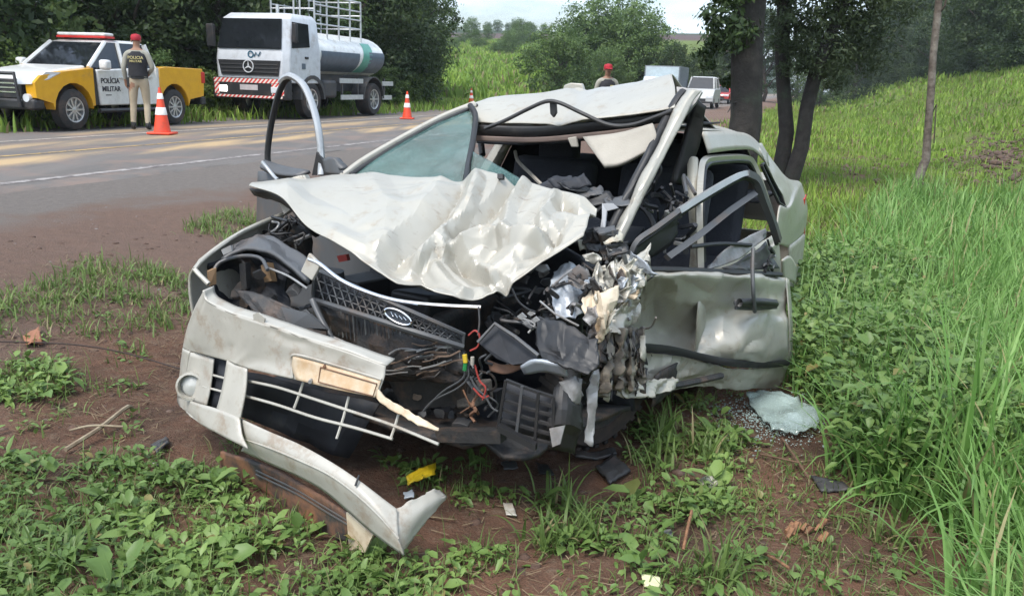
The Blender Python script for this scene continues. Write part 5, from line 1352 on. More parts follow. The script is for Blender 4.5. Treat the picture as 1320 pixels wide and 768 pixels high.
# headlamp cavity
sheet('headlamp_shell', [[Q(272, 345, a=.06), Q(300, 335, a=.16), Q(335, 333, a=.2), Q(372, 352, a=.14)], [Q(268, 365, a=.10), Q(300, 365, a=.26), Q(335, 365, a=.26), Q(370, 380, a=.2)], [Q(272, 384, a=.04), Q(300, 396, a=.12), Q(340, 400, a=.12), Q(380, 415, a=.1)]], M_INT, wreck, 18, 12, .012, .02, 11, 5)
sheet('front_panel', [[Q(298, 322, a=.16), Q(325, 304, a=.28), Q(350, 306, a=.30), Q(400, 336, a=.22)], [Q(288, 338, a=.10), Q(318, 326, a=.16), Q(352, 333, a=.16), Q(398, 364, a=.10)]], M_GREYP, wreck, 20, 10, .016, .022, 9, 2)
bar('panel_edge', [Q(345, 345, a=.12), Q(372, 356, a=.1), Q(396, 372, a=.08)], .005, M_BARE, wreck, 6)
bar('headlamp_rim', [Q(274, 352, a=.02), Q(284, 338, a=.06), Q(312, 330, a=.12), Q(336, 333, a=.12), Q(345, 348, a=.08)], .008, M_GREYP, wreck, 16)
plate('lamp_tab', [Q(285, 322, a=.06), Q(297, 316, a=.07), Q(299, 324, a=.07), Q(288, 329, a=.06)], M_BARE, wreck, .01)
plate('lamp_bracket', [Q(268, 350, a=.0), Q(279, 345, a=.03), Q(279, 366, a=.03), Q(270, 369, a=.0)], mat('ochre_bracket', (.28, .17, .09), .7), wreck, .02)
plate('lamp_bracket', [Q(336, 342, a=.14), Q(345, 338, a=.14), Q(350, 362, a=.12), Q(341, 364, a=.12)], mat('ochre_liner', (.16, .10, .05), .7), wreck, .03)
plate('lamp_bracket', [Q(308, 340, a=.12), Q(316, 339, a=.12), Q(318, 372, a=.12), Q(311, 374, a=.12)], M_UNDER, wreck, .03)
sheet('crash_beam', [[Q(300, 372, a=.02), Q(350, 384, a=.02), Q(420, 420, a=.02)], [Q(330, 405, a=-.02), Q(365, 415, a=-.02), Q(420, 440, a=-.02)]], M_UNDER, wreck, 16, 8, .02, .016, 12, 5)
plate('bumper_bracket', [Q(362, 395, a=0), Q(398, 404, a=0), Q(420, 424, a=0), Q(372, 421, a=-.02)], M_GREYP, wreck, .02)
plate('bumper_bracket', [Q(313, 404, a=-.04), Q(334, 402, a=-.04), Q(336, 412, a=-.06), Q(318, 411, a=-.06)], M_GREYP, wreck, .02)
bar('support_strut', [Q(402, 386, a=.1), Q(414, 412, a=.08), Q(430, 440, a=.05)], .012, M_GREYP, wreck, 6)
plate('bumper_clip', [Q(430, 433, a=0), Q(446, 440, a=0), Q(444, 447, a=-.02), Q(432, 441, a=-.02)], M_BARE, wreck, .012)
# grime behind everything: bulkhead, engine bay floor
sheet('bulkhead', [[car(1.02, l, .90 - .12 * (l > .4)) for l in (-.75, -.3, .15, .50)], [car(.98, l, .6) for l in (-.75, -.3, .2, .62)], [car(.95, l, .18) for l in (-.75, -.3, .2, .70)]], M_INT, wreck, 18, 12, .02, .05, 6, 4)
sheet('engine_tray', [[car(.16, l, .20) for l in (-.75, -.3, .2, .55)], [car(.9, l, .20) for l in (-.75, -.3, .2, .7)]], M_UNDER, wreck, 12, 8, .02, .04, 7, 2)
rnd = random.Random(9)
eng = MB()
MB().box((-.26, -.17, -.15), (.24, .22, .16), Matrix.Translation(car(.66, -.12, .46)) @ Matrix.Rotation(R(63), 4, 'Z')).build('engine_block', M_UNDER, wreck, bevel=.03)
MB().box((-.24, -.10, -.05), (.24, .10, .05), Matrix.Translation(car(.62, -.10, .62)) @ Matrix.Rotation(R(60), 4, 'Z') @ Matrix.Rotation(R(8), 4, 'Y')).build('engine_cover', M_TRIM, wreck, bevel=.02)
MB().box((-.10, -.08, -.09), (.10, .08, .09), Matrix.Translation(car(.62, -.52, .58)) @ Matrix.Rotation(R(50), 4, 'Z')).build('battery', M_TRIM, wreck, bevel=.01)
MB().lathe([(.001, .12), (.07, .10), (.08, 0), (.07, -.1), (.001, -.12)], Matrix.Translation(car(.50, -.62, .60)), 14).build('washer_bottle', M_GREYP, wreck, sm=True)
for k in range(16):
    x0, y0 = rnd.uniform(352, 388), rnd.uniform(284, 316); a0 = rnd.uniform(.34, .5)
    pts = [Q(x0 + rnd.uniform(-16, 16), y0 + rnd.uniform(-11, 11), a=a0 + rnd.uniform(-.05, .05)) for _ in range(4)]
    bar('engine_hose', pts, rnd.uniform(.004, .012), rnd.choice([M_TRIM, M_TRIM, M_GREYP, M_BARE]), wreck, 12, 6)
plate('hinge_bracket', [Q(360, 262, a=.55), Q(370, 258, a=.55), Q(378, 268, a=.54), Q(366, 276, a=.53)], M_LINER, wreck, .02)
plate('red_cap', [Q(434, 330, a=.42), Q(446, 328, a=.42), Q(448, 336, a=.42), Q(437, 338, a=.42)], M_WIRE_R, wreck, .02)

# ---- grille with its badge and chrome strip
GA = .07
gr = empty('grille'); gr.parent = wreck
gA, gB, gC, gD = (406, 347), (598, 431), (597, 447), (404, 386)
gq = lambda p, a=GA: Q(p[0], p[1], a=a + .00012 * (p[0] - 500) ** 2 / 10)
lerp2 = lambda p, q, u: (p[0] + (q[0] - p[0]) * u, p[1] + (q[1] - p[1]) * u)
ringp = [gq(lerp2(gA, gB, u)) for u in np.linspace(0, 1, 9)] + [gq(gC)] + [gq(lerp2(gC, gD, u)) for u in np.linspace(.1, 1, 9)]
MB().tube(ringp + [ringp[0]], .0085, 6).build('grille_frame', M_GREYP, gr, sm=True)
MB().tube([gq(lerp2(gC, gD, u), GA - .012) for u in np.linspace(0, 1, 9)], .012, 6).build('grille_lower_bar', M_GREYP, gr, sm=True)
for k in range(20):
    for s_ in (1, -1):
        u0 = k / 20; u1 = u0 + s_ * .075
        v0, v1 = 0., 1.
        if u1 > 1: v1 = (1 - u0) / (u1 - u0); u1 = 1
        if u1 < 0: v1 = (0 - u0) / (u1 - u0); u1 = 0
        pa = lerp2(gA, gB, u0); pt, pb = lerp2(gA, gB, u1), lerp2(gD, gC, u1)
        MB().tube([gq(pa, GA + .012), gq(lerp2(pt, pb, v1), GA + .012)], .0035, 4).build('mesh_bar', M_GREYP, gr)
for v in (.33, .66): MB().tube([gq(lerp2(lerp2(gA, gD, v), lerp2(gB, gC, v), u), GA + .014) for u in np.linspace(0, 1, 9)], .003, 4).build('mesh_bar', M_GREYP, gr)
sheet('grille_back', [[gq(lerp2(gA, gB, u), GA + .035) for u in (0, .5, 1)], [gq(lerp2(gD, gC, u), GA + .035) for u in (0, .5, 1)]], M_INT, gr, 8, 3, .004)
bc = gq((513, 408), GA - .02); ex = (gq((530, 414), GA - .02) - bc); ey = (gq((511, 399), GA - .02) - bc); ez = ex.cross(ey).normalized()
if ez.dot(CAM - bc) < 0: ez = -ez
bd = empty('badge'); bd.parent = gr
MB().tube([bc + ex * math.cos(t_) + ey * math.sin(t_) for t_ in np.linspace(0, 2 * math.pi, 25)], .0042, 6, cap=False).build('badge_ring', M_CHROME, bd, sm=True)
MB().prism([bc + ex * .97 * math.cos(t_) + ey * .97 * math.sin(t_) - ez * .004 for t_ in np.linspace(0, 2 * math.pi, 24, endpoint=False)], -ez * .008).build('badge_oval', mat('badge_dark', (.05, .06, .075), .35), bd)
MB().tube([bc + ex * u + ey * v + ez * .001 for u, v in ((-.62, -.1), (-.5, .35), (-.38, -.25), (-.2, .3), (-.05, -.2), (.12, .2), (.3, -.2), (.45, .25), (.62, -.1))], .0016, 4).build('badge_script', M_CHROME, bd)
strip = [(398, 334, .09), (412, 340, .085), (438, 360, .075), (470, 375, .07), (510, 387, .07), (560, 393, .09), (620, 396, .13)]
bar('chrome_strip', [Q(x, y, a=a) for x, y, a in strip], .0075, M_CHROME, wreck, 24, 6)
plate('grille_corner', [Q(387, 350, a=.08), Q(398, 326, a=.09), Q(413, 341, a=.085), Q(402, 362, a=.075)], M_BUMP, wreck, .015, bevel=.004)

M_BRDUST = mat('brown_dusty_part', (.14, .10, .07), .85, col2=(.07, .055, .045), nscale=16)
def jag(x0, y0, a0, s_, m_):
    # broken irregular piece: five to seven corners, bent
    n_ = rnd.randint(5, 7); ph_ = rnd.uniform(0, 6)
    pp = [Q(x0 + s_ * rnd.uniform(.5, 1.3) * math.cos(ph_ + 6.283 * k / n_), y0 + s_ * rnd.uniform(.35, 1.0) * math.sin(ph_ + 6.283 * k / n_), a=a0 + rnd.uniform(-.012, .012)) for k in range(n_)]
    MB().prism(pp, Vector((rnd.uniform(-.02, .02), rnd.uniform(.01, .05), rnd.uniform(-.015, .015)))).build('engine_part', m_, wreck, bevel=.003)
# ---- radiator and torn front
sheet('radiator', [[Q(420, 392, a=.2), Q(500, 425, a=.2), Q(600, 452, a=.2)], [Q(440, 450, a=.19), Q(510, 465, a=.17), Q(602, 478, a=.17)], [Q(490, 488, a=.2), Q(540, 488, a=.2), Q(600, 488, a=.2)]], M_UNDER, wreck, 20, 14, .03, .03, 11, 4)
for k in range(26):
    x0 = rnd.uniform(492, 560); y0 = rnd.uniform(445, 488); L_n = rnd.uniform(18, 48)
    pts = [Q(x0 + L_n * u, y0 - 6 * u + rnd.uniform(-3, 3), a=.14 + rnd.uniform(-.015, .015)) for u in (0, .33, .66, 1)]
    bar('radiator_fin', pts, rnd.uniform(.002, .0045), rnd.choice([M_UNDER, M_BARE, mat('brown_fin', (.16, .11, .08), .7)] if k == 0 else [M_UNDER, M_BARE, bpy.data.materials['brown_fin']]), wreck, 8, 5)
for k in range(34):
    x0 = 424 + k * 5.1; y0 = 396 + k * 1.75; MB().tube([Q(x0, y0, a=.175), Q(x0 + 3, y0 + 34 - k * .2, a=.172)], .0028, 4).build('radiator_fin', M_GREYP if k % 3 else M_BARE, wreck)
for k in range(26):
    x0, y0 = rnd.uniform(505, 600), rnd.uniform(490, 552); s_ = rnd.uniform(4, 11)
    jag(x0, y0, rnd.uniform(.24, .40), s_, rnd.choice([M_UNDER, M_GREYP, M_TRIM, M_BRDUST]))
for k in range(30):
    x0, y0 = rnd.uniform(640, 760), rnd.uniform(345, 420); s_ = rnd.uniform(4, 12)
    jag(x0, y0, rnd.uniform(.42, .7), s_, rnd.choice([M_UNDER, M_GREYP, M_TRIM, M_TRIM, M_BARE]))
for k in range(22):
    x0, y0 = rnd.uniform(640, 770), rnd.uniform(350, 430)
    bar('engine_hose', [Q(x0 + rnd.uniform(-22, 22), y0 + rnd.uniform(-14, 14), a=.45 + rnd.uniform(-.08, .12)) for _ in range(4)], rnd.uniform(.003, .011), rnd.choice([M_TRIM, M_GREYP, M_UNDER, M_BARE]), wreck, 12, 6)
for k in range(18):
    x0, y0 = rnd.uniform(275, 400), rnd.uniform(350, 425); s_ = rnd.uniform(4, 11)
    jag(x0, y0, rnd.uniform(.06, .16), s_, rnd.choice([M_UNDER, M_GREYP, M_TRIM, M_BRDUST]))
plate('lower_tie_bar', [Q(560, 556, a=.12), Q(645, 556, a=.12), Q(645, 572, a=.12), Q(565, 570, a=.12)], M_UNDER, wreck, .05)
plate('radiator_support', [Q(500, 490, a=.26), Q(600, 488, a=.24), Q(602, 520, a=.26), Q(520, 530, a=.28)], M_UNDER, wreck, .04)
plate('fan_shroud', [Q(540, 508, a=.42), Q(640, 505, a=.40), Q(640, 560, a=.40), Q(545, 560, a=.42)], M_INT, wreck, .06)
plate('gearbox', [Q(585, 500, a=.26), Q(612, 498, a=.25), Q(615, 525, a=.25), Q(588, 527, a=.26)], mat('dusty_casting', (.13, .115, .10), .8, bump=.5), wreck, .12, bevel=.01)
sheet('rust_bracket', [[Q(628, 464, a=.16), Q(650, 470, a=.15), Q(680, 462, a=.15)], [Q(632, 478, a=.15), Q(652, 482, a=.14), Q(676, 474, a=.15)]], M_RUST, wreck, 8, 4, .012, .008, 14, 3)
# wires
wires = [([(598, 455), (600, 470), (596, 488), (570, 505), (545, 530)], M_GREYP), ([(600, 462), (604, 484), (590, 500), (560, 515), (548, 526)], M_GREYP), ([(604, 432), (612, 426), (618, 432), (616, 446), (606, 452)], M_WIRE_R),
         ([(606, 485), (614, 500), (625, 510), (634, 525), (642, 530)], M_GREYP), ([(610, 500), (622, 512), (630, 510)], M_WIRE_R), ([(617, 395), (618, 415), (616, 432)], M_GREYP), ([(660, 372), (668, 388), (680, 398), (690, 402)], M_TRIM), ([(612, 470), (618, 490), (626, 500), (622, 515)], M_WIRE_R)]
for ln, m_ in wires: bar('wire', [Q(x, y, a=.11) for x, y in ln], .0035, m_, wreck, 16, 5)
bar('connector', [Q(599, 457, a=.1), Q(600, 467, a=.1)], .009, M_WIRE_Y, wreck); bar('connector', [Q(600, 468, a=.1), Q(599, 477, a=.1)], .008, M_WIRE_G, wreck); bar('connector', [Q(609, 460, a=.1), Q(609, 470, a=.1)], .007, M_LINER, wreck)
for k in range(14):
    x0, y0 = rnd.uniform(598, 640), rnd.uniform(445, 525)
    bar('loom', [Q(x0 + rnd.uniform(-12, 12), y0 + j * 9 + rnd.uniform(-5, 5), a=.15 + rnd.uniform(-.03, .05)) for j in range(4)], rnd.uniform(.003, .008), rnd.choice([M_TRIM, M_UNDER, M_GREYP, M_RUST]), wreck, 10, 5)
# smashed left headlamp box
plate('headlamp_box', [Q(616, 441, a=.10), Q(639, 416, a=.14), Q(662, 432, a=.14), Q(694, 457, a=.12), Q(690, 466, a=.11), Q(660, 470, a=.10), Q(640, 462, a=.10)], M_INT, wreck, .06)
bar('headlamp_box_rim', [Q(616, 441, a=.08), Q(638, 417, a=.11), Q(664, 434, a=.10), Q(694, 458, a=.09)], .007, M_GREYP, wreck, 0, 6)
sheet('headlamp_reflector', [[Q(672, 470, a=.10), Q(690, 463, a=.09), Q(728, 472, a=.10)], [Q(676, 482, a=.12), Q(700, 480, a=.12), Q(732, 484, a=.13)]], M_BLUE, wreck, 8, 4, .01, .01, 12, 4)
sheet('lamp_back_cover', [[Q(690, 405, a=.26), Q(725, 415, a=.24), Q(768, 445, a=.22)], [Q(690, 440, a=.16), Q(722, 450, a=.14), Q(772, 470, a=.14)], [Q(700, 462, a=.10), Q(728, 472, a=.09), Q(758, 480, a=.10)]], M_TRIM, wreck, 40, 30, .008, .030, 12, 6, lin=True, edge=.008)
bar('bonnet_stay', [Q(696, 388, a=.2), Q(715, 404, a=.18), Q(746, 420, a=.16)], .0035, M_BARE, wreck, 0, 5)
for x, y, s_ in ((672, 408, 6), (684, 404, 5), (690, 412, 5), (678, 416, 4), (703, 447, 5), (655, 470, 4)):
    plate('bolt_plate', [Q(x - s_, y, a=.18), Q(x, y - s_ * .8, a=.18), Q(x + s_, y + 1, a=.18), Q(x, y + s_ * .7, a=.18)], M_BARE, wreck, .01)
# broken lower intake, tilted
iq = lambda u, v, a=.0: Q(652 + 62 * u - 10 * v + (8 * u * v), 490 + 22 * u + 62 * v + (-2) * u * v, a=.02 + .05 * u + a)
ig = empty('lower_intake'); ig.parent = wreck
for v in np.linspace(0, 1, 6): MB().tube([iq(0, v), iq(.5, v + .015), iq(1, v)], .0075, 5).build('slat', M_TRIM, ig)
for u in (0, .34, .68, 1): MB().tube([iq(u, 0, -.006), iq(u, 1, -.006)], .006, 5).build('slat', M_GREYP if u in (.34,) else M_TRIM, ig)
sheet('intake_back', [[iq(0, 0, .06), iq(1, 0, .06)], [iq(0, 1, .06), iq(1, 1, .06)]], M_INT, ig, 4, 4, .006)
plate('intake_lip', [Q(642, 548, a=-.01), Q(690, 574, a=.02), Q(690, 582, a=.02), Q(641, 556, a=-.01)], M_TRIM, wreck, .03)
# pushed-back front wheel
M = Matrix.Translation(car(.98, .50, .24)) @ CM.to_4x4() @ Matrix.Rotation(R(24), 4, 'Z') @ Matrix.Rotation(R(-104), 4, 'X')
fwl = empty('wheel'); fwl.parent = wreck
tv = MB().lathe([(.17, -.08), (.25, -.09), (.28, -.06), (.285, 0), (.28, .06), (.25, .09), (.18, .08), (.17, .03)], M, 30)
for k in range(30):
    tv.box((.272, -.012, -.075), (.294, .012, .075), M @ Matrix.Rotation(2 * math.pi * k / 30, 4, 'Z'))
tv.build('tyre', M_TYRE, fwl, sm=True)
MB().lathe([(.18, .03), (.175, .075), (.15, .06), (.06, .04), (.001, .05)], M, 24).build('rim', M_UNDER, fwl, sm=True)
M = Matrix.Translation(car(.75, -.68, .28)) @ CM.to_4x4() @ Matrix.Rotation(R(90), 4, 'X')
fwr = empty('wheel'); fwr.parent = wreck
MB().lathe([(.18, -.09), (.26, -.09), (.29, -.06), (.29, .06), (.26, .09), (.19, .09), (.18, .05)], M, 26).build('tyre', M_TYRE, fwr, sm=True)
MB().lathe([(.19, .05), (.185, .085), (.17, .08), (.15, .03), (.05, .05), (.001, .055)], M, 26).build('rim', M_RIM, fwr, sm=True)
sheet('wheel_arch_liner', [[Q(716, 500, a=.14), Q(728, 494, a=.16), Q(744, 500, a=.2)], [Q(712, 540, a=.1), Q(728, 535, a=.1), Q(748, 545, a=.16)], [Q(708, 575, a=.12), Q(722, 578, a=.12), Q(740, 585, a=.16)]], M_TRIM, wreck, 12, 12, .012, .03, 12, 8)
sheet('suspension_arm', [[Q(722, 492, a=.12), Q(738, 486, a=.13), Q(750, 492, a=.15)], [Q(728, 510, a=.12), Q(742, 506, a=.13), Q(752, 512, a=.15)], [Q(726, 520, a=.12), Q(740, 520, a=.13), Q(748, 524, a=.15)]], M_BARE, wreck, 8, 8, .012, .02, 18, 3, edge=.012)
sheet('torn_fender_strip', [[Q(762, 478, a=.2), Q(772, 476, a=.22)], [Q(757, 510, a=.18), Q(772, 505, a=.2)], [Q(758, 540, a=.18), Q(768, 540, a=.2)], [Q(752, 570, a=.16), Q(764, 575, a=.18)]], M_BARE, wreck, 6, 18, .006, .014, 16, 4, edge=.008)
plate('metal_flap', [Q(708, 552, a=.04), Q(728, 548, a=.04), Q(722, 572, a=.03), Q(712, 576, a=.03)], M_BARE, wreck, .006)
# crumpled left fender and splintered sill
sheet('front_fender', [[Q(713, 345, a=.60), Q(735, 332, a=.66), Q(765, 350, a=.70)], [Q(710, 375, a=.50), Q(738, 368, a=.52), Q(775, 372, a=.58)], [Q(716, 405, a=.40), Q(742, 408, a=.40), Q(762, 395, a=.48)]], M_BLUE, wreck, 34, 28, .004, .022, 14, 5, edge=.008, lin=True)
sheet('torn_plastic', [[Q(752, 386, a=.40), Q(762, 374, a=.44), Q(775, 378, a=.38), Q(796, 368, a=.46)], [Q(750, 404, a=.34), Q(764, 402, a=.37), Q(778, 405, a=.32), Q(792, 400, a=.40)], [Q(762, 424, a=.33), Q(770, 426, a=.35), Q(780, 424, a=.32), Q(788, 416, a=.38)], [Q(772, 440, a=.33), Q(775, 442, a=.34), Q(779, 436, a=.34), Q(784, 424, a=.38)]], M_CREAM, wreck, 24, 20, .004, .016, 22, 9, edge=.008, lin=True)
sheet('crushed_fender', [[Q(760, 345, a=.66), Q(775, 328, a=.72), Q(790, 338, a=.76), Q(812, 326, a=.84), Q(836, 335, a=.92)], [Q(762, 372, a=.56), Q(778, 362, a=.66), Q(792, 370, a=.66), Q(812, 362, a=.78), Q(832, 368, a=.84)],
      [Q(772, 398, a=.54), Q(785, 392, a=.62), Q(798, 398, a=.66), Q(812, 396, a=.78), Q(828, 400, a=.84)], [Q(778, 430, a=.52), Q(790, 432, a=.58), Q(800, 428, a=.66), Q(812, 434, a=.74), Q(824, 430, a=.84)]], M_PAINT, wreck, 56, 46, .004, .045, 20, 5, edge=.012, lin=True)
for k in range(30):
    x0, y0 = rnd.uniform(762, 832), rnd.uniform(330, 430)
    if x0 > 812 and y0 > 395: continue
    a0 = .52 + (x0 - 765) / 70 * .32 + rnd.uniform(-.07, .0) - (y0 - 335) / 400
    w_, h_ = rnd.uniform(8, 24), rnd.uniform(6, 18); an = rnd.uniform(0, 3.14)
    def cn(u, v, da=0): return Q(x0 + w_ * u * math.cos(an) - h_ * v * math.sin(an), y0 + w_ * u * math.sin(an) + h_ * v * math.cos(an), a=a0 + da)
    sheet('metal_shard', [[cn(-1, -.3, .01), cn(0, -.5, -.02), cn(1, -.1, .01)], [cn(-.8, .3, -.01), cn(.1, .5, .01), cn(.9, .3, -.01)]], rnd.choice([M_PAINT, M_PAINT, M_BARE, M_PAINTD, M_UNDER, M_BLUE, M_PAINTD, M_CREAM]), wreck, 10, 8, .003, .014, 26, k * 1.3, edge=.004, lin=True)
sheet('metal_shard', [[Q(808, 345, a=.85), Q(838, 312, a=.95)], [Q(818, 350, a=.82), Q(836, 335, a=.9)], [Q(815, 372, a=.85), Q(833, 372, a=.95)]], M_PAINT, wreck, 12, 12, .005, .03, 12, 2, edge=.01)
for k in range(20):
    x0, y0 = rnd.uniform(760, 835), rnd.uniform(325, 500)
    bar('torn_strip', [Q(x0 + rnd.uniform(-14, 14), y0 + rnd.uniform(-14, 14), a=.55 + (x0 - 760) / 250 + rnd.uniform(-.05, .05)) for _ in range(4)], rnd.uniform(.003, .009), rnd.choice([M_TRIM, M_BARE, M_UNDER, M_GREYP]), wreck, 10, 5)
M_SPLIT = mat('splintered_metal', (.34, .29, .21), .6, metal=.2, col2=(.16, .12, .09), nscale=20)
for k in range(30):
    x0, y0 = rnd.uniform(772, 832), rnd.uniform(440, 500)
    sheet('splinter', [[Q(x0, y0 - 16, a=.50 + (x0 - 770) / 200), Q(x0 + rnd.uniform(3, 8), y0 - 14, a=.50 + (x0 - 770) / 200)], [Q(x0 + rnd.uniform(-6, 6), y0 + 16, a=.44 + (x0 - 770) / 200), Q(x0 + rnd.uniform(0, 8), y0 + 20, a=.46 + (x0 - 770) / 200)]], rnd.choice([M_SPLIT, M_UNDER, M_UNDER, M_PAINTD, M_GREYP]), wreck, 3, 8, .003, .02, 20, k, edge=.004)
M_BRTORN = mat('brown_torn_metal', (.22, .195, .155), .6, metal=.2, col2=(.075, .065, .055), nscale=18, dirt=(.34, .28, .21), dirt_amt=.35, dscale=14)
plz = [(770, .44), (778, .54), (785, .48), (792, .62), (799, .55), (806, .70), (813, .62), (820, .80), (832, .78)]
sheet('torn_inner_wing', [[Q(x, 428 - (x - 770) * .1, a=a_ + .06) for x, a_ in plz], [Q(x + 1, 455, a=a_ + .02) for x, a_ in plz], [Q(x - 1, 482, a=a_ - .02) for x, a_ in plz], [Q(x - 2 + (x % 5), 500 + (x * 7 % 13) - (x - 770) * .1, a=a_ - .03) for x, a_ in plz]], M_BRTORN, wreck, 72, 40, .004, .026, 24, 4, edge=.012, lin=True)
# strut tower and brake disc behind the torn wing
MB().lathe([(.001, .16), (.07, .15), (.09, .10), (.10, -.05), (.12, -.18)], Matrix.Translation(car(.80, .42, .62)), 18).build('strut_tower', M_UNDER, wreck, sm=True)
MB().tube([car(.70, .50, .62), car(.66, .52, .34)], .035, 12).build('strut', M_GREYP, wreck, sm=True)
MB().tube([car(.70, .50, .58) + Vector((.055 * math.cos(k * .8), .055 * math.sin(k * .8), -.006 * k)) for k in range(40)], .008, 6).build('coil_spring', M_UNDER, wreck, sm=True)
for k in range(16):
    x0, y0 = rnd.uniform(752, 808), rnd.uniform(296, 340)
    sheet('torn_cowl', [[Q(x0 - 14, y0 - 5, a=.85 + rnd.uniform(-.05, .05)), Q(x0 + 12, y0 - 9, a=.9)], [Q(x0 - 9, y0 + 8, a=.82), Q(x0 + 15, y0 + 6, a=.88)]], rnd.choice([M_TRIM, M_GREYP, M_UNDER, M_UNDER, M_PAINTD]), wreck, 10, 7, .004, .02, 22, k + .4, edge=.008, lin=True)
# ---- driver door, crushed and sprung open
dA, dB = Vector((.95, .74)), Vector((2.15, 1.06))
dn = Vector((dB.y - dA.y, -(dB.x - dA.x))); dn.normalize()
def DQ(px, py, off=0.):
    """pixel on the door's own plane"""
    d = ray(px, py); o_ = CMI @ (CAM - CO); dd = CMI @ d
    k = ((dA.x + dn.x * off - o_[0]) * dn.x + (dA.y + dn.y * off - o_[1]) * dn.y) / (dd[0] * dn.x + dd[1] * dn.y)
    return CAM + d * k
dd_ = empty('driver_door'); dd_.parent = wreck
sgn_out = 1 if (CMI @ (CAM - CO)).x * dn.x + (CMI @ (CAM - CO)).y * dn.y > dA.x * dn.x + dA.y * dn.y else -1
DO = lambda px, py, o_=0: DQ(px, py, o_ * sgn_out)
sheet('door_skin', [[DO(812, 352, -.10), DO(835, 352, -.05), DO(870, 350, -.03), DO(930, 351, -.03), DO(975, 353, -.02), DO(1013, 356, -.03)],
                    [DO(812, 360, -.08), DO(835, 358, -.01), DO(870, 355, .025), DO(930, 356, .03), DO(975, 359, .04), DO(1014, 363, .01)],
                    [DO(812, 380, -.12), DO(835, 378, -.08), DO(870, 376, -.02), DO(930, 379, -.01), DO(975, 382, .02), DO(1014, 386, .0)],
                    [DO(810, 402, -.16), DO(835, 404, -.14), DO(870, 402, -.09), DO(925, 400, -.03), DO(975, 398, .03), DO(1014, 400, .02)],
                    [DO(808, 424, -.17), DO(835, 426, -.16), DO(875, 428, -.13), DO(925, 422, -.01), DO(970, 420, .07), DO(1016, 420, .06)],
                    [DO(805, 440, -.15), DO(835, 442, -.14), DO(880, 447, -.10), DO(928, 450, .03), DO(970, 450, .095), DO(1017, 448, .08)],
                    [DO(803, 448, -.12), DO(835, 450, -.12), DO(880, 457, -.07), DO(930, 465, .02), DO(970, 467, .06), DO(1017, 465, .05)]], M_PAINT, dd_, 80, 60, .006, .013, 9, 6, lin=False,
      folds=[([(908, 400), (922, 428), (930, 460)], 16, -.014), ([(935, 398), (930, 425), (938, 455)], 14, .008), ([(880, 362), (905, 372)], 10, -.012), ([(925, 358), (912, 380), (890, 388)], 9, .012), ([(860, 372), (845, 395), (850, 420)], 14, -.016), ([(960, 362), (950, 378)], 8, -.010)])
bar('door_trim_strip', [DO(800, 446, -.06), DO(860, 450, -.06), DO(905, 460, -.01), DO(945, 468, .06), DO(985, 470, .07), DO(1016, 467, .07)], .020, M_TRIM, dd_, 24, 6, .6)
sheet('door_lower_skin', [[DO(812, 455, -.08), DO(870, 458, -.08), DO(915, 468, -.02), DO(960, 474, .04), DO(1016, 470, .05)], [DO(808, 480, -.10), DO(860, 480, -.08), DO(910, 485, -.03), DO(960, 488, .02), DO(1010, 490, .03)], [DO(808, 502, -.06), DO(860, 503, -.07), DO(910, 498, -.05), DO(960, 500, -.01), DO(1003, 501, .0)]], M_PAINTD, dd_, 64, 28, .005, .034, 13, 4, cmask=lambda u, v: 1 - .75 * u)
sheet('door_return_edge', [[DO(1013, 358, 0), DO(1017, 412, .05), DO(1017, 464, .05)], [DO(1017, 360, -.08), DO(1021, 412, -.05), DO(1021, 470, -.05)]], M_PAINT, dd_, 12, 4, .006)
bar('window_sill_trim', [DO(832, 347, -.03), DO(880, 348, .0), DO(940, 351, .0), DO(1006, 354, .0)], .015, M_TRIM, dd_, 14, 6)
hd = empty('door_handle'); hd.parent = dd_
bar('handle_bar', [DO(950, 391, .07), DO(953, 390, .085), DO(974, 389, .09), DO(996, 391, .085), DO(999, 392, .07)], .020, M_TRIM, hd, 0, 10)
sheet('handle_recess', [[DO(948, 386, .055), DO(975, 384, .06), DO(1001, 386, .055)], [DO(948, 399, .07), DO(975, 400, .075), DO(1001, 398, .065)]], M_GREYP, hd, 8, 4, .01)
bar('hanging_trim', [DO(971, 320, .05), DO(970, 345, .08), DO(971, 375, .11), DO(973, 402, .10)], .010, M_GREYP, dd_, 14, 6)
# bent window frame of the driver door
wf = [(812, 330, -.10), (822, 310, -.08), (845, 294, -.05), (875, 272, -.02), (910, 250, .0), (945, 230, .0), (962, 224, .0), (975, 232, .0), (985, 258, .0), (995, 284, .0), (1003, 310, .0)]
wfp = [DO(x, y, o_) for x, y, o_ in wf]
MB().tube(spline(wfp[3:8], 24), .017, 4, sx=1.0, spin=.5).build('window_frame', M_SILVERBAR, dd_, sm=True)
MB().tube(spline(wfp[:4], 12), .015, 4, spin=.5).build('window_frame', M_GREYP, dd_, sm=True)
MB().tube(spline(wfp[6:], 16), .024, 4, spin=.6).build('window_frame', M_GREYP, dd_, sm=True)
MB().tube(spline([p + Vector((.0, .02, -.022)) for p in wfp[1:]], 30), .012, 6).build('window_channel', M_TRIM, dd_, sm=True)
sheet('mirror_triangle', [[DO(812, 335, -.10), DO(822, 312, -.09), DO(850, 294, -.07), DO(872, 280, -.05)], [DO(815, 345, -.10), DO(832, 335, -.09), DO(858, 318, -.07), DO(872, 300, -.05)]], M_TRIM, dd_, 10, 5, .012, .01, 10, 2)
bar('window_run', [DO(860, 332, -.03), DO(900, 304, .0), DO(940, 272, .0), DO(972, 250, .0)], .018, M_GREYP, dd_, 0, 4, 1.3)
bar('window_lift', [DO(890, 318, -.05), DO(930, 314, -.05), DO(968, 316, -.03)], .010, M_TRIM, dd_, 8, 6)
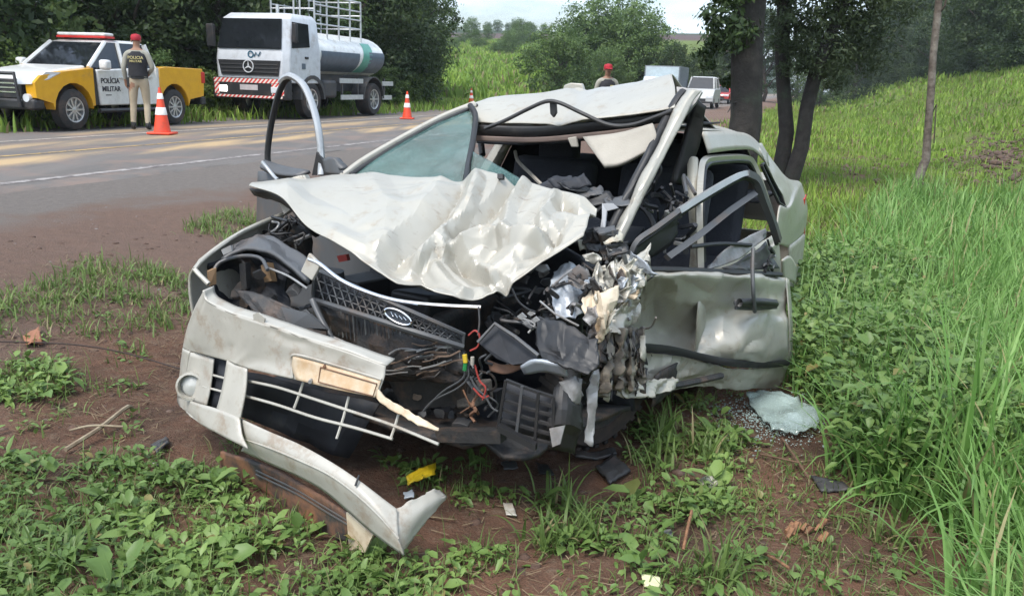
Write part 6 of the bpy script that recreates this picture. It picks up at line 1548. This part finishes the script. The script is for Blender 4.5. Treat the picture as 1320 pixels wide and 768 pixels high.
sheet('inner_door_card', [[DO(912, 340, -.06), DO(945, 315, -.06), DO(985, 295, -.06)], [DO(912, 346, -.02), DO(950, 335, -.03), DO(988, 305, -.04)]], M_BARE, dd_, 14, 8, .008, .02, 10, 3)
sheet('inner_door_card', [[DO(935, 345, -.02), DO(960, 335, -.02), DO(992, 312, -.02)], [DO(950, 350, -.01), DO(975, 348, -.01), DO(1003, 346, -.01)]], M_GREYP, dd_, 14, 8, .008, .02, 10, 5)
for k in range(7):
    x0, y0 = rnd.uniform(985, 1003), rnd.uniform(312, 345)
    bar('lock_piece', [DO(x0 + rnd.uniform(-9, 9), y0 + rnd.uniform(-12, 12), rnd.uniform(-.05, .02)) for _ in range(3)], rnd.uniform(.005, .012), rnd.choice([M_TRIM, M_GREYP, M_BARE]), dd_, 6, 5)
sheet('quarter_bulge', [[Q(1008, 335, l=.95), Q(1018, 330, l=.95), Q(1027, 345, l=.92)], [Q(1009, 360, l=.95), Q(1018, 362, l=.97), Q(1025, 365, l=.93)]], M_PAINT, wreck, 8, 8, .01)
# sill below the door
grid_side('sill', [[(1.0, .34), (1.6, .32), (2.2, .30), (3.0, .30)], [(1.0, .20), (1.6, .16), (2.2, .16), (3.0, .16)]], M_UNDER, wreck, 16, 5, 1, -.05, .03, 3)
sheet('bent_sill_skin', [[Q(800, 492, a=.6), Q(830, 490, a=.8), Q(870, 488, a=1.1)], [Q(806, 512, a=.6), Q(835, 512, a=.8), Q(868, 502, a=1.05)]], M_PAINTD, wreck, 26, 14, .004, .03, 18, 3, edge=.012, lin=True)
bar('sill_bar', [Q(850, 500, a=1.0), Q(885, 494, a=1.2), Q(930, 484, a=1.5)], .016, M_UNDER, wreck, 8, 6)

# ---- interior
sheet('dashboard', [[car(1.12, l, .90) for l in (-.66, -.2, .2, .55)], [car(1.36, l, .93) for l in (-.66, -.2, .2, .55)], [car(1.46, l, .70) for l in (-.66, -.2, .2, .55)], [car(1.42, l, .40) for l in (-.66, -.2, .2, .55)]], M_INT, wreck, 22, 16, .02, .05, 6, 5)
sheet('floor_pan', [[car(1.0, l, .24) for l in (-.75, 0, .72)], [car(3.9, l, .26) for l in (-.75, 0, .75)]], M_INT, wreck, 8, 8, .02)
sheet('rear_shelf', [[car(3.2, l, .96) for l in (-.7, 0, .7)], [car(3.75, l, .99) for l in (-.7, 0, .7)]], M_INT, wreck, 6, 4, .02)
def seat(a, l, w, back_a=.22):
    s_ = empty('seat'); s_.parent = wreck
    MB().box((-.26, -w, -.09), (.26, w, .09), Matrix.Translation(car(a, l, .50)) @ Matrix.Rotation(R(63), 4, 'Z')).build('cushion', M_SEAT, s_, bevel=.05)
    MB().box((-.06, -w, -.05), (.06, w, .64), Matrix.Translation(car(a + .24, l, .56)) @ Matrix.Rotation(R(63), 4, 'Z') @ Matrix.Rotation(R(14), 4, 'Y')).build('backrest', M_SEAT, s_, bevel=.05)
    return s_
for l in (-.36, .34):
    s_ = seat(1.95, l, .27)
    MB().box((-.045, -.13, 0), (.045, .13, .17), Matrix.Translation(car(2.38, l, 1.17)) @ Matrix.Rotation(R(63), 4, 'Z')).build('headrest', M_SEAT, s_, bevel=.03)
seat(2.85, 0, .62)
MB().tube([car(1.62, .34, .86) + CL * (.18 * math.cos(t_)) + Vector((0, 0, .17 * math.sin(t_))) + CB * (.05 * math.sin(t_)) for t_ in np.linspace(0, 2 * math.pi, 28)], .014, 8, cap=False).build('steering_wheel', M_TRIM, wreck, sm=True)
bar('seat_belt', [Q(664, 195, a=1.9), Q(668, 208, a=1.85), Q(685, 225, a=1.75), Q(698, 238, a=1.6)], .010, M_LINER, wreck, 10, 5)
for k in range(34):
    x0, y0 = rnd.uniform(800, 890), rnd.uniform(228, 320)
    if x0 < 800 + (320 - y0) * .45: continue
    bar('cabin_debris', [Q(x0 + rnd.uniform(-14, 14), y0 + rnd.uniform(-14, 14), a=1.35 + rnd.uniform(-.1, .2)) for _ in range(3)], rnd.uniform(.004, .014), rnd.choice([M_TRIM, M_INT, M_GREYP, M_BARE, M_GREYP]), wreck, 8, 5)
for k in range(14):
    x0, y0 = rnd.uniform(690, 815), rnd.uniform(232, 262)
    sheet('dash_fragment', [[Q(x0 - 22, y0, a=1.15), Q(x0 + 10, y0 - 8, a=1.2)], [Q(x0 - 12, y0 + 9, a=1.12), Q(x0 + 20, y0 + 5, a=1.16)]], rnd.choice([M_TRIM, M_GREYP, M_INT]), wreck, 8, 5, .005, .03, 10, k, edge=.01)
plate('airbag_scrap', [Q(776, 262, a=1.02), Q(790, 262, a=1.02), Q(797, 268, a=1.02), Q(782, 272, a=1.02), Q(779, 300, a=.98), Q(772, 304, a=.98), Q(776, 280, a=1.0)], mat('grey_white_cloth', (.45, .46, .48), .9), wreck, .01)

# ---- front bumper, hanging off
bmp = empty('front_bumper'); bmp.parent = wreck
bq = lambda x, y: Q(x, y, a=np.interp(x, [226, 236, 250, 275, 320, 400, 470, 500, 580], [.10, -.02, -.09, -.13, -.17, -.20, -.20, -.18, -.15]) - .0012 * max(0, y - 470))
up_top = [(262, 374), (268, 388), (300, 404), (340, 417), (400, 438), (450, 454), (498, 472)]
up_m1 = [(250, 398), (262, 415), (300, 430), (340, 442), (400, 457), (450, 472), (496, 486)]
up_m2 = [(240, 428), (250, 440), (296, 452), (340, 462), (395, 476), (445, 488), (492, 498)]
up_bot = [(236, 448), (245, 453), (293, 465), (318, 474), (390, 491), (440, 502), (487, 512)]
sheet('bumper_upper', [[bq(*p) for p in r_] for r_ in (up_top, up_m1, up_m2, up_bot)], M_BUMP, bmp, 70, 26, .004, .006, 7, 3, folds=[([(350, 425), (372, 440), (392, 442)], 9, -.006), ([(290, 415), (296, 440)], 6, .004)])
sheet('bumper_top_flange', [[bq(*p) for p in up_top], [bq(*p) + Vector((.02, .06, .004)) for p in up_top]], M_BUMP, bmp, 40, 4, .006, .004, 8, 3)
plate('flange_tab', [bq(327, 414), bq(326, 405), bq(333, 403), bq(341, 410), bq(340, 419)], M_BUMP, bmp, .006)
# surround of fog lamp
for nm, pts in (('bumper_corner', [[(236, 448), (232, 480), (229, 512)], [(245, 453), (240, 484), (236, 512)]]),
                ('bumper_post', [[(293, 464), (287, 498), (279, 528)], [(304, 469), (300, 503), (293, 538)], [(319, 475), (316, 508), (309, 541)]]),
                ('bumper_corner_lower', [[(229, 508), (250, 518), (278, 526), (309, 538)], [(230, 520), (252, 534), (280, 546), (312, 560)], [(245, 535), (262, 548), (288, 562), (320, 578)]])):
    sheet(nm, [[bq(*p) for p in r_] for r_ in pts], M_BUMP, bmp, 14, 8, .007, .002, 6, 3)
def rec(x, y, dep=.05):
    p = bq(x, y); return p + (p - CAM).normalized() * dep
sheet('fog_panel', [[bq(246, 454), rec(258, 456), rec(276, 462)], [bq(240, 485), rec(254, 490), rec(272, 497)], [bq(237, 514), rec(250, 518), rec(266, 525)]], M_BUMP, bmp, 12, 10, .006)
sheet('fog_slot_back', [[rec(268, 456, .10), rec(300, 462, .10)], [rec(256, 526, .10), rec(290, 534, .10)]], M_INT, bmp, 3, 3, .004)
for y0, y1 in ((482, 488), (500, 506)): bar('fog_slot_bar', [rec(262, y0 - 2), rec(292, y1)], .005, M_BUMP, bmp)
fc_ = rec(249, 496); fz = (CAM - fc_).normalized(); fz = (fz * .5 + Vector((-.25, -.95, 0)).normalized() * .5).normalized()
Mf = Matrix.Translation(fc_ + fz * .012) @ fz.to_track_quat('Z', 'Y').to_matrix().to_4x4()
fl = empty('fog_lamp'); fl.parent = bmp
MB().lathe([(.050, -.05), (.058, -.01), (.058, .030), (.049, .032), (.046, -.01)], Mf, 22).build('fog_lamp_ring', M_BUMP, fl, sm=True)
MB().lathe([(.046, .0), (.032, .014), (.001, .018)], Mf, 22).build('fog_lamp_lens', mat('fog_lens', (.50, .50, .47), .25, spec=.7), fl, sm=True)
# number plate recess, plate carrier stained with mud
pq = lambda x, y, o_=0: bq(x, y) + Vector((-.005, -.012 - o_, .002))
sheet('plate_recess', [[pq(382, 458), pq(440, 474), pq(494, 490)], [pq(380, 474), pq(438, 488), pq(490, 501)], [pq(386, 489), pq(436, 501), pq(486, 511)]], M_PLATE, bmp, 16, 8, .005, .003, 8, 2)
bar('plate_recess_edge', [pq(380, 486, .004), pq(379, 466, .004), pq(385, 456, .004), pq(440, 471, .004), pq(495, 488, .004)], .0045, M_BUMP, bmp, 20, 6)
plate('plate_carrier', [pq(417, 471, .008), pq(489, 492, .008), pq(484, 508, .008), pq(414, 490, .008)], M_PLATE, bmp, .006, bevel=.002)
bar('plate_carrier_edge', [pq(417, 471, .012), pq(489, 492, .012), pq(484, 508, .012), pq(414, 490, .012), pq(417, 471, .012)], .0022, M_RUST, bmp)
bar('bolt', [pq(404, 489, .0), pq(404, 489, .02)], .007, M_BARE, bmp); bar('bolt', [pq(422, 470, .0), pq(422, 470, .02)], .005, M_RUST, bmp)
# torn strip
sheet('torn_strip', [[bq(488, 500), bq(500, 514), bq(520, 526), bq(545, 540), bq(567, 553)], [bq(486, 513), bq(497, 524), bq(518, 536), bq(540, 548), bq(566, 556)]], M_CREAM, bmp, 20, 5, .006, .012, 14, 4, edge=.006)
# lower opening bars
lg = empty('lower_grille'); lg.parent = bmp
lq = lambda x, y: bq(x, y) + Vector((.01, .035, 0))
for pts in ([(314, 495), (350, 503), (390, 516), (450, 536), (500, 553), (560, 578)], [(308, 514), (350, 526), (400, 543), (450, 556), (500, 571)], ):
    bar('grille_bar', [lq(*p) for p in pts], .0055, M_BUMP, lg, 20, 6)
for pts in ([(384, 497), (378, 515), (372, 531)], [(443, 516), (436, 543), (427, 571)], [(508, 538), (503, 555), (497, 572)]):
    bar('grille_bar', [lq(*p) + Vector((0, .004, 0)) for p in pts], .005, M_BUMP, lg, 6, 6)
sheet('lower_opening_back', [[Q(316, 480, a=.12), Q(400, 500, a=.15), Q(490, 520, a=.18)], [Q(305, 535, a=.1), Q(380, 565, a=.12), Q(450, 590, a=.15)]], M_INT, bmp, 8, 6, .01, .03, 9, 3)
# lower lip, twisted to the ground
lt_ = [(309, 538, -.22), (345, 555, -.25), (385, 572, -.28), (425, 594, -.31), (460, 617, -.33), (490, 640, -.33), (512, 656, -.32)]
lb_ = [(316, 566, -.24), (350, 578, -.28), (388, 594, -.31), (425, 612, -.34), (458, 636, -.36), (488, 664, -.37), (514, 694, -.37)]
lu_ = [(312, 580, -.20), (345, 596, -.24), (385, 613, -.28), (422, 634, -.31), (455, 664, -.34), (485, 690, -.36), (520, 716, -.37)]
sheet('bumper_lip', [[Q(x, y, a=a) for x, y, a in r_] for r_ in (lt_, lb_, lu_)], M_BUMP, bmp, 44, 12, .007, .004, 6, 2)
bar('lip_edge', [Q(x, y, a=a - .006) for x, y, a in lb_], .004, M_BUMP, bmp, 30, 6)
sheet('bumper_lip_end', [[Q(506, 656, a=-.32), Q(530, 645, a=-.26), Q(556, 632, a=-.16), Q(568, 630, a=-.10)], [Q(511, 676, a=-.35), Q(535, 666, a=-.28), Q(560, 646, a=-.18), Q(578, 638, a=-.10)], [Q(518, 712, a=-.37), Q(530, 698, a=-.30), Q(556, 664, a=-.2), Q(574, 645, a=-.11)]], M_BUMP, bmp, 20, 14, .007, .008, 9, 5, edge=.008)
bar('crack', [Q(463, 612, a=-.335), Q(458, 626, a=-.36)], .004, M_TRIM, bmp)
sheet('splitter', [[Q(284, 582, a=-.12), Q(330, 596, a=-.16), Q(380, 618, a=-.20), Q(420, 642, a=-.25), Q(455, 664, a=-.30)], [Q(284, 606, a=-.10), Q(330, 630, a=-.14), Q(380, 660, a=-.19), Q(420, 688, a=-.24), Q(450, 700, a=-.28)]], mat('muddy_splitter', (.055, .048, .042), .65, col2=(.032, .03, .03), nscale=8, dirt=(.26, .12, .06), dirt_amt=.55, dscale=6), bmp, 24, 8, .012, .008, 8, 3)
for dy in (8, 13): bar('splitter_rib', [Q(x, y + dy, a=a - .012) for x, y, a in ((330, 598, -.16), (380, 622, -.20), (420, 646, -.25), (450, 664, -.29))], .0035, M_GREYP, bmp, 12, 5)
plate('splitter_end', [Q(446, 660, a=-.31), Q(480, 690, a=-.33), Q(470, 712, a=-.32), Q(450, 708, a=-.30)], M_CREAM, bmp, .01)

# ------------------------------------------------------------------ bits on the ground
def up(p, dz=.012): return Vector((p.x, p.y, p.z + dz))
def ground_sheet(name, px_pts, m_, label, cat, thick=.006, crumple=.012, group=None, dz=.02, n_=8):
    """bent flat scrap lying on the ground, through 2 rows of pixels"""
    rows_ = [[up(on_ground(*q), dz) for q in r_] for r_ in px_pts]
    root = sheet(name, rows_, m_, None, n_, n_, thick, crumple, 16, len(label) * .7, edge=.006)
    c_ = sum((Vector(v.co) for v in root.data.vertices), Vector()) / len(root.data.vertices)
    root.data.transform(Matrix.Translation(-c_)); root.location = c_
    return tag(root, label, cat, group)
def rock(px, py, r, m_, label, seed, cat='rock', name='rock', flat=.6):
    p = on_ground(px, py); rg = np.random.default_rng(seed)
    bm = bmesh.new(); bmesh.ops.create_icosphere(bm, subdivisions=3, radius=1)
    for v in bm.verts:
        q = Vector(v.co)
        k = 1 + .35 * mnoise.noise(q * 1.3 + Vector((seed, 0, 0))) + .16 * mnoise.noise(q * 3.1 + Vector((0, seed, 0)))
        v.co = Vector((q.x * k * r[0], q.y * k * r[1], q.z * k * r[2]))
    me = bpy.data.meshes.new(name); bm.to_mesh(me); bm.free(); smooth(me); me.materials.append(m_)
    o_ = bpy.data.objects.new(name, me); COL.objects.link(o_); o_.location = (p.x, p.y, p.z + r[2] * .35); o_.rotation_euler = (0, 0, seed)
    return tag(o_, label, cat)
# crushed pane of tempered glass
gp = empty('shattered_pane', on_ground(1005, 545)); gp['world_built'] = True
tag(gp, 'pale green sheet of shattered safety glass lying beside the driver door', 'glass')
M_SAFE = glass_mat('shattered_safety_glass', (.26, .33, .305), .62, .12)
G = lambda x, y, dz=.035: up(on_ground(x, y), dz)
sheet('pane', [[G(960, 520, .06), G(990, 520, .075), G(1022, 526, .06)], [G(966, 532, .05), G(1000, 532, .07), G(1040, 536, .06)], [G(982, 550, .05), G(1012, 552, .06), G(1056, 546, .05)], [G(995, 564, .04), G(1025, 568, .04), G(1050, 564, .04)]], M_SAFE, gp, 16, 14, .006, .012, 16, 4, edge=.02)
rg = np.random.default_rng(77)
pts = []
for k in range(2200):
    x_, y_ = rg.normal(1002, 42), rg.normal(540, 17)
    p = on_ground(x_, y_); pts.append((p.x, p.y, p.z + .012 + rg.uniform(0, .012)))
V, F_ = blobs(rg, np.array(pts), .003, .0075)
V = V - np.array(gp.location)
o_ = np_mesh('glass_crumbs', V, F_, M_SAFE, gp, fsize=3); o_['kind'] = 'stuff'
# yellow and clear plastic by the bumper end
ground_sheet('plastic_scrap', [[(524, 632), (540, 622), (562, 616)], [(526, 640), (542, 634), (560, 628)]], mat('yellow_scrap', (.70, .48, .02), .4), 'bright yellow plastic scrap behind the torn bumper end', 'scrap', .006, .02, dz=.06)
ground_sheet('lens_scrap', [[(520, 640), (532, 640)], [(522, 650), (534, 650)]], mat('clear_scrap', (.5, .54, .58), .15, spec=.9), 'small clear lens fragment beside the yellow scrap', 'scrap', .006, .02, dz=.03)
M_SCR = mat('dark_scrap', (.045, .044, .045), .55, dirt=(.14, .1, .08), dirt_amt=.3)
scr = [([[(768, 608), (790, 592)], [(786, 632), (812, 612)]], M_SCR, 'dark plastic block fallen below the wheel'), ([[(646, 598), (664, 596)], [(650, 612), (668, 610)]], M_GREYP, 'small grey plastic piece below the intake grille'),
       ([[(648, 656), (660, 655)], [(652, 668), (666, 670)]], M_BUMP, 'white paint chip on the bare earth in front of the wheel'), ([[(196, 576), (214, 568)], [(202, 590), (219, 578)]], M_SCR, 'dark plastic shard on the earth left of the splitter'),
       ([[(196, 598), (210, 597)], [(198, 604), (212, 603)]], M_BUMP, 'small white chip beside the dark shard'), ([[(1045, 618), (1085, 628)], [(1058, 638), (1098, 636)]], M_SCR, 'bent dark panel piece on the trampled grass'),
       ([[(826, 745), (848, 752)], [(830, 760), (852, 766)]], mat('cream_scrap', (.62, .60, .36), .6), 'cream leaf-like scrap at the bottom edge of the photo'), ([[(738, 590), (790, 586)], [(742, 596), (795, 592)]], M_SCR, 'thin dark bar lying below the wheel'),
       ([[(855, 690), (864, 688)], [(858, 702), (868, 700)]], M_BARE, 'grey metal chip among the weeds'), ([[(690, 600), (706, 606)], [(696, 616), (714, 618)]], M_UNDER, 'small black lump below the intake grille')]
for pp_, m_, lab in scr: ground_sheet('scrap', pp_, m_, lab, 'scrap', .012 if m_ is M_SCR else .005, .012, 'car scraps on the ground')
rock(912, 626, (.040, .034, .032), mat('pale_stone', (.50, .48, .42), .9, col2=(.30, .28, .2), nscale=30), 'pale round stone on the trampled grass', 3)
rock(1130, 570, (.10, .06, .05), M_CLOD, 'reddish clod of earth at the edge of the tall grass', 5, 'clod', 'earth_clod')
hp = []
for cx, cy, sx, sy, k_ in ((1262, 205, 34, 9, 260), (1310, 196, 30, 12, 260), (1115, 212, 45, 8, 220), (1075, 190, 30, 6, 120), (1240, 232, 40, 6, 160)):
    for k in range(k_):
        p = on_ground(rg.normal(cx, sx), rg.normal(cy, sy)); hp.append((p.x, p.y, p.z + .02))
V, F_ = blobs(rg, np.array(hp), .03, .16)
add_stuff('earth_clods', V, F_, mat('scraped_earth', (.13, .085, .06), .95, col2=(.075, .05, .038), nscale=4, bump=.6), 'clods of scraped brown earth at the foot of the slope', 'clods', 3)
# bark and sticks
M_BRK = mat('orange_bark', (.30, .15, .075), .9, col2=(.17, .085, .045), nscale=25, bump=.8, bscale=60)
bk = empty('bark_piece', on_ground(1038, 690)); bk['world_built'] = True; tag(bk, 'splintered reddish bark lying on the foreground earth', 'bark')
rb_ = random.Random(4)
for k in range(13):
    x_, y_ = rb_.uniform(1012, 1062), rb_.uniform(682, 706); an = rb_.uniform(-1.1, -.3); L_n = rb_.uniform(8, 22)
    MB().tube([G(x_, y_, .012), G(x_ + L_n * .5 * math.cos(an), y_ + L_n * .5 * math.sin(an), rb_.uniform(.02, .04)), G(x_ + L_n * math.cos(an), y_ + L_n * math.sin(an), .012)], [rb_.uniform(.005, .012), rb_.uniform(.006, .013), rb_.uniform(.002, .006)], 5).build('splinter', M_BRK, bk)
def stick(pts, r, m_, lab):
    c_ = on_ground(*pts[0]); rt = empty('stick', c_); rt['world_built'] = True; tag(rt, lab, 'stick')
    n_ = len(pts); MB().tube(spline([G(x, y, dz) for (x, y), dz in zip(pts, [.02, .05, .06, .03, .02][:n_])], 10), r, 6).build('stem', m_, rt, sm=True); return rt
M_STK = mat('dry_stick', (.30, .25, .17), .9, col2=(.19, .14, .09), nscale=20)
stick([(85, 585), (130, 565), (165, 540), (172, 536)], .010, M_STK, 'pale broken stem lying left of the splitter')
stick([(90, 560), (120, 562), (160, 566)], .005, M_STK, 'thin pale stick crossing beside the broken stem')
stick([(0, 445), (90, 455), (160, 468), (232, 482)], .004, mat('dark_twig', (.05, .035, .03), .9), 'long thin dark twig lying towards the fog lamp')
stick([(880, 715), (885, 695), (890, 676)], .006, M_BRK, 'short orange stick standing among the weeds')
stick([(1008, 570), (1022, 600), (1040, 632)], .005, mat('brown_twig', (.15, .09, .055), .9), 'brown twig beside the shattered glass')
stick([(978, 590), (1005, 604), (1028, 612)], .004, bpy.data.materials['brown_twig'], 'second brown twig crossing the bare patch near the glass')
stick([(985, 720), (1000, 738), (1015, 752)], .005, M_BRK, 'reddish stick at the bottom of the trampled strip')
ground_sheet('dry_leaf', [[(30, 436), (50, 428)], [(34, 450), (56, 446)]], mat('rust_leaf', (.30, .13, .07), .8), 'curled rusty dry leaf on the earth by the grass tufts', 'leaf', .003, .02)

# ------------------------------------------------------------------ thin damp air
mt = bpy.data.materials.new('damp_air'); mt.use_nodes = True
t = mt.node_tree; t.nodes.clear()
o = t.nodes.new('ShaderNodeOutputMaterial'); pv = t.nodes.new('ShaderNodeVolumePrincipled')
pv.inputs['Color'].default_value = (.80, .88, .95, 1); pv.inputs['Density'].default_value = .00045; pv.inputs['Anisotropy'].default_value = .2
t.links.new(pv.outputs[0], o.inputs['Volume'])
hz = MB().box((-720, -720, -25), (720, 730, 48)).build('haze', mt); tag(hz, 'thin pale damp haze filling the air of the valley', 'haze', kind='stuff')
